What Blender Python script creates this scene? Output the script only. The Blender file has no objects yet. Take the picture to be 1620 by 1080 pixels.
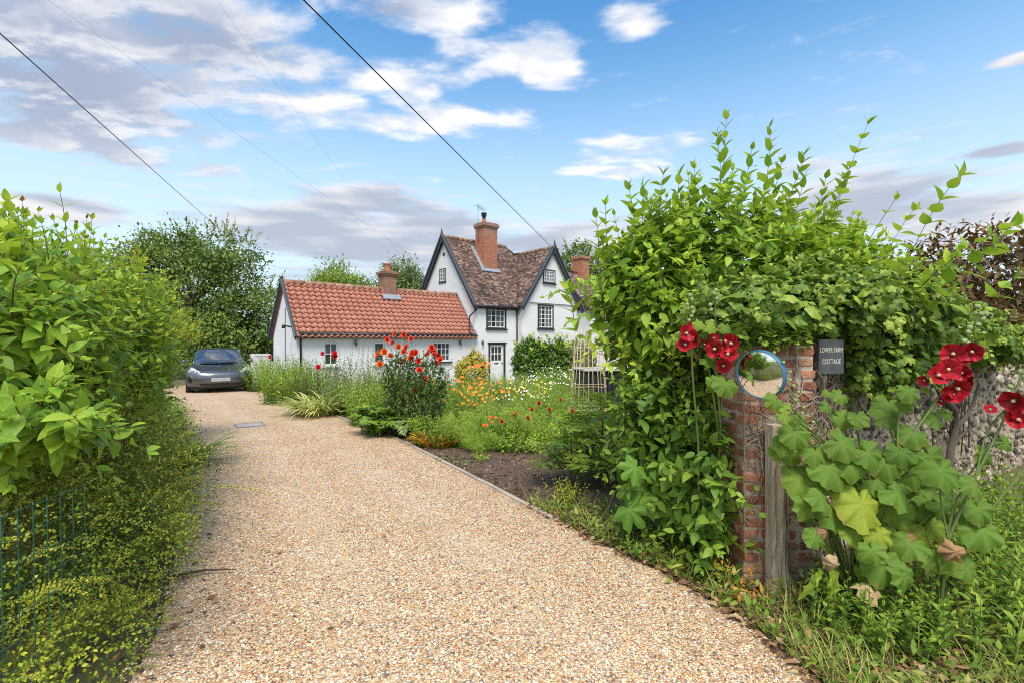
import bpy, math, random
import numpy as np
from mathutils import Vector, Matrix
R = math.radians
sc = bpy.context.scene
COL = sc.collection
rng = np.random.default_rng(7)
random.seed(7)

# ---------------------------------------------------------------- camera
H = 1.65                       # eye height above the drive
F = 765.0                      # focal length in pixels of the 1620 wide photograph
cd = bpy.data.cameras.new('camera')
cam = bpy.data.objects.new('camera', cd); COL.objects.link(cam)
cam.location = (0, 0, H); cam.rotation_euler = (R(90), 0, 0)
cd.sensor_width = 36; cd.lens = 36*F/1620
cd.clip_start = 0.05; cd.clip_end = 6000
sc.camera = cam

# ---------------------------------------------------------------- light, sky, exposure
SUN_EL, SUN_AZ = R(57), R(177)     # azimuth clockwise from +Y (north); behind and right of the camera
sd = bpy.data.lights.new('sun', 'SUN'); sun = bpy.data.objects.new('sun', sd); COL.objects.link(sun)
sd.energy = 2.1; sd.angle = R(24); sd.color = (1.0, .93, .82)
sv = Vector((math.sin(SUN_AZ)*math.cos(SUN_EL), math.cos(SUN_AZ)*math.cos(SUN_EL), math.sin(SUN_EL)))
sun.rotation_euler = sv.to_track_quat('Z', 'Y').to_euler()
sc.view_settings.view_transform = 'Standard'; sc.view_settings.look = 'None'
sc.view_settings.gamma = 1; sc.view_settings.use_curve_mapping = False
sc.view_settings.exposure = 0.93
try:
    sc.cycles.max_bounces = 8; sc.cycles.transparent_max_bounces = 6
    sc.cycles.sample_clamp_indirect = 4.0
    sc.cycles.use_denoising = False; sc.cycles.filter_width = 1.05
except Exception: pass

class NT:
    """small helper to write node trees"""
    def __init__(s, tree): s.t = tree; s.n = tree.nodes; s.l = tree.links
    def node(s, typ, **kw):
        n = s.n.new(typ)
        for k, v in kw.items(): setattr(n, k, v)
        return n
    def put(s, sock, v):
        if hasattr(v, 'is_output'): s.l.new(v, sock)
        else: sock.default_value = v
    def math(s, op, a, b=0.0, c=0.0, clamp=False):
        n = s.node('ShaderNodeMath', operation=op, use_clamp=clamp)
        s.put(n.inputs[0], a); s.put(n.inputs[1], b); s.put(n.inputs[2], c)
        return n.outputs[0]
    def vec(s, op, a, b=(0, 0, 0)):
        n = s.node('ShaderNodeVectorMath', operation=op); s.put(n.inputs[0], a); s.put(n.inputs[1], b)
        return n.outputs['Value'] if op in ('LENGTH', 'DOT_PRODUCT', 'DISTANCE') else n.outputs['Vector']
    def mix(s, f, a, b, blend='MIX'):
        n = s.node('ShaderNodeMix', data_type='RGBA', blend_type=blend)
        s.put(n.inputs[0], f); s.put(n.inputs[6], a); s.put(n.inputs[7], b)
        return n.outputs[2]
    def ramp(s, f, stops, interp='LINEAR'):
        n = s.node('ShaderNodeValToRGB'); e = n.color_ramp.elements; n.color_ramp.interpolation = interp
        while len(e) < len(stops): e.new(.5)
        for i, (p, c) in enumerate(stops):
            e[i].position = p; e[i].color = (*c, 1) if len(c) == 3 else c
        s.put(n.inputs[0], f); return n.outputs[0]
    def noise(s, vec, scale, detail=4, rough=.55, dist=0.0):
        n = s.node('ShaderNodeTexNoise'); s.put(n.inputs['Vector'], vec)
        n.inputs['Scale'].default_value = scale; n.inputs['Detail'].default_value = detail
        n.inputs['Roughness'].default_value = rough; n.inputs['Distortion'].default_value = dist
        return n.outputs[0]
    def voro(s, vec, scale, feature='F1', rnd=1.0):
        n = s.node('ShaderNodeTexVoronoi', feature=feature); s.put(n.inputs['Vector'], vec)
        n.inputs['Scale'].default_value = scale; n.inputs['Randomness'].default_value = rnd
        return n
    def smooth(s, x, a, b):
        n = s.node('ShaderNodeMapRange', interpolation_type='SMOOTHSTEP'); s.put(n.inputs[0], x)
        s.put(n.inputs[1], a); s.put(n.inputs[2], b); s.put(n.inputs[3], 0.0); s.put(n.inputs[4], 1.0)
        return n.outputs[0]
    def bump(s, h, strength=.3, dist=.01, normal=None):
        n = s.node('ShaderNodeBump'); s.put(n.inputs['Height'], h)
        n.inputs['Strength'].default_value = strength; n.inputs['Distance'].default_value = dist
        if normal is not None: s.l.new(normal, n.inputs['Normal'])
        return n.outputs[0]

world = bpy.data.worlds.new('World'); sc.world = world; world.use_nodes = True
w = NT(world.node_tree); w.n.clear()
sky = w.node('ShaderNodeTexSky', sky_type='NISHITA')
sky.sun_disc = False; sky.sun_elevation = SUN_EL; sky.sun_rotation = SUN_AZ
sky.air_density = 1.0; sky.dust_density = .8; sky.ozone_density = 2.0
d = w.node('ShaderNodeTexCoord').outputs['Generated']
sep = w.node('ShaderNodeSeparateXYZ'); w.l.new(d, sep.inputs[0])
zc = w.math('MAXIMUM', sep.outputs[2], 0.0)
den = w.math('ADD', zc, .10)
cmb = w.node('ShaderNodeCombineXYZ')
w.l.new(w.math('DIVIDE', sep.outputs[0], den), cmb.inputs[0]); w.l.new(w.math('DIVIDE', sep.outputs[1], den), cmb.inputs[1])
q = cmb.outputs[0]
def pdir(px, py):
    v = Vector(((px-810)/F, 1, (540-py)/F)); return v, v.normalized()
def cloudmask(px, py, rx, ry):
    v, c = pdir(px, py); k = 1/(F*v.length)
    df = w.vec('MULTIPLY', w.vec('SUBTRACT', d, tuple(c)), (1/(rx*k), 1/(rx*k), 1/(ry*k)))
    return w.math('SUBTRACT', 1.0, w.smooth(w.vec('LENGTH', df), .15, 1.25))
def mmax(lst):
    o = lst[0]
    for x in lst[1:]: o = w.math('MAXIMUM', o, x)
    return o
puffs = [cloudmask(*a) for a in ((120, 60, 330, 130), (90, 170, 300, 75), (430, 120, 150, 100), (330, 40, 220, 80), (640, 8, 190, 46), (500, 160, 150, 50),
                                 (850, 95, 120, 50), (740, 110, 130, 45), (700, 190, 170, 36), (1010, 28, 75, 42), (640, 140, 90, 50),
                                 (1000, 232, 120, 34), (980, 272, 120, 16), (150, 232, 180, 26), (330, 265, 70, 18))]
low = [cloudmask(*a) for a in ((620, 375, 380, 80), (420, 345, 120, 30), (1330, 320, 190, 85), (560, 325, 150, 40), (960, 395, 240, 60), (1500, 340, 150, 70), (1590, 238, 70, 14), (1610, 95, 50, 12), (90, 330, 140, 30))]
behind = w.math('SUBTRACT', 1.0, w.smooth(sep.outputs[1], -.35, .30))   # unseen cloud added over and behind the viewer for a less blue fill
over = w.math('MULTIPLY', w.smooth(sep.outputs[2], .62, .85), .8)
grey = mmax([cloudmask(*a) for a in ((60, 110, 360, 190), (300, 60, 220, 70), (620, 390, 420, 90), (1350, 340, 210, 70), (600, 8, 90, 22), (1590, 238, 80, 20))])
n1 = w.noise(w.vec('MULTIPLY', q, (.8, 1.25, 1)), 4.3, 9, .56, .2)
n1b = w.noise(w.vec('MULTIPLY', w.vec('ADD', q, (.03, .07, 0)), (.8, 1.25, 1)), 4.3, 6, .56, .2)
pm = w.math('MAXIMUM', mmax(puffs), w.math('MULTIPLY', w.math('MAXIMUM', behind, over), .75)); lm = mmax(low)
pm = w.math('ADD', pm, w.math('MULTIPLY', cloudmask(60, 110, 330, 200), .35))
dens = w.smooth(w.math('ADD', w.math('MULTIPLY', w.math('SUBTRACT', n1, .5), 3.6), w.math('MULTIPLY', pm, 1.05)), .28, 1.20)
# low bands near the horizon, stretched sideways
qs = w.vec('MULTIPLY', d, (3.4, 3.4, 19.0))
n2 = w.noise(qs, 1.9, 8, .58, .12)
dens2 = w.smooth(w.math('ADD', w.math('MULTIPLY', n2, 1.4), w.math('MULTIPLY', lm, .62)), .80, 1.25)
relief = w.smooth(w.math('SUBTRACT', n1, n1b), -.09, .10)
gr = w.math('MULTIPLY', grey, w.smooth(w.math('ADD', n1, w.math('MULTIPLY', relief, -.28)), .02, .44), clamp=True)
white = (.56, .555, .56, 1); shade = (.215, .25, .33, 1)
ccol = w.mix(gr, w.mix(relief, (.42, .45, .50, 1), white), shade)
gr2 = w.smooth(w.math('ADD', w.noise(qs, 2.0, 5, .5), w.math('MULTIPLY', grey, .25)), .40, .78)
ccol2 = w.mix(gr2, (.52, .50, .505, 1), (.26, .29, .35, 1))
SKYB = .15
hsv = w.node('ShaderNodeHueSaturation'); hsv.inputs['Saturation'].default_value = 1.25; w.l.new(sky.outputs[0], hsv.inputs['Color'])
skyc = w.mix(1.0, hsv.outputs[0], (SKYB*.80, SKYB*.98, SKYB*.92, 1), 'MULTIPLY')
pale = w.math('MULTIPLY', w.math('SUBTRACT', 1.0, w.smooth(sep.outputs[2], .08, .60)), .92)
skyc = w.mix(pale, skyc, (.42, .51, .565, 1))
skyc = w.mix(w.math('MULTIPLY', dens2, .92), skyc, ccol2)
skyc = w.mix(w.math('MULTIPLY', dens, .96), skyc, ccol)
bg = w.node('ShaderNodeBackground'); w.l.new(skyc, bg.inputs[0]); bg.inputs[1].default_value = 1.0
wo = w.node('ShaderNodeOutputWorld'); w.l.new(bg.outputs[0], wo.inputs[0])

# ---------------------------------------------------------------- helpers: objects and tags
def tag(o, label=None, cat=None, group=None, kind=None):
    if label: o['label'] = label
    if cat: o['category'] = cat
    if group: o['group'] = group
    if kind: o['kind'] = kind
    return o
def empty(name, loc=(0, 0, 0), rz=0.0, label=None, cat=None, group=None):
    o = bpy.data.objects.new(name, None); o.empty_display_size = .2
    COL.objects.link(o); o.location = loc; o.rotation_euler = (0, 0, rz)
    return tag(o, label, cat, group)
def link(name, me, m=None, parent=None):
    o = bpy.data.objects.new(name, me); COL.objects.link(o)
    if m is not None and not me.materials: me.materials.append(m)
    if parent is not None: o.parent = parent
    return o
def share(o, parent, loc=(0, 0, 0), rot=(0, 0, 0), scale=1.0):
    c = o.copy(); COL.objects.link(c); c.parent = parent; c.location = loc; c.rotation_euler = rot
    c.scale = (scale,)*3 if not hasattr(scale, '__len__') else scale
    return c
def unit(v):
    v = np.asarray(v, float); n = np.linalg.norm(v, axis=-1, keepdims=True); n[n < 1e-9] = 1
    return v/n

class MB:
    """hard surface mesh builder; tint is a per vertex number the material may read"""
    def __init__(s): s.v = []; s.f = []; s.t = []; s.sm = []
    def add(s, vs, fs, t=.5, smooth=False):
        b = len(s.v); s.v += [tuple(map(float, p)) for p in vs]; s.t += [t]*len(vs)
        s.f += [tuple(b+i for i in f) for f in fs]; s.sm += [smooth]*len(fs); return s
    def box(s, x0, x1, y0, y1, z0, z1, t=.5):
        if x0 > x1: x0, x1 = x1, x0
        if y0 > y1: y0, y1 = y1, y0
        vs = [(x, y, z) for z in (z0, z1) for y in (y0, y1) for x in (x0, x1)]
        return s.add(vs, [(0, 2, 3, 1), (4, 5, 7, 6), (0, 1, 5, 4), (2, 6, 7, 3), (0, 4, 6, 2), (1, 3, 7, 5)], t)
    def bar(s, p, q, wd, ht, up=(0, 0, 1), t=.5):
        """rectangular bar from p to q"""
        p, q = Vector(p), Vector(q); d = (q-p).normalized(); u = Vector(up)
        x = d.cross(u); x = x.normalized() if x.length > 1e-5 else Vector((1, 0, 0)); u = x.cross(d)
        vs = [o + x*a*wd/2 + u*b*ht/2 for o in (p, q) for a, b in ((-1, -1), (1, -1), (1, 1), (-1, 1))]
        return s.add(vs, [(0, 1, 2, 3), (7, 6, 5, 4), (0, 4, 5, 1), (1, 5, 6, 2), (2, 6, 7, 3), (3, 7, 4, 0)], t)
    def tube(s, pts, r, n=8, t=.5, caps=True):
        pts = [Vector(p) for p in pts]; m = len(pts)
        rs = r if hasattr(r, '__len__') else [r]*m
        vs = []; prev = None
        for i, p in enumerate(pts):
            d = (pts[min(i+1, m-1)]-pts[max(i-1, 0)]).normalized()
            a = prev if prev is not None else (Vector((0, 0, 1)) if abs(d.z) < .9 else Vector((1, 0, 0)))
            x = d.cross(a).normalized(); y = x.cross(d).normalized(); prev = y
            for k in range(n):
                c = 2*math.pi*k/n; vs.append(p + (x*math.cos(c)+y*math.sin(c))*rs[i])
        fs = [(i*n+k, i*n+(k+1) % n, (i+1)*n+(k+1) % n, (i+1)*n+k) for i in range(m-1) for k in range(n)]
        if caps: fs += [tuple(range(n-1, -1, -1)), tuple((m-1)*n+k for k in range(n))]
        return s.add(vs, fs, t, True)
    def lathe(s, prof, n=16, c=(0, 0, 0), t=.5, smooth=True):
        vs = [(c[0]+r*math.cos(2*math.pi*k/n), c[1]+r*math.sin(2*math.pi*k/n), c[2]+z) for r, z in prof for k in range(n)]
        m = len(prof)
        fs = [(i*n+k, i*n+(k+1) % n, (i+1)*n+(k+1) % n, (i+1)*n+k) for i in range(m-1) for k in range(n)]
        return s.add(vs, fs, t, smooth)
    def prism(s, poly, ext, t=.5):
        """poly: 3d points in a plane, ext: extrusion vector"""
        n = len(poly); e = Vector(ext); P = [Vector(p) for p in poly]
        fs = [tuple(range(n-1, -1, -1)), tuple(range(n, 2*n))] + [(i, (i+1) % n, n+(i+1) % n, n+i) for i in range(n)]
        return s.add(P+[p+e for p in P], fs, t)
    def grid(s, f, nu, nv, t=.5, smooth=True):
        vs = [f(i/(nu-1), j/(nv-1)) for i in range(nu) for j in range(nv)]
        fs = [(i*nv+j, (i+1)*nv+j, (i+1)*nv+j+1, i*nv+j+1) for i in range(nu-1) for j in range(nv-1)]
        return s.add(vs, fs, t, smooth)
    def build(s, name, m=None, parent=None, recalc=True):
        me = bpy.data.meshes.new(name); me.from_pydata(s.v, [], s.f)
        me.polygons.foreach_set('use_smooth', s.sm)
        a = me.attributes.new('tint', 'FLOAT', 'POINT'); a.data.foreach_set('value', s.t)
        if recalc:
            import bmesh
            bm = bmesh.new(); bm.from_mesh(me); bmesh.ops.recalc_face_normals(bm, faces=bm.faces); bm.to_mesh(me); bm.free()
        me.update()
        return link(name, me, m, parent)

# ---------------------------------------------------------------- helpers: foliage
class Tpl:
    def __init__(s, v, f, uv):
        s.v = np.array(v, float); s.uv = np.array(uv, float)
        s.lo = np.array([i for q_ in f for i in q_], int); s.sz = np.array([len(q_) for q_ in f], int)
def leaf_tpl(width, rows, fold=.25, droop=.18, wave=0.0):
    """pointed or rounded leaf of unit length along +Y; rows = (t, half width factor)"""
    v = [(0, 0, 0)]; uv = [(.5, 0)]; f = []
    for i, (t, h) in enumerate(rows):
        hw = width*h/2; z = -droop*t*t; o = wave*(-1)**i
        v += [(-hw, t, z+fold*hw+o*hw), (0, t, z), (hw, t, z+fold*hw-o*hw)]; uv += [(.5-h/2, t), (.5, t), (.5+h/2, t)]
    v.append((0, 1, -droop)); uv.append((.5, 1)); n = len(v)-1
    f += [(0, 2, 1), (0, 3, 2)]
    for i in range(len(rows)-1):
        b = 1+3*i; f += [(b, b+1, b+4, b+3), (b+1, b+2, b+5, b+4)]
    b = 1+3*(len(rows)-1); f += [(b, b+1, n), (b+1, b+2, n)]
    return Tpl(v, f, uv)
def polar_tpl(rad, n, droop=.15, cup=.0, ruffle=.0, base=0.0, rings=(.5, 1.0)):
    """lobed leaf: rad(angle) outline round the stalk point, angle 0 = tip (+Y)"""
    v = [(0, base, 0)]; uv = [(.5, .5)]; f = []
    for ri in rings:
        for k in range(n):
            a = -math.pi + 2*math.pi*(k+.5)/n; r = rad(a)*ri
            x, y = r*math.sin(a), r*math.cos(a)
            v.append((x, y+base, -droop*ri*ri + cup*ri*ri + ruffle*ri*math.sin(a*7+1))); uv.append((.5+x*.5, .5+y*.5))
    for k in range(n): f.append((0, 1+(k+1) % n, 1+k))
    for j in range(len(rings)-1):
        o = 1+j*n; p = o+n
        for k in range(n): f.append((o+k, o+(k+1) % n, p+(k+1) % n, p+k))
    return Tpl(v, f, uv)
def blade_tpl(width, nrow=4, bend=.5):
    v = []; uv = []; f = []
    for i in range(nrow):
        t = i/nrow; a = bend*t; hw = width/2*(1-t*t*.7)
        y = math.sin(a*1.0)/max(bend, 1e-3) if bend else t
        z = 0; v += [(-hw, t*(1-.18*bend*t*t), -.5*bend*t*t), (hw, t*(1-.18*bend*t*t), -.5*bend*t*t)]; uv += [(0, t), (1, t)]
    v.append((0, 1-.18*bend, -.5*bend)); uv.append((.5, 1))
    for i in range(nrow-1): b = 2*i; f.append((b, b+1, b+3, b+2))
    f.append((2*nrow-2, 2*nrow-1, 2*nrow))
    return Tpl(v, f, uv)
class FB:
    """numpy foliage builder: scatters leaf templates, thin stems"""
    def __init__(s): s.V = []; s.L = []; s.S = []; s.T = []; s.U = []; s.n = 0
    def scatter(s, tpl, P, D, N, S, T):
        P = np.atleast_2d(np.asarray(P, float)); n = len(P)
        if n == 0: return s
        D = unit(np.broadcast_to(np.asarray(D, float), P.shape)); N = np.broadcast_to(np.asarray(N, float), P.shape)
        X = unit(np.cross(D, N)+1e-9); N = np.cross(X, D)
        S = np.broadcast_to(np.asarray(S, float), (n,)); T = np.broadcast_to(np.asarray(T, float), (n,))
        v = tpl.v
        W = P[:, None] + S[:, None, None]*(v[None, :, 0, None]*X[:, None]+v[None, :, 1, None]*D[:, None]+v[None, :, 2, None]*N[:, None])
        k = len(v); off = (np.arange(n)*k)[:, None] + s.n
        s.V.append(W.reshape(-1, 3)); s.L.append((tpl.lo[None]+off).ravel()); s.S.append(np.tile(tpl.sz, n))
        s.T.append(np.repeat(T, k)); s.U.append(np.tile(tpl.uv[tpl.lo], (n, 1))); s.n += n*k
        return s
    def tubes(s, PTS, r0, r1, nn=4, T=.5):
        """PTS (n,K,3): n stems of K points each"""
        PTS = np.asarray(PTS, float)
        if PTS.ndim == 2: PTS = PTS[None]
        n, K, _ = PTS.shape
        if n == 0: return s
        tg = unit(np.gradient(PTS, axis=1)); ref = np.where(np.abs(tg[..., 2:3]) < .9, [0, 0, 1.], [1., 0, 0])
        X = unit(np.cross(tg, ref)); Y = np.cross(X, tg)
        r0 = np.broadcast_to(np.asarray(r0, float), (n,)); r1 = np.broadcast_to(np.asarray(r1, float), (n,))
        rr = r0[:, None]+(r1-r0)[:, None]*np.linspace(0, 1, K)[None]
        an = 2*np.pi*np.arange(nn)/nn
        W = PTS[:, :, None]+rr[:, :, None, None]*(np.cos(an)[None, None, :, None]*X[:, :, None]+np.sin(an)[None, None, :, None]*Y[:, :, None])
        i, k = np.meshgrid(np.arange(K-1), np.arange(nn), indexing='ij')
        q_ = np.stack([i*nn+k, i*nn+(k+1) % nn, (i+1)*nn+(k+1) % nn, (i+1)*nn+k], -1).reshape(-1)
        off = (np.arange(n)*K*nn)[:, None]+s.n
        s.V.append(W.reshape(-1, 3)); lo = (q_[None]+off).ravel(); s.L.append(lo); s.S.append(np.full(len(lo)//4, 4))
        T = np.broadcast_to(np.asarray(T, float), (n,)); s.T.append(np.repeat(T, K*nn)); s.U.append(np.full((len(lo), 2), .25)); s.n += n*K*nn
        return s
    def build(s, name, m, parent=None, smooth=True):
        me = bpy.data.meshes.new(name)
        if s.n == 0: return link(name, me, m, parent)
        V = np.concatenate(s.V); L = np.concatenate(s.L); S = np.concatenate(s.S); T = np.concatenate(s.T); U = np.concatenate(s.U)
        me.vertices.add(len(V)); me.vertices.foreach_set('co', V.astype(np.float32).ravel())
        me.loops.add(len(L)); me.loops.foreach_set('vertex_index', L.astype(np.int32))
        me.polygons.add(len(S)); me.polygons.foreach_set('loop_start', np.concatenate([[0], np.cumsum(S)[:-1]]).astype(np.int32))
        me.polygons.foreach_set('use_smooth', np.full(len(S), smooth))
        a = me.attributes.new('tint', 'FLOAT', 'POINT'); a.data.foreach_set('value', np.clip(T, 0, 1).astype(np.float32))
        u = me.uv_layers.new(name='UVMap'); u.data.foreach_set('uv', U.astype(np.float32).ravel())
        me.update(calc_edges=True)
        return link(name, me, m, parent)
def rv(n): return unit(rng.normal(size=(n, 3)))
def perp(t):
    ref = np.where(np.abs(t[..., 2:3]) < .9, [0, 0, 1.], [1., 0, 0]); return unit(np.cross(t, ref))
def shoots(fl, fs, S, Dv, L, K, tpl, size, sag=.12, ang=55, mode='opp', tint=(.25, .7), tip=.25, r=.003, t0=.12, up=.6, tipsize=.45, jit=.25, wob=.06):
    """n leafy shoots: start S, direction Dv, length L, K leaf nodes each"""
    S = np.atleast_2d(np.asarray(S, float)); n = len(S)
    if n == 0: return
    Dv = unit(np.broadcast_to(np.asarray(Dv, float), S.shape)); L = np.broadcast_to(np.asarray(L, float), (n,))
    side = perp(Dv); ph = rng.uniform(0, 6.28, n)
    t = np.linspace(0, 1, K+1)
    wobv = np.cross(Dv, side)*np.sin(ph)[:, None]+side*np.cos(ph)[:, None]
    P = S[:, None]+Dv[:, None]*(L[:, None]*t[None])[..., None]
    P[..., 2] -= (sag*L[:, None]*t[None]**2)
    P += wobv[:, None]*(wob*L[:, None]*np.sin(t[None]*3.2+ph[:, None]))[..., None] - wobv[:, None]*(wob*L*np.sin(ph))[:, None, None]
    if fs is not None: fs.tubes(P, r, r*.4, 4, rng.uniform(.2, .8, n))
    m0 = max(0, int(round(t0*K)))
    tg = unit(np.gradient(P, axis=1))[:, m0:]; PP = P[:, m0:]; k = PP.shape[1]
    a = perp(tg); b = np.cross(tg, a)
    idx = np.arange(k); tt = t[m0:]
    base = rng.uniform(0, 6.28, n)[:, None]+idx[None]*(math.pi/2 if mode == 'opp' else 2.4)
    if mode == 'flat': base = rng.uniform(0, 6.28, n)[:, None]*0+idx[None]*0.0
    sides = (0, math.pi) if mode in ('opp', 'flat') else (0,)
    for o in sides:
        th = base+o+rng.normal(0, .25, (n, k))
        pr = a*np.cos(th)[..., None]+b*np.sin(th)[..., None]
        A = R(ang)+rng.normal(0, jit, (n, k))
        A = A*(1-.45*tt[None]**3)
        D = tg*np.cos(A)[..., None]+pr*np.sin(A)[..., None]
        N = tg*np.sin(A)[..., None]-pr*np.cos(A)[..., None]
        N = unit(N*(1-up)+np.array([0, 0, up])+rng.normal(0, .16, N.shape))
        sz = size*(1-(1-tipsize)*np.clip((tt-.45)/.55, 0, 1)**1.5)[None]*rng.uniform(.75, 1.2, (n, k))
        T = rng.uniform(tint[0], tint[1], (n, 1))+rng.normal(0, .09, (n, k))+tip*(tt**2)[None]
        fl.scatter(tpl, PP.reshape(-1, 3), D.reshape(-1, 3), N.reshape(-1, 3), sz.ravel(), T.ravel())
    # terminal leaf
    D = unit(tg[:, -1]+rng.normal(0, .15, (n, 3)))
    fl.scatter(tpl, PP[:, -1], D, unit(np.cross(D, a[:, -1])+.3), size*tipsize*1.1, rng.uniform(tint[0], tint[1], n)+tip)
def ell_pts(ells, n, shell=(.8, 1.0), inside=.8, zmin=.05):
    """points in the outer shell of a union of ellipsoids (c, r) and their outward normals"""
    vol = np.array([e[1][0]*e[1][1]+e[1][1]*e[1][2]+e[1][0]*e[1][2] for e in ells]); vol = vol/vol.sum()
    P, N = [], []
    for i, (c, r) in enumerate(ells):
        c = np.array(c, float); r = np.array(r, float); k = int(n*vol[i])+1
        u = rv(k); s = rng.uniform(shell[0], shell[1], k)[:, None]
        p = c+u*r*s; nn = unit(u/r); ok = p[:, 2] > zmin
        for j, (c2, r2) in enumerate(ells):
            if j != i: ok &= (np.linalg.norm((p-np.array(c2))/np.array(r2), axis=1) > inside)
        P.append(p[ok]); N.append(nn[ok])
    return np.concatenate(P), np.concatenate(N)
def fill(fl, tpl, P, N, size, tint=(.2, .6), out=.5, down=.35, up=.5, jit=.6):
    """loose leaves: hang outward and down, faces to the light"""
    n = len(P); D = unit(N*out+rv(n)*jit+np.array([0, 0, -down])); NN = unit(N*.6+np.array([0, 0, up])+rv(n)*.35)
    fl.scatter(tpl, P, D, NN, size*rng.uniform(.65, 1.25, n), rng.uniform(tint[0], tint[1], n))

# ---------------------------------------------------------------- materials
def newmat(name):
    m = bpy.data.materials.new(name); m.use_nodes = True
    t = NT(m.node_tree); b = t.n['Principled BSDF']; return m, t, b
def objco(t): return t.node('ShaderNodeTexCoord').outputs['Object']
def plain(name, c, rough=.6, metal=0.0, var=.12, scale=6.0, bump=0.0, spec=.5, bscale=60.0):
    m, t, b = newmat(name); co = objco(t)
    n = t.noise(co, scale, 5, .6)
    c2 = tuple(max(0, x*(1-var*1.6)) for x in c); c1 = tuple(min(1, x*(1+var)) for x in c)
    t.put(b.inputs['Base Color'], t.ramp(n, ((.3, c2), (.7, c1))))
    b.inputs['Roughness'].default_value = rough; b.inputs['Metallic'].default_value = metal
    b.inputs['Specular IOR Level'].default_value = spec
    if bump: t.put(b.inputs['Normal'], t.bump(t.noise(co, bscale, 4, .6), bump, .01))
    return m
def leafmat(name, c0, c1, c2, rough=.46, trans=.30, vein='mid', spots=0.0, spec=.28, hs=None):
    c0, c1, c2 = [(c[0]*1.17+.008, c[1]*1.11+.009, c[2]*.95) for c in (c0, c1, c2)]
    m, t, b = newmat(name)
    at = t.node('ShaderNodeAttribute', attribute_name='tint').outputs['Fac']
    col = t.ramp(at, ((.05, c0), (.5, c1), (.95, c2)))
    if vein:
        uv = t.node('ShaderNodeUVMap').outputs[0]; sp = t.node('ShaderNodeSeparateXYZ'); t.l.new(uv, sp.inputs[0])
        u = t.math('SUBTRACT', sp.outputs[0], .5); v = sp.outputs[1]
        if vein == 'mid':
            au = t.math('ABSOLUTE', u)
            mid = t.math('SUBTRACT', 1.0, t.smooth(au, .0, .06))
            sv_ = t.math('SINE', t.math('MULTIPLY', t.math('SUBTRACT', v, t.math('MULTIPLY', au, .55)), 42.0))
            k = t.math('MAXIMUM', mid, t.math('MULTIPLY', t.smooth(sv_, .72, 1.0), .45))
        else:
            an = t.math('ARCTAN2', u, t.math('SUBTRACT', v, .5))
            rad = t.math('LENGTH', 0) if False else t.math('SQRT', t.math('ADD', t.math('POWER', u, 2.0), t.math('POWER', t.math('SUBTRACT', v, .5), 2.0)))
            rays = t.math('ABSOLUTE', t.math('SINE', t.math('MULTIPLY', an, 3.5)))
            rays = t.math('ABSOLUTE', t.math('SINE', t.math('MULTIPLY', an, 3.5)))
            k1 = t.math('SUBTRACT', 1.0, t.smooth(t.math('MULTIPLY', rays, rad), .006, .030))
            k2 = t.smooth(t.math('SINE', t.math('ADD', t.math('MULTIPLY', rad, 95.0), t.math('MULTIPLY', rays, 9.0))), .6, 1.0)
            k = t.math('MAXIMUM', k1, t.math('MULTIPLY', k2, .35))
        col = t.mix(t.math('MULTIPLY', k, .42), col, t.mix(.5, col, (min(1, c2[0]*1.4), min(1, c2[1]*1.25), c2[2]*1.5, 1)))
        hgt = k
    if spots:
        sm_ = t.smooth(t.noise(objco(t), 16, 5, .7), .60, .68)
        if vein == 'palm': sm_ = t.math('MAXIMUM', sm_, t.math('MULTIPLY', t.smooth(t.noise(objco(t), 5.5, 5, .7), .50, .62), t.smooth(rad, .33, .47)))
        col = t.mix(t.math('MULTIPLY', sm_, spots), col, (.30, .19, .07, 1))
    co_ = objco(t); mot = t.noise(co_, 34 if vein else 9, 4, .65)
    col = t.mix(t.math('MULTIPLY', t.smooth(mot, .36, .70), .38), col, t.mix(1.0, col, (1.55, 1.22, .85, 1), 'MULTIPLY'))
    t.put(b.inputs['Base Color'], col); b.inputs['Roughness'].default_value = rough; b.inputs['Specular IOR Level'].default_value = spec
    if vein: t.put(b.inputs['Normal'], t.bump(hgt, .25, .004))
    tr = t.node('ShaderNodeBsdfTranslucent'); t.put(tr.inputs['Color'], t.mix(.5, col, (min(1, c2[0]*1.2), min(1, c2[1]*1.2), c2[2], 1)))
    mx = t.node('ShaderNodeMixShader'); mx.inputs[0].default_value = trans
    t.l.new(b.outputs[0], mx.inputs[1]); t.l.new(tr.outputs[0], mx.inputs[2])
    t.l.new(mx.outputs[0], t.n['Material Output'].inputs[0])
    return m
def tintmat(name, stops, rough=.7, bump=.0, bscale=40, dirt=0.0, dirtcol=(.1, .08, .06), spec=.3, nvar=.25):
    m, t, b = newmat(name); co = objco(t)
    at = t.node('ShaderNodeAttribute', attribute_name='tint').outputs['Fac']
    col = t.ramp(at, stops)
    n = t.noise(co, bscale*.4, 5, .65)
    col = t.mix(t.math('MULTIPLY', t.smooth(n, .35, .75), nvar), col, t.mix(1.0, col, (.45, .42, .40, 1), 'MULTIPLY'))
    if dirt: col = t.mix(t.math('MULTIPLY', t.smooth(t.noise(co, 2.3, 6, .7), .48, .66), dirt), col, (*dirtcol, 1))
    t.put(b.inputs['Base Color'], col); b.inputs['Roughness'].default_value = rough; b.inputs['Specular IOR Level'].default_value = spec
    if bump: t.put(b.inputs['Normal'], t.bump(t.noise(co, bscale, 5, .65), bump, .01))
    return m

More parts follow.
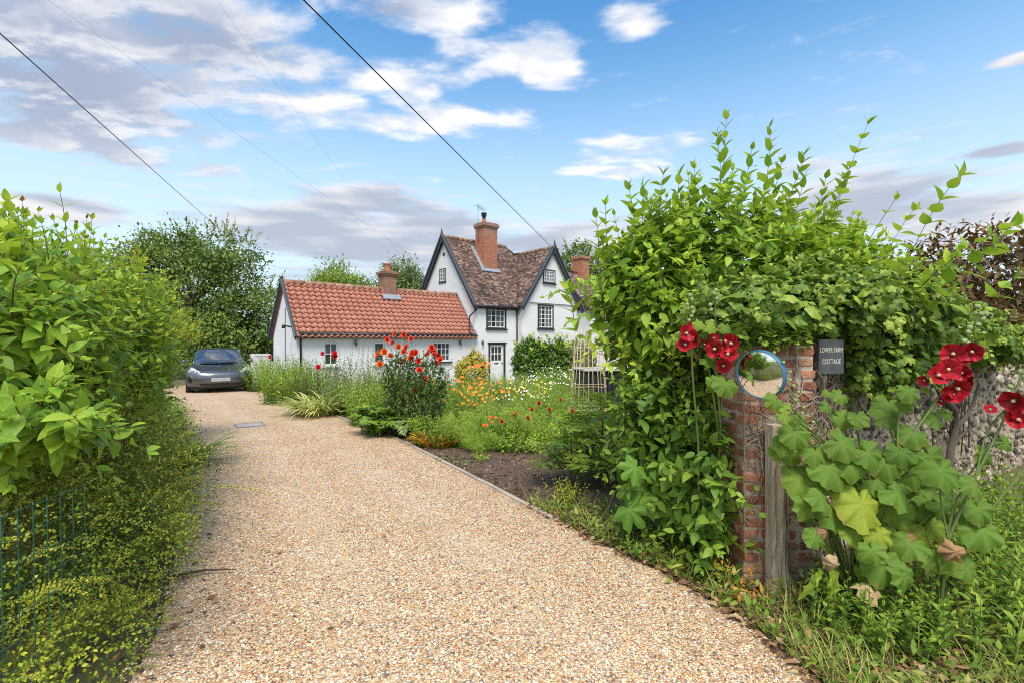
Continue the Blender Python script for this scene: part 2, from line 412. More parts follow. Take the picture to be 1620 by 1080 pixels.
# ---------------------------------------------------------------- layout
PU = Vector((.751, .660, 0)).normalized(); PV = Vector((-PU.y, PU.x, 0)); P0 = Vector((-1.74, 22.9, 0)); ZH = -.46   # house frame
def sstep(a, b, x):
    t = np.clip((np.asarray(x, float)-a)/(b-a), 0, 1); return t*t*(3-2*t)
def gz(x, y):
    """ground height: level drive, the garden falls gently to the house"""
    x = np.asarray(x, float); y = np.asarray(y, float)
    bb = -((x-P0.x)*PV.x+(y-P0.y)*PV.y); aa = (x-P0.x)*PU.x+(y-P0.y)*PU.y
    return ZH*(1-sstep(2, 10, bb))*sstep(-10.2, -5.5, aa)
def gp(px, py):
    """point of the level ground seen at a place of the photograph"""
    Y = F*H/(py-540.0); return np.array([(px-810)/F*Y, Y])
def gpt(px, py):
    x, y = gp(px, py); return np.array([x, y, float(gz(x, y))])
def zat(py, Y): return H+(540-py)/F*Y
def xat(px, Y): return (px-810)/F*Y
# ================================================================ ground, drive, bed, kerb
def axis(lo, mid0, mid1, hi, step):
    a = np.arange(mid0, mid1+1e-6, step); k = np.array([1.5, 4, 9, 18, 40, 90, 200, 500, 1200, 2600])
    return np.concatenate([(mid0-k)[::-1], a, mid1+k])
xs = axis(0, -22, 22, 0, .5); ys = axis(0, -8, 44, 0, .5)
gx, gy = np.meshgrid(xs, ys, indexing='ij')
Vg = np.stack([gx, gy, gz(gx, gy)], -1).reshape(-1, 3); ny = len(ys)
mb = MB(); mb.v = [tuple(p) for p in Vg]; mb.t = [.5]*len(Vg)
mb.f = [(i*ny+j, (i+1)*ny+j, (i+1)*ny+j+1, i*ny+j+1) for i in range(len(xs)-1) for j in range(ny-1)]; mb.sm = [True]*len(mb.f)
m, t, b = newmat('ground_mat'); co = objco(t)
n = t.noise(co, 1.3, 6, .65); n2 = t.noise(co, 38, 5, .7)
col = t.mix(t.smooth(n, .4, .62), (.10, .075, .045, 1), (.09, .12, .03, 1))
t.put(b.inputs['Base Color'], t.mix(t.math('MULTIPLY', n2, .7), col, (.20, .16, .09, 1))); b.inputs['Roughness'].default_value = .95
t.put(b.inputs['Normal'], t.bump(n2, .8, .03))
tag(mb.build('ground', m, recalc=False), kind='structure')

EDGE = [(2.6, -.6), (1.75, 1.2), (1.50, 2.1), (1.40, 2.75), (1.12, 3.35), (.55, 4.2), (-.25, 5.49), (-1.75, 7.89), (-3.05, 9.6), (-4.5, 11.5), (-6.2, 13.7), (-7.5, 15.3), (-8.05, 17.0), (-8.3, 18.6)]
LEFT = [(-2.6, -.6), (-1.9, 1.2), (-1.75, 2.1), (-2.0, 2.75), (-2.45, 3.5), (-2.9, 4.2), (-3.7, 5.6), (-5.3, 7.9), (-6.6, 9.8), (-8.1, 11.8), (-9.7, 13.6), (-11.3, 15.3), (-12.2, 17.0), (-12.4, 18.6)]
def resample(P, n):
    P = np.array(P, float); s = np.concatenate([[0], np.cumsum(np.linalg.norm(np.diff(P, axis=0), axis=1))]); u = np.linspace(0, s[-1], n)
    return np.stack([np.interp(u, s, P[:, i]) for i in range(P.shape[1])], 1)
EE = resample(EDGE, 70); LE = resample(LEFT, 70)
def sheet(A, B, nv, dz, name, m, kind='structure'):
    mb = MB(); n = len(A)
    wob = np.cumsum(rng.normal(0, .006, n)); 
    for i in range(n):
        for j in range(nv):
            x, y = A[i]+(B[i]-A[i])*j/(nv-1); mb.v.append((x, y, float(gz(x, y))+dz)); mb.t.append(j/(nv-1))
    mb.f = [(i*nv+j, i*nv+j+1, (i+1)*nv+j+1, (i+1)*nv+j) for i in range(n-1) for j in range(nv-1)]; mb.sm = [True]*len(mb.f)
    return tag(mb.build(name, m, recalc=False), kind=kind)
# gravel: every voronoi cell is a stone with its own colour
m, t, b = newmat('gravel_mat'); co = objco(t)
wv = t.vec('ADD', co, t.vec('MULTIPLY', t.node('ShaderNodeTexNoise').outputs['Color'], (0, 0, 0)))
STONES = ((0, (.17, .12, .09)), (.09, (.43, .245, .115)), (.20, (.74, .465, .235)), (.38, (.82, .585, .355)), (.56, (.88, .70, .49)), (.70, (.64, .35, .155)), (.81, (.88, .78, .64)), (.93, (.32, .275, .255)))
def stonelayer(scale):
    v = t.voro(co, scale); s3 = t.node('ShaderNodeSeparateColor'); t.l.new(v.outputs['Color'], s3.inputs[0])
    return v.outputs['Distance'], s3.outputs[0], t.ramp(s3.outputs[0], STONES, 'CONSTANT'), s3.outputs[1]
d1, r1_, c1, g1 = stonelayer(78); d2, r2_, c2, g2 = stonelayer(125)
sel = t.math('GREATER_THAN', g1, .42)
col = t.mix(sel, c2, c1)
dist = t.mix(sel, d2, d1)
gap = t.smooth(t.node('ShaderNodeRGBToBW').outputs[0] if False else dist, .38, .72)
big = t.noise(co, .9, 4, .6)
col = t.mix(t.math('MULTIPLY', gap, .50), col, (.22, .14, .075, 1))
col = t.mix(t.math('MULTIPLY', t.smooth(big, .42, .70), .42), col, t.mix(1.0, col, (.80, .70, .58, 1), 'MULTIPLY'))
acr = t.node('ShaderNodeAttribute', attribute_name='tint').outputs['Fac']
trk = t.math('MAXIMUM', t.math('SUBTRACT', 1.0, t.smooth(t.math('ABSOLUTE', t.math('SUBTRACT', acr, .34)), .02, .12)), t.math('SUBTRACT', 1.0, t.smooth(t.math('ABSOLUTE', t.math('SUBTRACT', acr, .68)), .02, .12)))
trk = t.math('MULTIPLY', trk, t.smooth(t.noise(co, 1.7, 5, .65), .36, .60))
col = t.mix(t.math('MULTIPLY', trk, .38), col, t.mix(.5, col, (.80, .68, .52, 1)))
edg = t.math('MAXIMUM', t.math('SUBTRACT', 1.0, t.smooth(acr, .0, .09)), t.smooth(acr, .93, 1.0))
col = t.mix(t.math('MULTIPLY', t.math('MULTIPLY', edg, t.smooth(t.noise(co, 3.5, 6, .7), .40, .62)), .55), col, (.30, .21, .13, 1))
t.put(b.inputs['Base Color'], col); b.inputs['Roughness'].default_value = .75
hh = t.math('ADD', t.math('SUBTRACT', 1.0, dist), t.math('MULTIPLY', r1_, .5))
t.put(b.inputs['Normal'], t.bump(hh, .75, .012))
GRAVEL = m
sheet(LE, EE, 26, .012, 'driveway', GRAVEL)
# lane behind the camera
mb = MB(); mb.v = [(-60, -9.5, .006), (60, -9.5, .006), (60, -3.6, .006), (-60, -3.6, .006)]; mb.t = [.5]*4; mb.f = [(0, 1, 2, 3)]; mb.sm = [False]
tag(mb.build('road', plain('asphalt', (.055, .054, .052), .9, 0, .2, 30, .5), recalc=False), kind='structure')
mb = MB(); mb.v = [(-3.4, -3.7, .009), (3.6, -3.7, .009), (2.7, -.55, .009), (-2.7, -.55, .009)]; mb.t = [.5]*4; mb.f = [(0, 1, 2, 3)]; mb.sm = [False]
tag(mb.build('gravel_apron', GRAVEL, recalc=False), kind='structure')
# soil bed right of the kerb
SOIL, t, b = newmat('soil'); co = objco(t)
n = t.noise(co, 26, 7, .7); v = t.voro(co, 42)
t.put(b.inputs['Base Color'], t.mix(t.smooth(t.noise(co, 70, 4, .7), .55, .75), t.ramp(n, ((.3, (.06, .036, .024)), (.55, (.15, .09, .06)), (.75, (.24, .16, .11)))), (.34, .25, .18, 1)))
b.inputs['Roughness'].default_value = .95
t.put(b.inputs['Normal'], t.bump(t.math('SUBTRACT', n, t.math('MULTIPLY', v.outputs['Distance'], .5)), 1.0, .03))
A = EE[18:68]; tn = unit(np.gradient(A, axis=0)); nr = np.stack([tn[:, 1], -tn[:, 0]], 1)
B = A+nr*np.interp(np.arange(50), [0, 10, 18, 49], [.5, 2.4, 5.5, 3.2])[:, None]
sheet(A+nr*.05, B, 12, .008, 'garden_bed', SOIL)
# clods on the bed (one mass)
fb = FB(); k = 5200; i = rng.integers(0, 49, k); u = rng.random(k)**1.7; f_ = rng.random(k)[:, None]
p2 = (A[i]*(1-f_)+A[i+1]*f_); q2 = (B[i]*(1-f_)+B[i+1]*f_); p2 = p2+nr[i]*.09+(q2-p2)*u[:, None]*.95
oct_ = Tpl([(1, 0, 0), (0, 1, .1), (-.9, .1, 0), (.1, -1, 0), (0, 0, .75), (.1, .1, -.5)], [(0, 1, 4), (1, 2, 4), (2, 3, 4), (3, 0, 4), (1, 0, 5), (2, 1, 5), (3, 2, 5), (0, 3, 5)], [(.5, .5)]*6)
pz = gz(p2[:, 0], p2[:, 1])+.012
fb.scatter(oct_, np.column_stack([p2, pz]), rv(k)*[1, 1, .3], np.tile([0, 0, 1.], (k, 1))+rv(k)*.4, rng.uniform(.006, .022, k)*rng.choice([1, 1, 1, 1.7], k), rng.random(k))
tag(fb.build('soil_clods', tintmat('clod', ((0, (.05, .032, .022)), (.5, (.13, .08, .055)), (1, (.30, .21, .15))), .95), smooth=False), 'crumbly brown clods of earth on the garden bed', 'soil', kind='stuff')
# kerb: one long edging strip
A = EE[17:66]; tn = unit(np.gradient(A, axis=0)); nr = np.stack([tn[:, 1], -tn[:, 0]], 1); mb = MB()
for i in range(len(A)):
    z = float(gz(*A[i])); o = rng.normal(0, .004)
    for s_, zz in ((-.024, -.05), (-.024, .030), (.024, .032), (.024, -.05)): p = A[i]+nr[i]*(s_+o); mb.v.append((p[0], p[1], z+zz+rng.normal(0, .002))); mb.t.append(rng.uniform(.3, .7))
mb.f = [(4*i+j, 4*i+(j+1) % 4, 4*i+4+(j+1) % 4, 4*i+4+j) for i in range(len(A)-1) for j in range(4)]; mb.sm = [False]*len(mb.f)
tag(mb.build('kerb', tintmat('kerb_mat', ((0, (.40, .32, .27)), (1, (.56, .48, .41))), .9, .5, 60, .4)), kind='structure')
# loose stones near the eye (one mass)
fb = FB(); k = 34000; Yr = 1.9+7.5*rng.random(k)**1.9; j = np.interp(Yr, LE[:, 1], LE[:, 0]); e = np.interp(Yr, EE[:, 1], EE[:, 0]); Xr = j+(e-j)*rng.uniform(-.02, 1.0, k)
sz = rng.uniform(.0035, .0085, k)*rng.choice([1, 1, 1, 1.35], k)
fb.scatter(oct_, np.column_stack([Xr, Yr, .012+sz*.25]), rv(k)*[1, 1, .25], np.array([0, 0, 1.])+rv(k)*.45, sz, rng.random(k))
PEB = tintmat('pebble', tuple((a, c) for a, c in STONES[:-1])+((1, (.34, .31, .28)),), .6, 0, 60, nvar=.1)
PEB.node_tree.nodes['Color Ramp'].color_ramp.interpolation = 'CONSTANT'
tag(fb.build('loose_gravel', PEB, smooth=False), 'pale and tan pea shingle loose on the drive', 'gravel', kind='stuff')
# drain cover
dcx = gpt(395, 673); D_ = empty('drain_cover', (dcx[0], dcx[1], .012), R(35), 'grey square drain cover set in the gravel before the car', 'drain cover')
mb = MB(); mb.box(-.22, .22, -.22, .22, 0, .010); mb.build('cover_plate', plain('slate_plate', (.40, .36, .34), .7, 0, .2, 12, .3), D_)
mb = MB()
for a0, a1, b0, b1 in ((-.25, .25, -.25, -.222), (-.25, .25, .222, .25), (-.25, -.222, -.221, .221), (.222, .25, -.221, .221)): mb.box(a0, a1, b0, b1, 0, .016)
mb.build('cover_frame', plain('frame_iron', (.30, .26, .24), .6, .3), D_)

# ================================================================ the white house
HX = empty('farm_cottage', (P0.x, P0.y, ZH), math.atan2(PU.y, PU.x), 'white rendered cottage with steep brown gables and a low red pantiled range', 'house')
RENDER, t, b = newmat('white_render'); co = objco(t)
n = t.noise(co, 1.1, 6, .65); n3 = t.noise(co, 9, 5, .7)
sp = t.node('ShaderNodeSeparateXYZ'); t.l.new(co, sp.inputs[0])
col = t.mix(t.math('MULTIPLY', t.smooth(n, .45, .75), .35), (.79, .785, .78, 1), (.70, .695, .69, 1))
strk = t.noise(t.vec('MULTIPLY', co, (6, 6, .5)), 3.0, 4, .6)
col = t.mix(t.math('MULTIPLY', t.smooth(strk, .58, .75), .10), col, (.50, .50, .49, 1))
t.put(b.inputs['Base Color'], col); b.inputs['Roughness'].default_value = .85; b.inputs['Specular IOR Level'].default_value = .2
t.put(b.inputs['Normal'], t.bump(t.math('ADD', n, t.math('MULTIPLY', n3, .25)), .5, .05))
BLACK = plain('black_timber', (.022, .023, .027), .5, 0, .25, 5)
BARGE = plain('dark_bargeboard', (.045, .05, .062), .5, 0, .3, 4, .2)
WHITEP = plain('white_paint', (.80, .80, .79), .45, 0, .04)
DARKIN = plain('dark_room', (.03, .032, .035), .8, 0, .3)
CURT = plain('pale_curtain', (.66, .66, .64), .9, 0, .25, 9)
LEAD = plain('lead_flashing', (.33, .36, .40), .5, .2, .15, 8)
GLASS, t, b = newmat('window_glass'); b.inputs['Base Color'].default_value = (.05, .06, .07, 1); b.inputs['Roughness'].default_value = .06
tr = t.node('ShaderNodeBsdfTransparent'); tr.inputs[0].default_value = (.8, .85, .86, 1); mx = t.node('ShaderNodeMixShader'); mx.inputs[0].default_value = .62
t.l.new(b.outputs[0], mx.inputs[1]); t.l.new(tr.outputs[0], mx.inputs[2]); t.l.new(mx.outputs[0], t.n['Material Output'].inputs[0])

LEN_C, WID_C, EV_C, RG_C = 8.08, 2.95, 2.50, 4.39      # low range
WID_M, EV_M, RG_M = 5.2, 4.02, 7.47                     # main block
WA0, WA1, WPK, RG_W, EV_W, WB = 2.75, 6.95, 4.84, 7.08, 4.10, -.30   # front gable wing
def wallrect(mb, b, a0, a1, z0, z1, holes, depth=.12):
    """front wall in the plane b (outside towards -b) with real openings"""
    A_ = sorted({a0, a1, *[h[0] for h in holes], *[h[1] for h in holes]}); Z_ = sorted({z0, z1, *[h[2] for h in holes], *[h[3] for h in holes]})
    for i in range(len(A_)-1):
        for j in range(len(Z_)-1):
            ca, cz = (A_[i]+A_[i+1])/2, (Z_[j]+Z_[j+1])/2
            if any(h[0] < ca < h[1] and h[2] < cz < h[3] for h in holes): continue
            mb.add([(A_[i], b, Z_[j]), (A_[i+1], b, Z_[j]), (A_[i+1], b, Z_[j+1]), (A_[i], b, Z_[j+1])], [(0, 1, 2, 3)])
    for h in holes:
        x0, x1, y0, y1 = h; c = [(x0, y0), (x1, y0), (x1, y1), (x0, y1)]
        for k in range(4):
            p, q_ = c[k], c[(k+1) % 4]
            mb.add([(p[0], b, p[1]), (p[0], b+depth, p[1]), (q_[0], b+depth, q_[1]), (q_[0], b, q_[1])], [(0, 1, 2, 3)])
# openings (a0, a1, z0, z1)
W_UP = (.73, 1.855, 2.79, 3.90); DOOR = (.886, 1.77, .0, 1.97); W_WING = (3.90, 4.94, 2.84, 3.98)
W_C1 = (-7.10, -6.56, 1.20, 2.08); W_C2 = (-5.10, -4.60, 1.20, 2.10); W_C3 = (-2.32, -1.38, 1.22, 2.09)
mb = MB()
wallrect(mb, 0, 0, WA0, -.6, EV_M, [W_UP, DOOR])
mb.add([(0, 0, -.6), (0, WID_M, -.6), (0, WID_M, EV_M), (0, WID_M/2, RG_M-.06), (0, 0, EV_M)], [(0, 1, 2, 3, 4)])
mb.add([(0, WID_M, -.6), (WA1, WID_M, -.6), (WA1, WID_M, EV_M), (0, WID_M, EV_M)], [(0, 1, 2, 3)])
mb.build('wall', RENDER, HX, recalc=False)
mb = MB()
wallrect(mb, WB, WA0, WA1, -.6, EV_W, [W_WING])
hw = (WA1-WA0)/2
for a_ in (WA0, WA1): mb.add([(a_, WB, -.6), (a_, WID_M, -.6), (a_, WID_M, EV_W-.05), (a_, WB, EV_W-.05)], [(0, 1, 2, 3)])
mb.build('wing_wall', RENDER, HX, recalc=False)
mb = MB(); mb.prism([(WA0-.02, WB-.07, EV_W+.01), (WA1+.02, WB-.07, EV_W+.01), (WPK, WB-.07, RG_W-.05)], (0, .2, 0)); mb.build('gable_wall', RENDER, HX)
mb = MB()
wallrect(mb, .03, -LEN_C, -.002, -.6, EV_C, [W_C1, W_C2, W_C3])
mb.add([(-LEN_C, .03, -.6), (-LEN_C, WID_C, -.6), (-LEN_C, WID_C, EV_C), (-LEN_C, WID_C/2, RG_C-.05), (-LEN_C, .03, EV_C)], [(0, 1, 2, 3, 4)])
mb.add([(-LEN_C, WID_C, -.6), (-.002, WID_C, -.6), (-.002, WID_C, EV_C), (-LEN_C, WID_C, EV_C)], [(0, 1, 2, 3)])
mb.build('low_range_wall', RENDER, HX, recalc=False)

def window(h, b, cols, rows, frame=None, sill=BLACK, fw=.05, glassback='dark', mull=(), depth=.12, bw=.035, blind=False, openp=False, proud=None):
    """casement in an opening; frame = dark surround on the wall face"""
    a0, a1, z0, z1 = h; wn = None
    mbf = MB(); face = b if proud is None else b-proud
    if frame:
        e = .07
        for x0, x1, y0, y1 in ((a0-e, a0, z0-e, z1+e), (a1, a1+e, z0-e, z1+e), (a0, a1, z1, z1+e), (a0, a1, z0-e, z0)): mbf.box(x0, x1, face-.03, face+.02, y0, y1)
    else:
        for x0, x1, y0, y1 in ((a0, a0+.03, z0, z1), (a1-.03, a1, z0, z1), (a0+.03, a1-.03, z1-.03, z1), (a0+.03, a1-.03, z0, z0+.03)): mbf.box(x0, x1, b+.035, b+.10, y0, y1)
    wn = mbf.build('window', frame or WHITEP, HX)
    o = 0 if frame else .03; a0 += o; a1 -= o; z0 += o; z1 -= o
    y = face+.03 if proud is None else face-.022
    mbc = MB(); e = fw
    for x0, x1, y0, y1 in ((a0, a0+e, z0, z1), (a1-e, a1, z0, z1), (a0+e, a1-e, z1-e, z1), (a0+e, a1-e, z0, z0+e)): mbc.box(x0, x1, y, y+.05, y0, y1)
    for i in range(1, cols):
        x = a0+(a1-a0)*i/cols; wdt = bw*(1.7 if i in mull else 1); mbc.box(x-wdt/2, x+wdt/2, y+.004, y+.046, z0+e, z1-e)
    for j in range(1, rows):
        zz = z0+(z1-z0)*j/rows; mbc.box(a0+e, a1-e, y+.007, y+.043, zz-bw/2, zz+bw/2)
    mbc.build('casement', WHITEP, wn)
    mbg = MB(); mbg.add([(a0+e, y+.026, z0+e), (a1-e, y+.026, z0+e), (a1-e, y+.026, z1-e), (a0+e, y+.026, z1-e)], [(0, 1, 2, 3)]); mbg.build('pane', GLASS, wn, recalc=False)
    if proud is None:
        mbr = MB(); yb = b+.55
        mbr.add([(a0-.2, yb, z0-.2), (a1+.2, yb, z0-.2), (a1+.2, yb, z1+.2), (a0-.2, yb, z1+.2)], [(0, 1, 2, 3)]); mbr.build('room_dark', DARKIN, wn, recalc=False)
        mbk = MB(); yc = b+.17; wd = a1-a0
        if blind:
            for j in range(7): zz = z1-.06-j*.105; mbk.box(a0, a1, yc, yc+.01, zz-.055, zz)
        else:
            for x0, x1 in (((a0, a0+wd*.34), (a1-wd*.34, a1)) if glassback == 'curt' else ((a0, a1),)):
                zlow = z0 if glassback == 'curt' else z0+(z1-z0)*.5
                def fcur(u, v_, x0=x0, x1=x1, zlow=zlow): return (x0+(x1-x0)*u, yc+.025*math.sin(u*22), zlow+(z1-zlow)*v_)
                mbk.grid(fcur, 24, 3)
        mbk.build('blind' if blind else 'curtain', CURT, wn, recalc=False)
    if sill:
        ms = MB(); e2 = .12 if frame else .06; zt = h[2]-(.07 if frame else 0); ms.box(h[0]-e2, h[1]+e2, face-.09, face-.002, zt-.055, zt); ms.build('sill', sill, wn)
    return wn
window(W_UP, 0, 4, 4, BLACK, fw=.05, glassback='curt', mull=(2,), bw=.03)
window(W_WING, WB, 4, 5, BLACK, fw=.05, glassback='curt', mull=(2,), bw=.028)
window(W_C1, .03, 2, 2, None, sill=WHITEP, fw=.035, glassback='half')
window(W_C2, .03, 1, 2, None, sill=WHITEP, fw=.05, blind=True)
window(W_C3, .03, 4, 3, None, sill=BLACK, fw=.045, glassback='curt', bw=.03)
window((4.22, 5.0, 5.25, 5.83), WB-.07, 4, 3, BLACK, fw=.04, proud=.005, mull=(2,), bw=.025)
# gable end windows sit in the plane a = 0, facing -a
def endwin(b0, b1, z0, z1):
    wn = MB()
    for x0, x1, y0, y1 in ((b0-.05, b0, z0-.05, z1+.05), (b1, b1+.05, z0-.05, z1+.05), (b0, b1, z1, z1+.05), (b0-.10, b1+.10, z0-.09, z0)): wn.box(-.04, .01, x0, x1, y0, y1)
    o = wn.build('window', BLACK, HX); c = MB(); e = .04
    for x0, x1, y0, y1 in ((b0, b0+e, z0, z1), (b1-e, b1, z0, z1), (b0+e, b1-e, z1-e, z1), (b0+e, b1-e, z0, z0+e)): c.box(-.032, -.006, x0, x1, y0, y1)
    c.box(-.03, -.008, (b0+b1)/2-.014, (b0+b1)/2+.014, z0+e, z1-e)
    for j in (1, 2): zz = z0+(z1-z0)*j/3; c.box(-.029, -.009, b0+e, b1-e, zz-.012, zz+.012)
    c.build('casement', WHITEP, o); g = MB(); g.add([(-.012, b0+e, z0+e), (-.012, b1-e, z0+e), (-.012, b1-e, z1-e), (-.012, b0+e, z1-e)], [(0, 1, 2, 3)]); g.build('pane', GLASS, o, recalc=False)
endwin(2.56, 3.02, 5.20, 5.80)
mb = MB(); mb.box(-.03, .01, 2.60, 2.75, 6.50, 6.66); mb.build('vent', BLACK, HX)
# front door
a0, a1, z0, z1 = DOOR
mb = MB()
for x0, x1, y0, y1 in ((a0-.09, a0, 0, z1+.09), (a1, a1+.09, 0, z1+.09), (a0, a1, z1, z1+.09)): mb.box(x0, x1, -.03, .10, y0, y1)
mb.box(a0-.16, a1+.16, -.06, -.031, z1+.05, z1+.10)
mb.build('door_frame', BLACK, HX)
mb = MB(); x0, x1 = a0+.012, a1-.012; gz0, gz1 = z0+1.18, z1-.12
mb.box(x0, x1, .05, .09, .02, gz0); mb.box(x0, x1, .05, .09, gz1, z1-.01); mb.box(x0, x0+.12, .05, .09, gz0, gz1); mb.box(x1-.12, x1, .05, .09, gz0, gz1)
for i in (1, 2): xx = x0+.12+(x1-x0-.24)*i/3; mb.box(xx-.02, xx+.02, .053, .087, gz0, gz1)
mb.box(x0+.12, x1-.12, .056, .084, (gz0+gz1)/2-.02, (gz0+gz1)/2+.02)
for xa, xb in ((x0+.1, x0+.38), (x1-.38, x1-.1)): mb.box(xa, xb, .038, .0495, .15, .92)
dr = mb.build('door', WHITEP, HX)
mb = MB(); mb.add([(x0+.12, .07, gz0), (x1-.12, .07, gz0), (x1-.12, .07, gz1), (x0+.12, .07, gz1)], [(0, 1, 2, 3)]); mb.build('door_pane', DARKIN, dr, recalc=False)
mb = MB(); mb.box((x0+x1)/2-.12, (x0+x1)/2+.12, .04, .0495, 1.02, 1.075); mb.build('letter_slot', BLACK, dr)
mb = MB(); mb.lathe([(0, -.03), (.03, -.02), (.03, .02), (0, .03)], 10, (x1-.07, .03, 1.05)); mb.build('handle', BLACK, dr)

# ---- main roof: envelope of planes, laid with separate plain tiles
SM = (RG_M-EV_M)/(WID_M/2); SW = (RG_W-EV_W)/hw; OV = .16
def z_front(a, b): return EV_M+SM*b
def z_back(a, b): return EV_M+SM*(WID_M-b)
def z_hip(a, b): return RG_M-1.32*(a-4.05)
def z_wl(a, b): return RG_W-SW*(WPK-a)
def z_wr(a, b): return RG_W-SW*(a-WPK)
PL = {'front': (z_front, (0, SM)), 'back': (z_back, (0, -SM)), 'hip': (z_hip, (-1.32, 0)), 'wl': (z_wl, (SW, 0)), 'wr': (z_wr, (-SW, 0))}
def topplane(a, b):
    zm = [(z_front(a, b), 'front'), (z_back(a, b), 'back'), (z_hip(a, b), 'hip')]; M_ = min(zm)
    zw = min((z_wl(a, b), 'wl'), (z_wr(a, b), 'wr'))
    inm = -.14 <= a <= WA1+OV and -OV <= b <= WID_M+OV; inw = WA0-OV <= a <= WA1+OV and WB-.2 <= b <= WID_M+OV
    c = ([M_] if inm else [])+([zw] if inw else [])
    return max(c) if c else None
TILE = tintmat('plain_tile', ((0, (.040, .030, .028)), (.20, (.085, .06, .052)), (.42, (.16, .10, .08)), (.60, (.25, .155, .12)), (.78, (.37, .26, .20)), (1, (.50, .42, .36))), .9, .4, 50, .35, (.06, .052, .045), nvar=.35)
fb = FB(); tb = Tpl([(-.5, 0, 0), (.5, 0, 0), (.5, 1, 0), (-.5, 1, 0), (-.5, 0, -1), (.5, 0, -1)], [(0, 1, 2, 3), (4, 5, 1, 0)], [(.5, .5)]*6)
gw, gg = .17, .105
for key, (fn, (sa, sb)) in PL.items():
    sl = math.hypot(sa, sb); g = np.array([sa, sb])/sl; ac = np.array([-g[1], g[0]]); upd = unit(np.array([g[0], g[1], sl])); nrm = unit(np.array([-sa, -sb, 1.0]))
    run = gg/math.hypot(1, sl)
    base = {'front': (0, -OV), 'back': (0, WID_M+OV), 'hip': (WA1+OV, 0), 'wl': (WA0-OV, 0), 'wr': (WA1+OV, 0)}[key]
    Ps = []
    for r_ in range(72):
        for c_ in range(-56, 66):
            o = np.array(base)+g*run*r_+ac*(c_+.5*(r_ % 2))*gw
            tp = topplane(*o)
            if tp is None or tp[1] != key: continue
            tp2 = topplane(*(o+g*run*.9))
            Ps.append((o[0], o[1], fn(*o)+.03))
    Ps = np.array(Ps); n = len(Ps)
    if not n: continue
    patch = .5+.5*np.sin(Ps[:, 0]*1.9+Ps[:, 2]*1.3)*np.sin(Ps[:, 1]*2.3-Ps[:, 2]*2.1)
    T = np.clip(rng.beta(1.5, 2.0, n)*.75+.22*patch, 0, 1)
    Xd = np.array([ac[0], ac[1], 0]); tpl = Tpl(tb.v*np.array([gw*.96, gg*1.35, .016])/1.0, [(0, 1, 2, 3), (4, 5, 1, 0)], [(.5, .5)]*6)
    fb.scatter(tpl, Ps+nrm*rng.uniform(-.004, .008, n)[:, None]+nrm*.012, upd+rng.normal(0, .02, (n, 3))-nrm*.09, nrm+rng.normal(0, .03, (n, 3)), 1.0, T)
roof = fb.build('roof', TILE, HX, smooth=False)
aa_, bb_ = np.linspace(-.14, WA1+OV, 96), np.linspace(WB-.2, WID_M+OV, 84); mb = MB(); ids = {}
for i, a_ in enumerate(aa_):
    for j, b_ in enumerate(bb_):
        tp = topplane(a_, b_)
        if tp: ids[i, j] = len(mb.v); mb.v.append((a_, b_, tp[0]+.012)); mb.t.append(.1)
mb.f = [tuple(ids[k] for k in ((i, j), (i+1, j), (i+1, j+1), (i, j+1))) for i in range(95) for j in range(83) if all(k in ids for k in ((i, j), (i+1, j), (i+1, j+1), (i, j+1)))]; mb.sm = [False]*len(mb.f)
mb.build('roof_underlay', TILE, HX, recalc=False)
RIDGE = tintmat('ridge_tile', ((0, (.20, .12, .085)), (1, (.42, .27, .19))), .85, .4, 30, .4, (.12, .10, .08))
mb = MB()
def ridge(p, q_, n, r=.11):
    p, q_ = Vector(p), Vector(q_)
    for i in range(n):
        s_ = p+(q_-p)*(i/n); e_ = p+(q_-p)*((i+.97)/n); mb.tube([s_, e_], r*rng.uniform(.97, 1.04), 10, rng.random())
ridge((-.12, WID_M/2, RG_M+.0), (4.05, WID_M/2, RG_M+.0), 13); mb.build('ridge_tiles', RIDGE, roof); mb = MB(); ridge((WPK, WB-.15, RG_W), (WPK, 2.2, RG_W), 8)
mb.build('ridge_tiles', RIDGE, roof)
# valley and hip leads are left to the tiles; barge boards
def barge(pts, wd, th, m_, name='bargeboard'):
    mb = MB()
    for p, q_ in pts: mb.bar(p, q_, th, wd, up=(0, 0, 1))
    return mb.build(name, m_, HX)
hb = WID_M/2
for s_, f0 in ((0, -.26), (1, WID_M+.26)):
    zf = EV_M-SM*.26
    barge([((-.15, hb, RG_M+.02), (-.15, f0, zf-.02))], .26, .05, BARGE)
    barge([((-.205, hb, RG_M+.14), (-.205, f0, zf+.10))], .07, .06, plain('barge_edge', (.10, .11, .125), .5))
for f0 in (WA0-.24, WA1+.24):
    zf = EV_W-SW*.24
    barge([((WPK, WB-.235, RG_W+.02), (f0, WB-.235, zf-.02))], .26, .05, BARGE)
    barge([((WPK, WB-.29, RG_W+.14), (f0, WB-.29, zf+.10))], .07, .06, bpy.data.materials['barge_edge'])
for p in ((-.18, hb, RG_M), (WPK, WB-.26, RG_W)):
    mb = MB(); mb.box(p[0]-.04, p[0]+.04, p[1]-.04, p[1]+.04, p[2]-.35, p[2]+.18); mb.add([(p[0]-.04, p[1]-.04, p[2]+.18), (p[0]+.04, p[1]-.04, p[2]+.18), (p[0]+.04, p[1]+.04, p[2]+.18), (p[0]-.04, p[1]+.04, p[2]+.18), (p[0], p[1], p[2]+.46)], [(0, 1, 4), (1, 2, 4), (2, 3, 4), (3, 0, 4)]); mb.build('finial', BARGE, HX)
def gutter(p, q_, r=.055):
    mb = MB(); P_, Q_ = Vector(p), Vector(q_); mb.bar(P_+Vector((0, .075, -.02)), Q_+Vector((0, .075, -.02)), .03, .16); mb.tube([P_, Q_], r, 8); return mb.build('gutter', BLACK, HX)
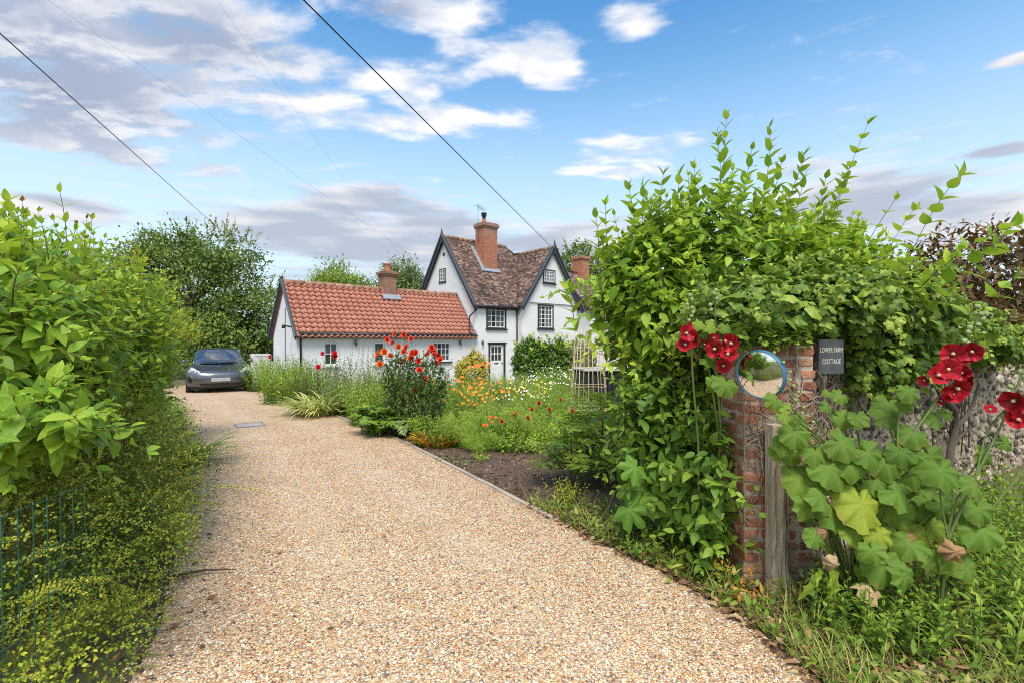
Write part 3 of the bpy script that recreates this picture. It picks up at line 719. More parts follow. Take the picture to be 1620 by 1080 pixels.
gutter((-.12, -OV-.05, EV_M-SM*OV-.03), (WA0-.1, -OV-.05, EV_M-SM*OV-.03)); gutter((-LEN_C-.02, -.17, EV_C-.12), (-.06, -.17, EV_C-.12))
def pipe(pts, r=.04): mb = MB(); mb.tube(pts, r, 8); return mb.build('downpipe', BLACK, HX)
ze = EV_M-SM*OV-.06
pipe([(-.02, -OV-.05, ze), (-.03, -OV-.02, ze-.12), (-.32, -.02, ze-.45), (-.34, -.0, ze-.6), (-.34, .0, EV_C+.05), (-.30, -.14, EV_C-.06)], .035)
pipe([(WA0-.14, -.06, ze), (WA0-.14, -.06, -.3)]); pipe([(-LEN_C+.12, -.12, EV_C-.16), (-LEN_C+.12, -.03, EV_C-.35), (-LEN_C+.12, -.03, -.3)], .036)

# ---- red pantile roof on the low range
PAN = tintmat('pantile', ((0, (.36, .14, .095)), (.5, (.50, .21, .145)), (1, (.62, .31, .225))), .75, .2, 30, .10, (.20, .11, .09), nvar=.18)
SC = (RG_C-EV_C)/(WID_C/2); L_s = math.hypot(WID_C/2+.2, SC*(WID_C/2+.2))
nt, ncr = 34, 12; a_l, a_r = -LEN_C-.06, -.05; tw = (a_r-a_l)/nt
mb = MB(); prof = [(0, .0), (.12, .032), (.25, .048), (.38, .036), (.5, .004), (.65, -.026), (.8, -.030), (.92, -.016)]
upv = Vector((0, 1, SC)).normalized(); nv_ = Vector((0, -SC, 1)).normalized(); st = Vector((0, -.2, EV_C-SC*.2))
V_ = []; F_ = []; T_ = []
for r_ in range(ncr):
    s0, s1 = L_s*r_/ncr, L_s*(r_+1)/ncr+.03
    for c_ in range(nt):
        tt_ = float(np.clip(rng.normal(.5, .11), 0, 1)); b0 = len(mb.v)
        pr = prof+[(1.06, .004)]
        dj = rng.normal(0, .003)
        for (u_, h_) in pr:
            a_ = a_l+(c_+u_)*tw
            for ss, lift in ((s0, .066), (s1, .012)):
                p = st+upv*(ss+dj)+nv_*(h_+lift); mb.v.append((a_, p.y, p.z)); mb.t.append(tt_)
            p = st+upv*(s0+dj)+nv_*(h_+.012); mb.v.append((a_, p.y, p.z)); mb.t.append(tt_)
        for k in range(len(pr)-1):
            i0 = b0+3*k; mb.f.append((i0, i0+3, i0+4, i0+1)); mb.sm.append(True); mb.f.append((i0+2, i0+5, i0+3, i0)); mb.sm.append(False)
pan = mb.build('low_roof', PAN, HX, recalc=False)
mb = MB(); mb.add([(a_l, -.18, EV_C-SC*.18-.02), (a_r, -.18, EV_C-SC*.18-.02), (a_r, WID_C/2, RG_C-.02), (a_l, WID_C/2, RG_C-.02), (a_r, WID_C+.2, EV_C-SC*.2), (a_l, WID_C+.2, EV_C-SC*.2)], [(0, 1, 2, 3), (3, 2, 4, 5)]); mb.build('roof_slope', PAN, HX, recalc=False)
mb = MB(); ridge((a_l, WID_C/2, RG_C+.0), (a_r, WID_C/2, RG_C+.0), 20, .115)
mb.build('ridge_tiles', tintmat('ridge_red', ((0, (.30, .15, .10)), (1, (.48, .27, .19))), .85, .4, 30, .3, (.2, .15, .12)), pan)
for f0 in (-.22, WID_C+.22):
    zf = EV_C-SC*.22
    barge([((a_l-.04, WID_C/2, RG_C+.06), (a_l-.04, f0, zf+.0))], .20, .04, BARGE); barge([((a_l-.085, WID_C/2, RG_C+.10), (a_l-.085, f0, zf+.05))], .06, .05, bpy.data.materials['barge_edge'])
mb = MB(); mb.box(a_l-.08, a_l, WID_C/2-.04, WID_C/2+.04, RG_C-.2, RG_C+.22); mb.build('finial', BARGE, HX)
mb = MB(); mb.bar((a_r+.03, -.2, EV_C-SC*.2+.12), (a_r+.03, WID_C/2, RG_C+.12), .10, .06); mb.build('flashing', LEAD, HX)
# ---- chimneys
BRICK, t, b = newmat('red_brick'); co = objco(t)
def brickmat(m_, t, b, c1, c2, mort, scale=1.0, soot=None):
    co = objco(t); g_ = t.node('ShaderNodeNewGeometry'); sx = t.node('ShaderNodeSeparateXYZ'); t.l.new(co, sx.inputs[0])
    cb = t.node('ShaderNodeCombineXYZ'); t.put(cb.inputs[0], t.math('ADD', sx.outputs[0], sx.outputs[1])); t.put(cb.inputs[1], sx.outputs[2])
    bt = t.node('ShaderNodeTexBrick'); t.l.new(cb.outputs[0], bt.inputs['Vector'])
    bt.inputs['Scale'].default_value = 1.0; bt.inputs['Brick Width'].default_value = .225*scale; bt.inputs['Row Height'].default_value = .075*scale; bt.inputs['Mortar Size'].default_value = .008*scale
    bt.inputs['Color1'].default_value = (*c1, 1); bt.inputs['Color2'].default_value = (*c2, 1); bt.inputs['Mortar'].default_value = (*mort, 1); bt.inputs['Mortar Smooth'].default_value = .4
    n = t.noise(co, 5, 6, .7); n2 = t.noise(co, 40, 4, .7)
    col = t.mix(t.math('MULTIPLY', t.smooth(n, .45, .72), .55), bt.outputs[0], (.14, .075, .05, 1))
    col = t.mix(t.math('MULTIPLY', t.smooth(n2, .6, .8), .4), col, (.55, .36, .26, 1))
    if soot:
        f_ = t.math('MULTIPLY', t.smooth(sx.outputs[2], soot-.75, soot-.05), t.smooth(t.noise(co, 4.5, 5, .7), .38, .58)); col = t.mix(t.math('MULTIPLY', f_, .75), col, (.27, .24, .22, 1))
    t.put(b.inputs['Base Color'], col); b.inputs['Roughness'].default_value = .9
    t.put(b.inputs['Normal'], t.bump(t.math('ADD', t.math('MULTIPLY', bt.outputs['Fac'], -1.0), t.math('MULTIPLY', n2, .5)), .6, .02))
brickmat(BRICK, t, b, (.50, .16, .065), (.38, .12, .06), (.42, .33, .26), soot=8.15)
BRICK2, t, b = newmat('brown_brick'); brickmat(BRICK2, t, b, (.36, .15, .09), (.24, .11, .075), (.36, .30, .25))
POT = plain('terracotta', (.46, .17, .09), .8, 0, .2, 10, .2)
mb = MB(); c0, c1, e0, e1 = 1.59, 2.48, 1.36, 2.10
mb.box(c0, c1, e0, e1, 5.5, 8.02); mb.box(c0-.04, c1+.04, e0-.04, e1+.04, 8.02, 8.10); mb.box(c0-.08, c1+.08, e0-.08, e1+.08, 8.10, 8.24); mb.box(c0-.03, c1+.03, e0-.03, e1+.03, 8.24, 8.30)
ch = mb.build('chimney', BRICK, roof)
mb = MB(); mb.bar((c0-.25, e0-.10, z_front(0, e0-.10)+.10), (c1+.12, e0-.10, z_front(0, e0-.10)+.10), .22, .05, up=nv_); mb.bar((c0-.10, e0-.1, z_front(0, e0-.1)+.09), (c0-.10, 2.3, z_front(0, 2.3)+.09), .2, .04); mb.build('flashing', LEAD, roof)
mb = MB(); mb.lathe([(.13, 8.28), (.11, 8.48), (.105, 8.50), (0, 8.5)], 14, (1.85, 1.7, 0)); mb.build('chimney_pot', POT, roof)
mb = MB(); mb.lathe([(.09, 8.50), (.09, 8.66), (.15, 8.67), (.15, 8.70), (.09, 8.71), (.09, 8.76), (.16, 8.77), (.14, 8.84), (0, 8.87)], 14, (1.85, 1.7, 0)); mb.build('chimney_cowl', BLACK, roof)
cx_ = -3.76; cb_ = WID_C/2
mb = MB(); mb.box(cx_-.28, cx_+.28, cb_-.27, cb_+.27, 3.9, 5.0); mb.box(cx_-.33, cx_+.33, cb_-.32, cb_+.32, 5.0, 5.08); mb.box(cx_-.37, cx_+.37, cb_-.36, cb_+.36, 5.08, 5.16); mb.box(cx_-.30, cx_+.30, cb_-.29, cb_+.29, 5.16, 5.21); mb.build('chimney', BRICK2, pan)
mb = MB(); mb.lathe([(.16, 5.2), (.13, 5.28), (.13, 5.50), (.15, 5.52), (.15, 5.57), (.10, 5.58), (.10, 5.3), (0, 5.3)], 16, (cx_, cb_, 0)); mb.build('chimney_pot', POT, pan)
mb = MB(); zc_ = EV_C+SC*(cb_-.42)+.19; mb.bar((cx_-.42, cb_-.40, zc_), (cx_+.42, cb_-.40, zc_), .26, .05, up=nv_); mb.build('flashing', LEAD, pan)
# aerial on the main chimney
mb = MB(); mb.tube([(1.50, 1.75, 7.3), (1.50, 1.75, 9.25)], .018, 6); mb.tube([(1.35, 1.65, 9.17), (2.30, 2.25, 9.12)], .012, 5)
for k in range(7): x = 1.45+k*.13; mb.tube([(x-.10, 1.71+k*.082+.16, 9.17), (x+.10, 1.71+k*.082-.16, 9.17)], .006, 4)
mb.tube([(1.5, 1.75, 7.45), (1.62, 1.75, 7.45)], .015, 5); mb.tube([(1.5, 1.75, 7.9), (1.62, 1.75, 7.9)], .015, 5)
mb.build('aerial', plain('grey_metal', (.30, .31, .33), .4, .8), roof)
# wall bits: lamps, louvre, name board, camera, cable
LAMPM = plain('steel_lamp', (.22, .22, .23), .35, .8)
for a_, b_ in ((-5.88, .03), (-.88, .03), (.40, 0)):
    mb = MB(); mb.box(a_-.035, a_+.035, b_-.045, b_-.002, 2.02, 2.12); mb.lathe([(0, 1.95), (.045, 1.95), (.045, 2.17), (.0, 2.19)], 12, (a_, b_-.09, 0)); mb.build('wall_lamp', LAMPM, HX)
mb = MB(); mb.box(-4.95, -4.72, .0, .028, 2.20, 2.40)
for k in range(4): mb.box(-4.92, -4.75, -.015, -.001, 2.22+k*.045, 2.245+k*.045)
mb.build('louvre_vent', plain('vent_plastic', (.62, .62, .62), .5), HX)
mb = MB(); mb.box(-7.68, -7.0, -.01, .028, 2.215, 2.29); nb = mb.build('name_board', plain('grey_board', (.20, .20, .21), .6), HX)
mb = MB(); mb.box(-7.63, -7.57, -.014, -.0105, 2.235, 2.27); mb.box(-7.53, -7.33, -.014, -.0105, 2.24, 2.265); mb.box(-7.28, -7.06, -.014, -.0105, 2.235, 2.268); mb.build('faded_lettering', plain('faded_white', (.55, .55, .54), .7, 0, .5, 60), nb)
mb = MB(); mb.lathe([(0, 0), (.035, 0), (.035, .07), (0, .08)], 10, (-7.80, -.01, 2.21)); mb.box(-7.815, -7.785, -.01, .028, 2.27, 2.31); mb.build('security_camera', BLACK, HX)
mb = MB(); mb.tube([(-LEN_C-.012, 1.35, 3.4), (-LEN_C-.012, 1.35, 1.2)], .018, 5); mb.build('cable', BLACK, HX)
mb = MB(); mb.box(-LEN_C-.12, -LEN_C-.002, .95, 1.65, .1, 1.2); mb.build('meter_box', WHITEP, HX)
mb = MB(); mb.bar((-LEN_C-.02, .32, 2.62), (-LEN_C-.35, .30, 2.68), .05, .05); mb.lathe([(0, 0), (.06, .0), (.06, .13), (0, .13)], 10, (-LEN_C-.38, .30, 2.58)); mb.build('floodlight', BLACK, HX)

# neighbouring roof behind the right gable
NB = empty('neighbour_house', (5.85, 33.5, ZH), R(43), 'brown tiled roof and brick chimney half hidden behind the right gable', 'house')
mb = MB(); mb.box(-3.6, 9, -2.3, 2.3, -.3, 4.1); mb.build('wall', RENDER, NB)
fbn = FB(); sl = 1.05; n_ = []
for s_ in (-1, 1):
    up_ = unit(np.array([0, -s_*1.0, sl])); nm = unit(np.array([0, s_*sl, 1.0]))
    for r_ in range(27):
        for c_ in range(64):
            y = s_*(2.5-r_*.094); x = -3.8+(c_+.5*(r_ % 2))*.2
            n_.append((x, y, 4.1+(2.5-abs(y))*sl-.1, *up_, *nm))
n_ = np.array(n_); tpl = Tpl(tb.v*np.array([.195, .18, .018]), [(0, 1, 2, 3), (4, 5, 1, 0)], [(.5, .5)]*6)
fbn.scatter(tpl, n_[:, :3], n_[:, 3:6]-n_[:, 6:]*.08, n_[:, 6:]+rng.normal(0, .03, (len(n_), 3)), 1.0, rng.beta(2, 2, len(n_)))
nr_ = fbn.build('roof', TILE, NB, smooth=False)
mb = MB(); mb.prism([(-3.7, -2.45, 4.0), (-3.7, 2.45, 4.0), (-3.7, 0, 6.55)], (12.6, 0, 0)); mb.build('roof_core', TILE, NB)
mb = MB(); mb.box(-2.1, -1.3, -.40, .40, 5.6, 7.55); mb.box(-2.17, -1.23, -.47, .47, 7.55, 7.75); mb.build('chimney', BRICK, nr_)
# ================================================================ the car
PAINT, t, b = newmat('dark_metallic_paint'); b.inputs['Base Color'].default_value = (.055, .062, .078, 1); b.inputs['Metallic'].default_value = .55; b.inputs['Roughness'].default_value = .30
b.inputs['Coat Weight'].default_value = 1.0; b.inputs['Coat Roughness'].default_value = .04
t.put(b.inputs['Base Color'], t.mix(t.smooth(t.noise(objco(t), 3, 4), .3, .7), (.085, .092, .11, 1), (.115, .125, .148, 1)))
CGLASS, t, b = newmat('car_glass'); b.inputs['Base Color'].default_value = (.02, .025, .028, 1); b.inputs['Roughness'].default_value = .03; b.inputs['IOR'].default_value = 2.3; b.inputs['Coat Weight'].default_value = 1.0
CBLK = plain('car_black', (.012, .012, .013), .45, 0, .2); RUB = plain('tyre_rubber', (.018, .018, .019), .85, 0, .3, 20, .3)
RIM = plain('alloy', (.28, .29, .30), .3, .9); LAMPG, t, b = newmat('headlamp'); b.inputs['Base Color'].default_value = (.62, .65, .68, 1); b.inputs['Roughness'].default_value = .12; b.inputs['Coat Weight'].default_value = 1
CAR = empty('parked_car', (-9.33, 15.5, .0), R(33.5), 'dark grey saloon car parked nose-on on the gravel beyond the hedge', 'car')
PR = np.array([(.16, .19), (.05, .24), (.0, .36), (-.01, .50), (.02, .60), (.08, .675), (.22, .735), (.6, .825), (1.0, .895), (1.28, .935)])
PT = np.linspace(0, 1, len(PR))
def bodyS(s, v, off=0.0):
    y = np.interp(v, PT, PR[:, 0]); z = np.interp(v, PT, PR[:, 1]); a = abs(s)
    hw = .925-.10*max(0, 1-v/.25)*.4
    y += (.42*(1-v)**.6+.02)*a**3.0
    z += (-.03+.045*math.exp(-((a-.80)/.16)**2))*np.clip((v-.55)/.2, 0, 1) - .14*max(0, a-.88)/.12*np.clip((v-.5)/.2, 0, 1)
    if .15 < v < .42 and a < .8: y += -.0
    return (s*hw, float(y)-off*.7, float(z)+off*.6)
mb = MB(); mb.grid(lambda u, v: bodyS(-1+2*u, v), 49, 40)
def sideP(sg):
    def f(u, v):
        y = .44+(4.62-.44)*u; zt = np.interp(y, [.44, 1.28, 2.4, 3.8, 4.62], [.62, .82, .92, .98, .93]); z = .20+(zt-.20)*v
        x = .925-.03*abs(v-.55)*2-.05*max(0, (y-4.0)/.6)**2
        return (sg*x, y, z)
    return f
for sg in (-1, 1): mb.grid(sideP(sg), 30, 8)
def belt(u, v):
    y = 1.2+(4.62-1.2)*v; zt = np.interp(y, [.44, 1.28, 2.4, 3.8, 4.62], [.62, .82, .92, .98, .93]); s = -1+2*u
    return (s*.90, y, zt+.09*(1-s*s))
mb.grid(belt, 13, 14)
mb.grid(lambda u, v: ((-1+2*u)*.86, 4.62+.07*math.sin(v*3.1), .22+(.80)*v), 9, 6)
mb.build('body', PAINT, CAR, recalc=False)
def ws(u, v):
    s = -1+2*u; hw = .74+(.575-.74)*v; return (s*hw, 1.12+(2.02-1.12)*v+.16*s*s*(1-.35*v), .925+(1.40-.925)*v**.88-.02*s*s)
mb = MB(); mb.grid(ws, 17, 10); mb.build('windscreen', CGLASS, CAR, recalc=False)
def rf(u, v):
    s = -1+2*u; hw = np.interp(v, [0, .4, 1], [.585, .60, .50]); y = 2.0+(4.25-2.0)*v
    z = np.interp(y, [2.0, 2.4, 2.9, 3.5, 4.25], [1.405, 1.438, 1.43, 1.33, 1.05]); return (s*hw, y+.16*.65*s*s*(1-v), z-.03*s*s)
mb = MB(); mb.grid(rf, 17, 16)
mb.build('roof', CBLK if False else PAINT, CAR, recalc=False)
mb = MB()
for sg in (-1, 1):
    def sgl(u, v, sg=sg):
        y = 1.25+3.0*u; zt = np.interp(y, [1.25, 2.05, 2.5, 3.5, 4.25], [.94, 1.37, 1.405, 1.31, 1.05]); zb = np.interp(y, [1.2, 2.4, 3.8, 4.62], [.86, .93, .99, .95])
        xt = np.interp(y, [1.25, 2.05, 3.0, 4.25], [.80, .60, .605, .56]); xb = .87; z = zb+(max(zt, zb)-zb)*v; return (sg*(xb+(xt-xb)*v), y, z)
    mb.grid(sgl, 20, 4)
mb.build('side_windows', CGLASS, CAR, recalc=False)
for sg in (-1, 1):
    mb = MB(); mb.tube([ws(0 if sg < 0 else 1, k/6) for k in range(7)], .035, 6); mb.build('windscreen_pillar', PAINT, CAR)
def patch(name, m_, s0, s1, vf0, vf1, off=.006, n=10, parent=CAR):
    def f(u, v):
        s = s0+(s1-s0)*u; return bodyS(s, vf0(u)+(vf1(u)-vf0(u))*v, off)
    mb = MB(); mb.grid(f, n, 5); return mb.build(name, m_, parent, recalc=False)
for sg in (-1, 1):
    hl = patch('headlight', LAMPG, sg*.60, sg*.97, lambda u: .515+.10*u, lambda u: .60+.165*math.sin(min(1, u*1.1)*1.57), .008)
    patch('lamp_bezel', CBLK, sg*.66, sg*.90, lambda u: .545+.09*u, lambda u: .575+.095*u, .013, parent=hl)
    patch('bumper_vent', CBLK, sg*.84, sg*.95, lambda u: .20, lambda u: .30+.09*u, .006)
patch('lower_grille', CBLK, -.62, .62, lambda u: .10, lambda u: .19, .006, 16)
patch('bonnet_gap', CBLK, -.60, .60, lambda u: .605-.02*(2*u-1)**2, lambda u: .612-.02*(2*u-1)**2, .004, 16)
patch('front_badge', RIM, -.045, .045, lambda u: .64, lambda u: .685, .009, 4)
PLATE = plain('number_plate_grey', (.42, .43, .43), .5, 0, .25, 40)
mb = MB(); mb.box(-.26, .26, -.035, -.018, .39, .50); mb.build('number_plate', PLATE, CAR)
for sg in (-1, 1):
    mb = MB(); mb.lathe([(0, -.11), (.06, -.10), (.085, -.02), (.08, .05), (0, .08)], 12, (0, 0, 0)); o = mb.build('wing_mirror', CBLK if False else PAINT, CAR); o.location = (sg*.99, 1.62, .98); o.rotation_euler = (R(90), 0, R(90)); o.scale = (1, .8, 1.1)
mb = MB(); mb.bar((-.55, 1.13, .945), (-.05, 1.06, .952), .03, .03); mb.bar((.05, 1.10, .945), (.55, 1.16, .952), .03, .03); mb.build('wiper', CBLK, CAR)
mb = MB(); mb.lathe([(.20, -.11), (.30, -.115), (.335, -.09), (.335, .09), (.30, .115), (.20, .11)], 24); ty = mb.build('tyre', RUB, None); tme = ty.data
mb = MB(); mb.lathe([(.205, -.10), (.205, .09), (.16, .06), (.0, .05)], 20)
for k in range(5): a = k*2*math.pi/5; mb.bar((.03*math.cos(a), .03*math.sin(a), .08), (.20*math.cos(a), .20*math.sin(a), .095), .05, .03)
rm = mb.build('rim', RIM, None)
for i, (sx, sy) in enumerate(((-1, .86), (1, .86), (-1, 3.74), (1, 3.74))):
    we = empty('wheel', (sx*.83, sy, .335), 0); we.parent = CAR; we.rotation_euler = (0, sx*R(90), 0)
    t1 = ty if i == 0 else ty.copy(); r1 = rm if i == 0 else rm.copy()
    for o in (t1, r1):
        if i: COL.objects.link(o)
        o.parent = we
mb = MB(); mb.box(-.80, .80, .35, 4.4, .13, .30); mb.build('underbody', CBLK, CAR)

# ================================================================ brick pillar, post, mirror, sign, flint wall
PX0, PX1, PY0, PY1, PZ = 1.55, 2.03, 3.24, 3.60, 1.62
PIL = empty('brick_pillar', ((PX0+PX1)/2, (PY0+PY1)/2, 0), 0, 'weathered red brick gate pillar with old ivy roots, at the end of the flint wall', 'pillar')
OLDB = tintmat('old_brick', ((0, (.22, .09, .065)), (.35, (.40, .15, .09)), (.65, (.52, .21, .125)), (.85, (.50, .29, .18)), (1, (.50, .39, .29))), .95, 1.0, 70, .55, (.20, .14, .11), nvar=.5)
def cbox(mb, c, h, j, t_):
    """worn brick: box with chamfered, jittered corners"""
    vs = []; fs = []; e = .007
    for sx in (-1, 1):
        for sy in (-1, 1):
            for sz in (-1, 1):
                for ax in range(3):
                    p = [c[k]+(sx, sy, sz)[k]*(h[k]-(0 if k == ax else e*random.uniform(.5, 2.2)))+random.uniform(-j, j) for k in range(3)]; vs.append(p)
    import itertools
    me = bpy.data.meshes.new('tmp'); 
    import bmesh
    bm = bmesh.new(); V = [bm.verts.new(p) for p in vs]; bmesh.ops.convex_hull(bm, input=V); bm.verts.ensure_lookup_table(); bm.verts.index_update()
    mb.add([v.co[:] for v in bm.verts], [[v.index for v in f.verts] for f in bm.faces], t_); bm.free(); bpy.data.meshes.remove(me)
mb = MB(); hx, hy = (PX1-PX0)/2, (PY1-PY0)/2
for r_ in range(21):
    z = .02+r_*.0765+.0325
    odd = r_ % 2
    for face in range(4):
        L_ = hx if face % 2 == 0 else hy
        cells = [(-L_, -L_+.235), (-L_+.245, L_-.11)] if odd else [(-L_, -L_+.11), (-L_+.12, .0+.005), (.015, L_-.11)] if False else ([(-L_, -.015), (-.005, L_-.115)] if odd else [(-L_, -L_+.105), (-L_+.115, .06), (.07, L_-.115)])
        for u0, u1 in cells:
            uc, uh = (u0+u1)/2, (u1-u0)/2-.004; pr = random.uniform(-.012, .010)
            dep = .05; tt_ = float(np.clip(rng.normal(.5, .22), 0, 1))
            if face == 0: c, h = (uc, -hy+dep-pr, z), (uh, dep, .0315)
            elif face == 1: c, h = (hx-dep+pr, uc, z), (dep, uh, .031)
            elif face == 2: c, h = (-uc, hy-dep+pr, z), (uh, dep, .031)
            else: c, h = (-hx+dep-pr, -uc, z), (dep, uh, .031)
            cbox(mb, c, h, .0055, tt_)
mb.build('brickwork', OLDB, PIL)
mb = MB(); mb.box(-hx+.009, hx-.009, -hy+.009, hy-.009, 0, PZ); mb.build('mortar_core', tintmat('lime_mortar', ((0, (.46, .38, .30)), (1, (.60, .52, .43))), 1, 1.0, 60, .4), PIL)
# old ivy roots clinging to pillar and wall
ROOT = tintmat('ivy_root', ((0, (.20, .14, .10)), (1, (.46, .37, .29))), .9, .4, 60)
fb = FB(); n = 110; z0_ = rng.uniform(.75, 1.35, n)
st = np.column_stack([rng.uniform(-hx, hx, n), np.full(n, -hy-.012), z0_]); st[:30, 2] = rng.uniform(.2, .9, 30)
P_ = [st]; dr_ = unit(np.column_stack([rng.normal(0, .6, n), np.zeros(n), rng.uniform(.2, 1, n)]))
for k in range(7): dr_ = unit(dr_+np.column_stack([rng.normal(0, .5, n), np.zeros(n), rng.normal(.1, .4, n)])); P_.append(P_[-1]+dr_*.045+np.column_stack([np.zeros(n), rng.normal(0, .004, n), np.zeros(n)]))
P_ = np.stack(P_, 1); P_[..., 0] = np.clip(P_[..., 0], -hx, hx+.05); P_[..., 2] = np.clip(P_[..., 2], .1, PZ)
fb.tubes(P_, rng.uniform(.0025, .006, n), .0015, 5, rng.random(n)); fb.build('ivy_roots', ROOT, PIL)
# gate post
POSTM, t, b = newmat('weathered_oak'); co = objco(t)
g_ = t.noise(t.vec('MULTIPLY', co, (60, 60, 2.2)), 1.0, 7, .7, .4); g2 = t.noise(t.vec('MULTIPLY', co, (18, 18, .7)), 1.0, 4, .6)
col = t.ramp(g_, ((.24, (.10, .075, .055)), (.40, (.42, .33, .235)), (.58, (.60, .50, .385)), (.8, (.70, .62, .51))))
col = t.mix(t.smooth(g2, .56, .66), col, (.06, .04, .03, 1)); t.put(b.inputs['Base Color'], col); b.inputs['Roughness'].default_value = .9
t.put(b.inputs['Normal'], t.bump(t.math('ADD', g_, t.math('MULTIPLY', g2, -.7)), .8, .02))
GP = empty('gate_post', (1.735, 3.17, 0), R(4), 'grey weathered split timber post standing against the brick pillar', 'post')
def postpart(name, x0, x1, y0, y1, zt, seed):
    r_ = random.Random(seed); mb = MB(); K = 14; ring = []
    nx = 5
    for k in range(K+1):
        z = -.08+(zt+.08)*k/K; w_ = r_.uniform(-.003, .003)
        for i in range(nx): mb.v.append((x0+(x1-x0)*i/(nx-1)+w_, y0+r_.uniform(-.004, .006)+(.012 if i == 2 else 0), z+(r_.uniform(-.02, .015) if k == K else 0)))
        for i in range(nx): mb.v.append((x1-(x1-x0)*i/(nx-1)+w_, y1, z))
    m_ = 2*nx; mb.t = [.5]*len(mb.v)
    mb.f = [(k*m_+i, k*m_+(i+1) % m_, (k+1)*m_+(i+1) % m_, (k+1)*m_+i) for k in range(K) for i in range(m_)]+[tuple(K*m_+i for i in range(m_))]; mb.sm = [False]*len(mb.f)
    return mb.build(name, POSTM, GP)
postpart('timber', -.062, .028, -.05, .03, 1.11, 3); postpart('timber_batten', .032, .064, -.03, .025, 1.06, 5)
# convex mirror
BLUE = plain('blue_plastic', (.05, .17, .27), .45, 0, .15, 8); CHROME, t, b = newmat('mirror_face'); b.inputs['Metallic'].default_value = 1; b.inputs['Base Color'].default_value = (.94, .94, .93, 1); b.inputs['Roughness'].default_value = .015
MR = empty('convex_mirror', (1.535, 3.0, 1.445), 0, 'round convex traffic mirror with a blue rim, mounted on the brick pillar', 'mirror')
mdir = Vector((-.83, -.54, -.12)).normalized(); MR.rotation_euler = mdir.to_track_quat('Z', 'Y').to_euler()
r0 = .147
mb = MB(); prof = [(0.0, .018)]+[(r0*k/12, .018*(1-(k/12)**2)) for k in range(1, 13)]; mb.lathe(prof, 44); mb.build('mirror_glass', CHROME, MR)
mb = MB(); mb.lathe([(r0-.004, .002), (r0+.001, .008), (r0+.004, .007), (r0+.006, -.03), (r0-.02, -.045), (0, -.05)], 44); mb.build('rim', BLUE, MR)
mb = MB(); mb.lathe([(.04, -.05), (.04, -.08), (0, -.08)], 12); mb.build('bracket', BLACK, MR)
mb = MB(); BK = empty('mirror_arm', (0, 0, 0)); BK.parent = MR; 
inv = MR.rotation_euler.to_matrix().transposed()
p_ = inv @ (Vector((1.80, 3.26, 1.46))-Vector(MR.location)); mb.tube([(0, 0, -.07), tuple(p_)], .014, 8); bpy.data.objects.remove(BK); mb.build('mounting_arm', BLACK, MR)

# flint wall
WD = Vector((.847, .532, 0)).normalized(); WN = Vector((WD.y, -WD.x, 0))
WL = empty('flint_wall', (2.03, 3.42, 0), math.atan2(WD.y, WD.x), 'knapped flint garden wall running back from the brick pillar under ivy', 'wall')
MORT = tintmat('flint_mortar', ((0, (.36, .28, .20)), (1, (.54, .44, .33))), 1, 1.0, 45, .5, (.16, .13, .10))
mb = MB(); mb.box(0, 13, .04, .36, -.3, 1.50); mb.build('mortar', MORT, WL)
import bmesh
def ico(seed, sub=2, sq=(1, .55, .8), rough=.22):
    bm = bmesh.new(); bmesh.ops.create_icosphere(bm, subdivisions=sub, radius=1); r_ = random.Random(seed); pl_ = [(Vector((r_.gauss(0, 1), r_.gauss(0, 1), r_.gauss(0, 1))).normalized(), r_.uniform(.55, .85)) for _ in range(7)]
    for v in bm.verts:
        for n_, d_ in pl_:
            k = v.co.dot(n_)
            if k > d_: v.co -= n_*(k-d_)*.9
        v.co += Vector((r_.gauss(0, 1), r_.gauss(0, 1), r_.gauss(0, 1)))*.035
        v.co = Vector((v.co.x*sq[0], v.co.y*sq[1], v.co.z*sq[2]))
    bm.verts.ensure_lookup_table(); o = Tpl([v.co[:] for v in bm.verts], [[v.index for v in f.verts] for f in bm.faces], [(.5, .5)]*len(bm.verts)); bm.free(); return o
FLINT = tintmat('flint', ((0, (.04, .036, .033)), (.25, (.14, .115, .09)), (.5, (.30, .24, .175)), (.75, (.47, .385, .29)), (1, (.62, .54, .43))), .55, .5, 60, .25, (.25, .20, .14), spec=.5, nvar=.45)
fb = FB(); n0 = 9000; xx = 12.8*rng.random(n0)**1.35; zz = rng.uniform(0, 1.5, n0); ss = rng.uniform(.016, .058, n0)*(.75+.25*np.sin(zz*9+xx*2)); order = np.argsort(-ss); cell = {}; keep = []
for i in order:
    ci, cj = int(xx[i]/.12), int(zz[i]/.12); ok = True
    for di in (-1, 0, 1):
        for dj in (-1, 0, 1):
            for j in cell.get((ci+di, cj+dj), ()):
                if (xx[i]-xx[j])**2+(zz[i]-zz[j])**2 < (.80*(ss[i]+ss[j]))**2: ok = False; break
    if ok: keep.append(i); cell.setdefault((ci, cj), []).append(i)
keep = np.array(keep); vr = rng.integers(0, 7, len(keep))
for k in range(7):
    q_ = keep[vr == k]; n = len(q_); D_ = np.column_stack([rng.normal(0, 1, n), rng.normal(0, .2, n), rng.normal(0, 1, n)])
    fb.scatter(ico(k, 2, (1, random.uniform(.75, 1.2), .62)), np.column_stack([xx[q_], rng.uniform(.02, .055, n), zz[q_]]), D_, np.tile([0, -1., 0], (n, 1))+rng.normal(0, .25, (n, 3)), ss[q_]*1.1, rng.beta(1.6, 1.6, n))
fb.build('flints', FLINT, WL, smooth=False)
mb = MB()
for k in range(55):
    cbox(mb, (.118+k*.236, .20, 1.535), (.112, .19, .033), .003, float(np.clip(rng.normal(.6, .2), 0, 1)))
for k in range(116): cbox(mb, (.056+k*.112, .20, 1.612), (.052, .17, .040), .004, float(np.clip(rng.normal(.6, .2), 0, 1)))
mb.build('brick_coping', OLDB, WL)
fb = FB(); n = 170
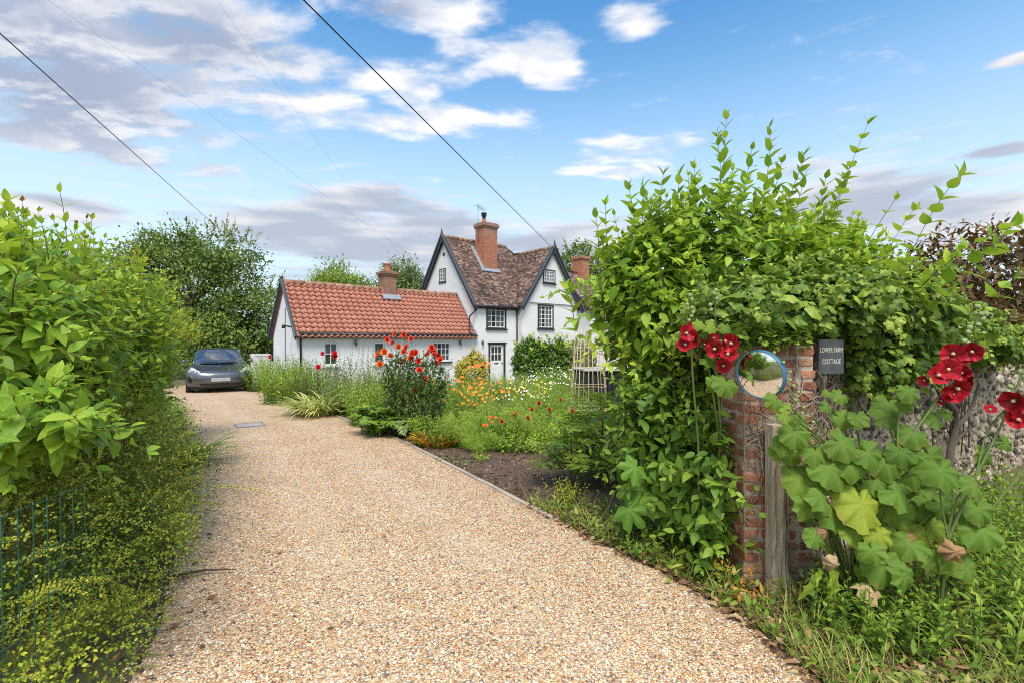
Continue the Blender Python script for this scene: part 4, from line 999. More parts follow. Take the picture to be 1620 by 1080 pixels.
st = np.column_stack([rng.uniform(0, .75, n), np.full(n, -.005), rng.uniform(.75, 1.45, n)]); P_ = [st]; dr_ = unit(np.column_stack([rng.normal(0, .5, n), np.zeros(n), rng.uniform(.3, 1, n)]))
for k in range(8): dr_ = unit(dr_+np.column_stack([rng.normal(0, .5, n), np.zeros(n), rng.normal(.15, .4, n)])); P_.append(P_[-1]+dr_*.045)
P_ = np.stack(P_, 1); P_[..., 1] += rng.normal(0, .006, P_.shape[:2]); P_[..., 2] = np.minimum(P_[..., 2], 1.6)
fb.tubes(P_, rng.uniform(.003, .007, n), .002, 5, rng.random(n)); fb.build('ivy_roots', ROOT, WL)
# house sign
SIGN = plain('slate_sign', (.085, .09, .095), .55, 0, .2, 14, .15)
sx_, sz_ = .215, .235
SG = empty('name_sign', (2.222, 3.375, 1.545), R(14), 'dark slate sign with the cottage name in pale letters on the flint wall', 'sign')
mb = MB(); mb.box(-sx_/2, sx_/2, -.008, .008, -sz_/2, sz_/2); mb.build('plate', SIGN, SG)
mb = MB()
for a in (-1, 1):
    for c in (-1, 1): mb.lathe([(0, -.002), (.004, -.002), (.004, .002), (0, .002)], 8, (a*.096, -.009, c*.106))
LET = plain('cream_letters', (.72, .70, .62), .6, 0, .1)
def text(name, s, size, loc, parent, m_, sx=.62, rot=(R(90), 0, 0), ext=.0008):
    cu = bpy.data.curves.new(name, 'FONT'); cu.body = s; cu.size = size; cu.extrude = ext; cu.align_x = 'CENTER'; cu.align_y = 'CENTER'; cu.space_character = 1.12
    o = bpy.data.objects.new(name, cu); COL.objects.link(o); bpy.context.view_layer.update()
    me = bpy.data.meshes.new_from_object(o); bpy.data.objects.remove(o)
    o = link(name, me, m_, parent); o.location = loc; o.rotation_euler = rot; o.scale = (sx, 1, 1); return o
text('lettering', 'LOWER FARM', .048, (.0, -.0095, .045), SG, LET, .60); text('lettering', 'COTTAGE', .048, (.0, -.0095, -.035), SG, LET, .66)

# black hose and old climber on the wall
def wallp(a, out, z): p = Vector(WL.location)+WD*a+WN*out; return (p.x, p.y, z)
BARK = tintmat('bark', ((0, (.06, .045, .035)), (1, (.16, .125, .10))), .95, 1.0, 40, .3)
CL = empty('climber_stem', wallp(2.45, .10, 0), 0, 'gnarled dark climber trunk twisting up the bare flint wall', 'plant')
def rel(p, o): return tuple(Vector(p)-Vector(o.location))
mb = MB(); pts = [wallp(2.35, .13, 0.0), wallp(2.40, .13, .35), wallp(2.52, .12, .62), wallp(2.72, .10, .80), wallp(2.66, .11, .98), wallp(2.42, .10, 1.10), wallp(2.28, .09, 1.25), wallp(2.2, .1, 1.55)]
mb.tube([rel(p, CL) for p in pts], [.042, .036, .030, .028, .034, .036, .030, .022], 10)
mb.tube([rel(p, CL) for p in (pts[3], wallp(3.0, .09, .86), wallp(3.3, .08, .98), wallp(3.5, .08, 1.2))], [.03, .022, .018, .012], 8)
mb.tube([rel(p, CL) for p in (pts[2], wallp(2.9, .09, .70), wallp(3.2, .08, .74))], [.02, .016, .010], 8)
for k in range(8):
    a = random.uniform(2.2, 3.4); mb.tube([rel(p, CL) for p in (wallp(a, .06, random.uniform(.5, 1.0)), wallp(a+random.uniform(-.2, .3), .06, 1.2), wallp(a+random.uniform(-.3, .3), .06, 1.5))], [.006, .005, .004], 5)
mb.build('trunk', BARK, CL)
HO = empty('garden_hose', wallp(3.1, .22, .62), 0, 'thin black coiled hose hanging by the flint wall', 'hose')
mb = MB()
for k in range(4):
    r_ = .17+.012*k; mb.tube([(r_*math.cos(a)*WD.x*1.3+.02*k, r_*math.cos(a)*WD.y*1.3, .07*math.sin(a)+.012*k) for a in np.linspace(0, 6.28, 28)], .006, 5)
mb.build('coil', BLACK, HO)

# ================================================================ cables overhead
def hp(a, b, z): p = P0+PU*a+PV*b; return Vector((p.x, p.y, z+ZH))
def cable(p, q_, back, r, sag, label):
    p, q_ = Vector(p), Vector(q_); p = p-(q_-p)*back; c = empty('overhead_cable', p, 0, label, 'cable', 'overhead cables'); mb = MB(); N_ = 26
    mb.tube([(q_-p)*(k/N_)-Vector((0, 0, sag*4*(k/N_)*(1-k/N_))) for k in range(N_+1)], r, 5); o = mb.build('wire', BLACK, c)
def pt(px, py, Y): return (xat(px, Y), Y, zat(py, Y))
cable(pt(0, 52, 9), pt(372, 385, 42), .25, .013, .02, 'thick black cable dropping behind the tall left tree')
cable(pt(480, 0, 8), hp(WPK, WB-.25, 6.95), .5, .014, .0, 'thick black cable running down to the right gable peak')
cable(pt(80, 0, 13), pt(742, 466, 22.6), .2, .0028, .1, 'thin grey cable crossing the sky to the left gable wall')
cable(pt(345, 0, 13), pt(672, 458, 23.0), .2, .002, .1, 'thinnest faint cable between the two thick ones')

# ================================================================ white yard wall, posts, obelisk, bins
yw = [(-12.6, 21.2), (-10.15, 19.0)]
mb = MB(); c1_ = hp(-LEN_C, WID_C, 0); mb.bar((-10.05, 18.75, .55), (c1_.x-.05, c1_.y-.35, .55), .22, 1.1); mb.bar((-10.07, 18.75, 1.13), (c1_.x-.05, c1_.y-.35, 1.13), .28, .06)
tag(mb.build('yard_wall', RENDER), 'low white rendered wall between the car and the cottage gable', 'wall')
WS = plain('stake_white', (.74, .74, .74), .6, 0, .1)
PK = empty('picket_gate', (-8.15, 17.0, 0), R(-20), 'small white wooden gate standing before the gable end wall', 'gate')
mb = MB()
for k in range(6): mb.box(-.42+k*.15, -.34+k*.15, -.012, .012, .08, .95+.03*(k % 2))
mb.build('pickets', WS, PK); mb = MB(); mb.box(-.45, .45, .013, .04, .22, .30); mb.box(-.45, .45, .013, .04, .70, .78); mb.build('rails', WS, PK)
mb = MB(); mb.box(.48, .58, -.05, .05, -.1, 1.12); mb.build('post', WS, PK)
CANE = tintmat('cane', ((0, (.56, .42, .25)), (1, (.76, .62, .43))), .7, .2, 40)
ob = gpt(931, 697); OB = empty('cane_obelisk', tuple(ob), 0, 'tall tapered bamboo cane plant support standing in the flower bed', 'plant support')
for k in range(11):
    a = 2*math.pi*k/11; mb = MB(); mb.tube([(.36*math.cos(a), .36*math.sin(a), 0), (.21*math.cos(a), .21*math.sin(a), 1.85)], .0065, 6, random.random()); mb.build('cane', CANE, OB)
for z in (.18, .55, .92, 1.22, 1.55):
    r_ = .36-.15*z/1.85+.012; mb = MB(); mb.tube([(r_*math.cos(a), r_*math.sin(a), z+.01*math.sin(3*a)) for a in np.linspace(0, 6.283, 20)], .006, 5, random.random()); mb.build('hoop', CANE, OB)
bn = np.array([2.0, 11.2, 0]); BN = empty('compost_bin', tuple(bn), R(10), 'black slatted compost bin behind the cane obelisk', 'bin')
mb = MB()
for k in range(7): mb.box(-.45+k*.13, -.34+k*.13, -.40, -.37, -.2, 1.0); mb.box(-.45+k*.13, -.34+k*.13, .37, .40, -.2, 1.0)
mb.box(-.44, .44, -.36, .36, -.2, .95); mb.build('slats', BLACK, BN); mb = MB(); mb.box(-.50, .50, -.45, .45, 1.001, 1.04); mb.build('lid', plain('bin_lid', (.5, .5, .48), .7), BN)

# ================================================================ wire fence at the left, twig
GRN = plain('green_plastic_wire', (.025, .13, .085), .4, 0, .15)
FE = empty('wire_fence', (-2.15, 1.5, 0), 0, 'green plastic coated wire mesh fence under the left hedge', 'fence')
def fw_(y, z): return (.03*math.sin(y*4)-.02*z, y, z)
mb = MB()
for k in range(14): y = k*.075; mb.tube([fw_(y, z) for z in np.linspace(.0, .93, 8)], .0022, 5)
for k in range(9): z = .02+k*.112; mb.tube([fw_(y, z) for y in np.linspace(0, .98, 10)], .0022, 5)
mb.build('mesh', GRN, FE); mb = MB(); mb.tube([fw_(.02, 0), fw_(.02, 1.0)], .014, 8); mb.build('post', GRN, FE)
tw = gpt(330, 912); TW = MB(); TW.tube([(-.42, -.07, .0), (-.2, -.06, .02), (-.02, .0, .03), (.10, .02, .025), (.17, .03, .02)], [.012, .010, .008, .006, .003], 7); TW.tube([(-.2, -.06, .02), (-.06, -.11, .03)], [.006, .002], 5)
o = TW.build('fallen_twig', BARK); o.location = (tw[0], tw[1], .02); tag(o, 'thin brown fallen twig lying across the gravel edge', 'twig')
# ================================================================ leaf templates and foliage materials
OVATE = leaf_tpl(.52, [(.10, .5), (.28, .95), (.5, .98), (.74, .62), (.90, .25)], .22, .22)
LANCE = leaf_tpl(.34, [(.15, .6), (.4, 1), (.7, .7)], .28, .22)
SMALL = leaf_tpl(.62, [(.45, 1)], .25, .1)
ROUND = leaf_tpl(.75, [(.2, .75), (.5, 1), (.8, .75)], .15, .12)
NEEDLE = leaf_tpl(.05, [(.4, 1)], .1, .15)
BLADE = blade_tpl(.045, 5, .9); BLADE2 = blade_tpl(.09, 5, .8); GRASS = blade_tpl(.022, 4, .55); STRAP = blade_tpl(.06, 6, 1.25)
def lobes(pts):
    a = np.array([p[0] for p in pts]); r = np.array([p[1] for p in pts]); return lambda x: float(np.interp(abs(x), a, r))
IVYL = polar_tpl(lobes([(0, .95), (.28, .68), (.5, .50), (.85, .74), (1.0, .78), (1.3, .56), (1.6, .50), (2.2, .56), (2.7, .42), (3.14, .12)]), 22, .22, 0, .02, .25)
MAPLE = polar_tpl(lobes([(0, 1.0), (.12, .80), (.22, .82), (.42, .45), (.62, .78), (.78, .97), (.9, .80), (1.02, .82), (1.3, .46), (1.6, .70), (1.8, .74), (2.1, .5), (2.6, .42), (3.14, .12)]), 38, .16, 0, .03, .2)
_hl = lobes([(0, 1.04), (.2, .97), (.46, .84), (.72, .96), (.95, .99), (1.22, .82), (1.5, .92), (1.8, .93), (2.1, .78), (2.5, .80), (2.85, .55), (3.14, .15)])
def holl_tpl(sd):
    r_ = random.Random(sd); ph = [r_.uniform(0, 6.28) for _ in range(6)]; n = 56; v = [(0, 0, 0)]; uv = [(.5, .5)]; f = []; rings = (.25, .5, .75, 1.0)
    for ri in rings:
        for k in range(n):
            a = -math.pi+2*math.pi*(k+.5)/n; r = _hl(a)*ri*(1+.05*ri*math.sin(a*3+ph[0])+.035*ri*math.sin(a*19+ph[1]))
            z = -.30*ri**2.2*(1+.5*math.sin(a*2+ph[2]))+.10*ri*ri*math.sin(a*7+ph[3])+.05*ri**3*math.sin(a*15+ph[4])+.06*ri*abs(math.sin(a*3.5))
            v.append((r*math.sin(a), r*math.cos(a), z)); uv.append((.5+r*math.sin(a)*.5, .5+r*math.cos(a)*.5))
    for k in range(n): f.append((0, 1+(k+1) % n, 1+k))
    for j in range(3):
        o = 1+j*n; p = o+n
        for k in range(n): f.append((o+k, o+(k+1) % n, p+(k+1) % n, p+k))
    return Tpl(v, f, uv)
HOLLS = [holl_tpl(k) for k in range(6)]; HOLL = HOLLS[0]
CRUMP = polar_tpl(lobes([(0, 1.0), (.4, .6), (.9, .9), (1.4, .5), (2.2, .7), (3.14, .2)]), 18, .5, 0, .28, .0, (.5, 1.0))
L_LIGHT = leafmat('leaf_light', (.05, .14, .016), (.18, .35, .04), (.42, .56, .08))
L_YEL = leafmat('leaf_yellowgreen', (.05, .12, .012), (.17, .29, .025), (.42, .48, .05))
L_MID = leafmat('leaf_mid', (.03, .095, .016), (.105, .23, .034), (.27, .41, .06))
L_DARK = leafmat('leaf_dark', (.014, .045, .012), (.04, .10, .022), (.11, .19, .045), .35)
L_GREY = leafmat('leaf_greygreen', (.05, .11, .04), (.14, .25, .09), (.30, .42, .20))
L_IVY = leafmat('leaf_ivy', (.022, .07, .012), (.10, .20, .032), (.28, .40, .07), .40, .22, 'palm', spec=.3)
L_HOLL = leafmat('leaf_hollyhock', (.035, .11, .02), (.105, .22, .038), (.36, .43, .05), .65, .30, 'palm', .45)
L_SYC = leafmat('leaf_sycamore', (.04, .12, .02), (.11, .25, .04), (.22, .38, .07), .5, .25, 'palm')
L_COPP = leafmat('leaf_copper', (.04, .028, .015), (.12, .075, .032), (.31, .175, .06), .4, .15)
L_FEA = leafmat('leaf_feathery', (.08, .19, .03), (.23, .40, .065), (.44, .58, .13), .6, .35, None)
L_GRASS = leafmat('grass_blade', (.05, .12, .02), (.15, .26, .045), (.42, .42, .17), .6, .3, None)
L_VAR = leafmat('leaf_variegated', (.10, .20, .05), (.32, .42, .13), (.62, .64, .34), .5, .3, None)
L_AUT = leafmat('leaf_bronze', (.12, .14, .02), (.40, .26, .04), (.58, .30, .05), .5, .25, None)
L_DRY = tintmat('dead_leaf', ((0, (.10, .05, .028)), (.4, (.26, .13, .06)), (.75, (.42, .24, .12)), (1, (.52, .38, .22))), .85, .4, 60, nvar=.5)
STEM_G = tintmat('stem_green', ((0, (.07, .12, .03)), (1, (.20, .26, .08))), .6); STEM_B = tintmat('stem_brown', ((0, (.055, .035, .024)), (.6, (.15, .105, .07)), (1, (.26, .20, .13))), .85, .5, 60)
STEM_R = tintmat('stem_reddish', ((0, (.10, .04, .025)), (1, (.22, .13, .05))), .6)
UPZ = np.array([0, 0, 1.])

def shrub(root, ells, tpl, lm, sm, size, nshoot, nfill, L=(.3, .55), K=7, tint=(.2, .6), tip=.35, mode='opp', upw=.6, outw=.7, ang=55, sag=.08, shell=(.72, .98), inner=0, filltint=None, zmin=.05, rstem=.003, keep=None, core=True, t0=.12, ftpl=None, fsize=None, pre=None):
    """foliage and stems of one shrub grown over a union of ellipsoids"""
    fl, fs = pre or (FB(), FB())
    P, N = ell_pts(ells, nshoot, shell, .75, zmin)
    if keep is not None: k = keep(P); P, N = P[k], N[k]
    D = unit(N*outw+UPZ*upw+rv(len(P))*.35); Lr = rng.uniform(L[0], L[1], len(P))
    shoots(fl, fs, P-D*Lr[:, None]*.45, D, Lr, K, tpl, size, sag, ang, mode, tint, tip, rstem, t0)
    P, N = ell_pts(ells, nfill, (.62, 1.0), .62, zmin)
    if keep is not None: k = keep(P); P, N = P[k], N[k]
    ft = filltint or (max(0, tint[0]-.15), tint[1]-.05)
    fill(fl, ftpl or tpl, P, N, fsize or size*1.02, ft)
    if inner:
        P, N = ell_pts(ells, inner, (.2, .68), 0, zmin); fill(fl, ftpl or tpl, P, N, (fsize or size)*1.1, (ft[0]*.6, ft[1]*.8))  # inner leaves tinted darker, interior shade put into their colour
    if core:      # main limbs from the base
        for c, r in ells:
            n = 9; e_, _ = ell_pts([(c, np.array(r)*.85)], n, (.6, 1), 0, -9); n = len(e_)
            b = np.array([c[0], c[1], 0])+rng.normal(0, .12, (n, 3))*[1, 1, 0]; b[:, 2] = gz(b[:, 0], b[:, 1])
            u = np.linspace(0, 1, 7)[None, :, None]; mid = (b+e_)/2+rng.normal(0, .12, (n, 3))+[0, 0, .15]
            fs.tubes((1-u)**2*b[:, None]+2*u*(1-u)*mid[:, None]+u**2*e_[:, None], rng.uniform(.008, .02, n)*min(1.6, max(.6, r[2])), .003, 6, rng.random(n))
    o0 = np.array(root.location)
    for f_ in (fl, fs): f_.V = [v-o0 for v in f_.V]
    fo = fl.build('foliage', lm, root); st = fs.build('stems', sm, root)
    return fo, st
def plant(name, label, cat, x, y, group=None, z=None): return empty(name, (x, y, float(gz(x, y)) if z is None else z), 0, label, cat, group)

# ================================================================ left hedge
# broad pale leaves, nearest
fl = fs = None
RT = plant('broad_leaved_shrub', 'tall shrub with large pale green leaves and reddish shoots, nearest at far left', 'shrub', -3.2, 2.7)
e = [((-3.25, 2.75, 1.55), (.90, .72, .80)), ((-3.85, 3.9, 1.6), (.95, .85, .85)), ((-2.75, 2.35, 1.25), (.42, .38, .34))]
fl, fs = FB(), FB()
P, N = ell_pts([((-1.88, 1.95, 1.33), (.26, .22, .20)), ((-2.2, 2.1, 1.75), (.25, .2, .25))], 46, (.5, 1), .5); D = unit(N*.5+np.array([.5, -.2, .45])+rv(len(P))*.3); shoots(fl, fs, P-D*.2, D, rng.uniform(.25, .42, len(P)), 6, OVATE, .112, .12, 60, 'opp', (.10, .55), .2, .004, .1, .6)
for (px, py, Y, L_) in ((78, 298, 3.0, .85), (30, 370, 2.6, .5), (5, 315, 2.5, .5), (110, 360, 3.3, .5), (130, 390, 3.9, .45), (55, 360, 3.1, .5), (18, 430, 2.4, .4)):
    tipp = np.array([xat(px, Y), Y, zat(py, Y)]); D = unit(np.array([rng.normal(.12, .12), rng.normal(0, .1), 1.0]))
    shoots(fl, fs, tipp-D*L_, D, L_, 9, LANCE if px > 60 else OVATE, .14, .02, 52, 'opp', (.5, .8), .25, .005, .1, .35)
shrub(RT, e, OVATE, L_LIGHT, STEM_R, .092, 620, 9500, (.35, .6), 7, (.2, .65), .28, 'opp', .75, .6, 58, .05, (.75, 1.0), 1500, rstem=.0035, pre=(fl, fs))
# small leaved honeysuckle with golden tips
RT = plant('small_leaved_shrub', 'sprawling golden-tipped shrub with tiny leaves spilling over the wire fence', 'shrub', -2.9, 3.2)
e = [((-2.72, 2.55, .42), (.58, .75, .62)), ((-3.08, 3.55, .55), (.68, .9, .72)), ((-3.3, 3.3, 1.35), (.62, .55, .42)), ((-3.85, 4.5, .7), (.6, .7, .75)), ((-2.35, 2.0, .15), (.42, .5, .36)), ((-2.52, 3.05, .32), (.42, .6, .40)), ((-2.08, 2.40, .12), (.26, .4, .24)), ((-3.2, 4.0, .25), (.4, .6, .4)), ((-3.2, 1.0, .8), (.95, 1.25, 1.0))]
fl, fs = FB(), FB()
P, N = ell_pts(e, 2900, (.72, 1.0), .72, .03); D = unit(N*.75+UPZ*.28+np.array([.30, .02, 0])+rv(len(P))*.3); Lr = rng.uniform(.14, .32, len(P))
shoots(fl, fs, P-D*Lr[:, None]*.5, D, Lr, 15, SMALL, .017, .25, 62, 'opp', (.15, .65), .45, .0016, .0, .65, .8, .2, .05)
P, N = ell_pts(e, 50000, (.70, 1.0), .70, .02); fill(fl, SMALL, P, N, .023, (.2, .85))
P, N = ell_pts(e, 10000, (.3, .66), 0, .02); fill(fl, SMALL, P, N, .024, (.0, .2))  # deep leaves get a dark tint as painted interior shade
for k in range(26):
    c, r = e[rng.integers(0, 4)]; a = np.array([c[0]+.2, c[1]-.3, c[2]])+rng.normal(0, .22, 3); D = unit(np.array([.9, -.1, .35])+rng.normal(0, .3, 3))
    shoots(fl, fs, a, D, rng.uniform(.5, .8), 34, SMALL, .016, .25, 65, 'opp', (.35, .7), .3, .002, .05, .7, .8, .2, .05)
for f_ in (fl, fs): f_.V = [v-np.array(RT.location) for v in f_.V]
L_LON = leafmat('leaf_honeysuckle', (.06, .125, .02), (.21, .32, .04), (.54, .56, .07), .40, .25, None)
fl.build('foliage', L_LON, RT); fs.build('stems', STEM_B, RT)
# pointed mid green further along
RT = plant('hedge_shrub', 'dense mid green hedge shrub with pointed leaves along the left of the drive', 'shrub', -4.9, 5.6)
e = [((-4.55, 4.9, 1.15), (.95, .95, 1.12)), ((-5.65, 6.2, 1.15), (1.05, 1.0, 1.15)), ((-6.85, 7.6, 1.15), (1.15, 1.0, 1.15)), ((-4.15, 4.6, .6), (.55, .7, .6)), ((-4.80, 5.6, 1.72), (.62, .9, .78)), ((-5.75, 7.2, 1.74), (.72, 1.0, .78)), ((-4.05, 4.65, 1.78), (.6, .8, .70))]
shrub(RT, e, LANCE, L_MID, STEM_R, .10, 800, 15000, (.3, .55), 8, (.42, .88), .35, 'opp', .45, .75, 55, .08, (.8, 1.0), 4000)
fl, fs = FB(), FB()
P, N = ell_pts([(c, (r[0]*1.0, r[1], r[2])) for c, r in e[:3]+e[4:]], 620, (.92, 1.04), .9, 1.5); D = unit(N*.45+UPZ*.45+np.array([.3, 0, 0])+rv(len(P))*.25)
shoots(fl, fs, P-D*.1, D, rng.uniform(.2, .42, len(P)), 7, LANCE, .10, .05, 50, 'opp', (.5, .85), .25, .003, .1, .5)
for f_ in (fl, fs): f_.V = [v-np.array(RT.location) for v in f_.V]
fl.build('young_growth', L_YEL, RT); fs.build('young_stems', STEM_R, RT)
# thin tall shoots standing over the hedge
RT = plant('tall_shoot', 'bare thin shoots with few bronze leaf pairs above the hedge top', 'plant', -4.2, 5.0)
fl, fs = FB(), FB()
for px, py, Y in ((112, 352, 4.4), (131, 346, 4.4), (190, 370, 5.5), (184, 392, 5.4), (300, 455, 8.0), (46, 322, 3.4)):
    tp_ = np.array([xat(px, Y), Y, zat(py, Y)]); shoots(fl, fs, tp_-[0.02, 0, .55], UPZ+rng.normal(0, .06, 3), .55, 6, OVATE, .085, 0, 50, 'opp', (.3, .9), .1, .004, .4, .3)
for f_ in (fl, fs): f_.V = [v-np.array(RT.location) for v in f_.V]
fl.build('leaves', leafmat('leaf_reddish', (.10, .12, .03), (.19, .20, .05), (.30, .16, .07)), RT); fs.build('stems', STEM_R, RT)
# strappy tuft at the hedge foot
def blades(name, label, cat, x, y, r, n, size, tpl, m, tint=(.2, .8), lean=.55, group=None, zoff=0):
    o = plant(name, label, cat, x, y, group); fb = FB(); a = rng.uniform(0, 6.28, n); rr = r*np.sqrt(rng.random(n))
    P = np.column_stack([rr*np.cos(a), rr*np.sin(a), np.zeros(n)+zoff]); D = unit(np.column_stack([np.cos(a)*lean*rng.uniform(.2, 1.2, n), np.sin(a)*lean*rng.uniform(.2, 1.2, n), np.ones(n)])+rng.normal(0, .12, (n, 3)))
    fb.scatter(tpl, P, D, UPZ-D*.3+rng.normal(0, .1, (n, 3)), size*rng.uniform(.6, 1.15, n), rng.uniform(tint[0], tint[1], n)); fb.build('leaves', m, o); return o
g_ = gp(292, 735); blades('strap_leaved_plant', 'tuft of long strappy green leaves arching onto the gravel at the hedge end', 'plant', g_[0], g_[1], .22, 120, .62, STRAP, L_MID, (.25, .8), .7)
# low nettles and ivy at the foot (uncountable)
fl = FB(); n = 5200; i = rng.integers(14, 60, n); base = LE[i]; P = np.column_stack([base[:, 0]-.35+np.abs(rng.normal(0, .22, n))*rng.choice([-1, 1], n)+.08, base[:, 1]+rng.normal(0, .12, n), np.abs(rng.normal(.06, .08, n))])
fill(fl, OVATE, P, np.tile([.5, -.2, .6], (n, 1)), .05, (.1, .75), .4, .0, .8, .7)
tag(fl.build('undergrowth', L_MID), 'low leafy weeds creeping out from under the left hedge', 'weeds', kind='stuff')
fb = FB(); n = 700; i = rng.integers(10, 52, n); P = np.column_stack([LE[i, 0]+rng.normal(0, .14, n), LE[i, 1]+rng.normal(0, .1, n), rng.uniform(.016, .04, n)])
fb.scatter(SMALL, P, rv(n)*[1, 1, .2], UPZ+rv(n)*.5, rng.uniform(.02, .07, n), rng.random(n))
tag(fb.build('leaf_litter', L_DRY), 'brown fallen leaves along the foot of the left hedge', 'dead leaves', kind='stuff')

# ================================================================ big shrub behind the pillar
RT = plant('tall_garden_shrub', 'big bright green shrub with pointed leaves towering behind the brick pillar', 'shrub', 1.75, 4.55)
e = [((1.82, 4.6, 2.1), (.90, .85, .92)), ((2.65, 4.85, 2.05), (1.0, .85, .88)), ((1.28, 4.45, 1.98), (.50, .6, .66)), ((3.35, 5.05, 1.85), (.8, .7, .62)), ((1.55, 4.35, 1.2), (.55, .45, .55))]
fl, fs = FB(), FB()
for px, py, Y, L_, dx in ((1150, 188, 4.4, 1.1, 0), (1200, 200, 4.5, 1.0, .05), (1122, 215, 4.4, .9, -.04), (1255, 245, 4.6, .8, .12), (1043, 280, 4.4, .6, -.03), (1012, 300, 4.4, .6, -.05), (1062, 278, 4.4, .6, 0), (958, 325, 4.4, .6, -.05), (994, 300, 4.3, .5, -.1), (936, 345, 4.3, .45, -.15), (1268, 280, 4.6, .6, .15), (1095, 265, 4.4, .7, 0), (1175, 240, 4.6, .8, 0), (1300, 285, 4.6, .7, .1), (1328, 270, 4.7, .7, .15), (1230, 260, 4.6, .7, .05), (890, 455, 4.2, .4, -.3)):
    tp_ = np.array([xat(px, Y), Y, zat(py, Y)]); D = unit(np.array([dx+rng.normal(0, .03), rng.normal(0, .05), 1.0])); shoots(fl, fs, tp_-D*L_, D, L_, int(L_*13), OVATE, .15, 0, 52, 'opp', (.25, .6), .12, .0045, .05, .35, .62)
# hanging left arm and low branches
for px, py, Y in ((880, 455, 4.1), (868, 470, 4.0), (900, 500, 4.0), (905, 530, 4.0), (920, 560, 3.9), (1010, 590, 3.8), (945, 470, 4.1), (930, 440, 4.2)):
    a = np.array([1.25, 4.4, zat(py, Y)+.15]); b_ = np.array([xat(px, Y), Y, zat(py, Y)]); D = b_-a; L_ = np.linalg.norm(D); shoots(fl, fs, a, D, L_, max(5, int(L_*13)), OVATE, .11, .08, 60, 'opp', (.35, .75), .15, .004, .1, .5)
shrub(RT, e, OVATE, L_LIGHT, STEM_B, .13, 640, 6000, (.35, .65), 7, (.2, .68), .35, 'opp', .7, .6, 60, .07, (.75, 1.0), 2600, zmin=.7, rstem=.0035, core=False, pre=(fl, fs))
fs = FB(); n = 34; b_ = np.column_stack([rng.uniform(1.15, 2.2, n), rng.uniform(4.2, 4.9, n), np.zeros(n)]); t_ = np.column_stack([np.clip(b_[:, 0]+rng.normal(0, .35, n), 1.1, 2.9), b_[:, 1]+rng.normal(-.05, .3, n), rng.uniform(1.4, 2.5, n)]); mdl = (b_+t_)/2+rng.normal(0, .14, (n, 3)); u = np.linspace(0, 1, 9)[None, :, None]
fs.tubes((1-u)**2*b_[:, None]+2*u*(1-u)*mdl[:, None]+u**2*t_[:, None]-np.array(RT.location), rng.uniform(.009, .022, n), .005, 6, rng.random(n))
n = 70; b_ = np.column_stack([rng.uniform(.9, 2.1, n), rng.uniform(3.95, 4.5, n), rng.uniform(.7, 1.6, n)]); D = rv(n)*[1, .5, .6]; wv_ = np.cumsum(rng.normal(0, .02, (n, 6, 3)), 1)
fs.tubes(b_[:, None]+D[:, None]*np.linspace(0, .5, 6)[None, :, None]+wv_-np.array(RT.location), .004, .002, 5, rng.random(n)); fs.build('trunks', STEM_B, RT)
# dark lower foliage left of the pillar
RT = plant('dark_leaved_shrub', 'dark shaded shrub with broad drooping leaves low beside the brick pillar', 'shrub', 1.35, 3.95)
e = [((1.30, 3.95, .62), (.42, .38, .58)), ((1.2, 4.15, .95), (.38, .4, .5)), ((1.62, 4.05, .65), (.28, .3, .6)), ((1.36, 3.42, .62), (.19, .24, .62))]
shrub(RT, e, OVATE, L_MID, STEM_B, .10, 130, 1500, (.25, .45), 6, (.2, .7), .3, 'opp', .3, .8, 62, .2, (.7, 1), 500, keep=lambda P: P[:, 1] < 4.6, core=False)
RT = plant('sycamore_seedling', 'young sycamore with pale five-lobed leaves among the shrub base', 'plant', 1.05, 3.75)
fb = FB(); fs = FB()
for px, py, s_, tt_ in ((1032, 778, 36, .6), (1058, 785, 24, .7), (1110, 785, 40, .55), (1072, 742, 36, .75), (1090, 755, 28, .65), (1065, 806, 26, .4), (1000, 765, 38, .3), (990, 800, 34, .25), (1080, 715, 22, .6), (1010, 735, 28, .4), (1120, 745, 26, .4), (1045, 745, 24, .5)):
    Y = 3.72+rng.normal(0, .06); p = np.array([xat(px, Y), Y, zat(py, Y)]); r_ = s_/F*Y
    fb.scatter(MAPLE, p-np.array(RT.location), np.array([rng.normal(0, .5), -.4, -.9]), np.array([rng.normal(0, .25), -1, .45]), r_*1.15, tt_)
    u = np.linspace(0, 1, 6)[:, None]; b_ = np.array([1.08, 3.85, .1]); fs.tubes((b_*(1-u)+p*u+np.array([0, .12, .1])*np.sin(u*3.1))-np.array(RT.location), .005, .0025, 5)
fb.build('leaves', L_SYC, RT); fs.build('stems', STEM_G, RT)

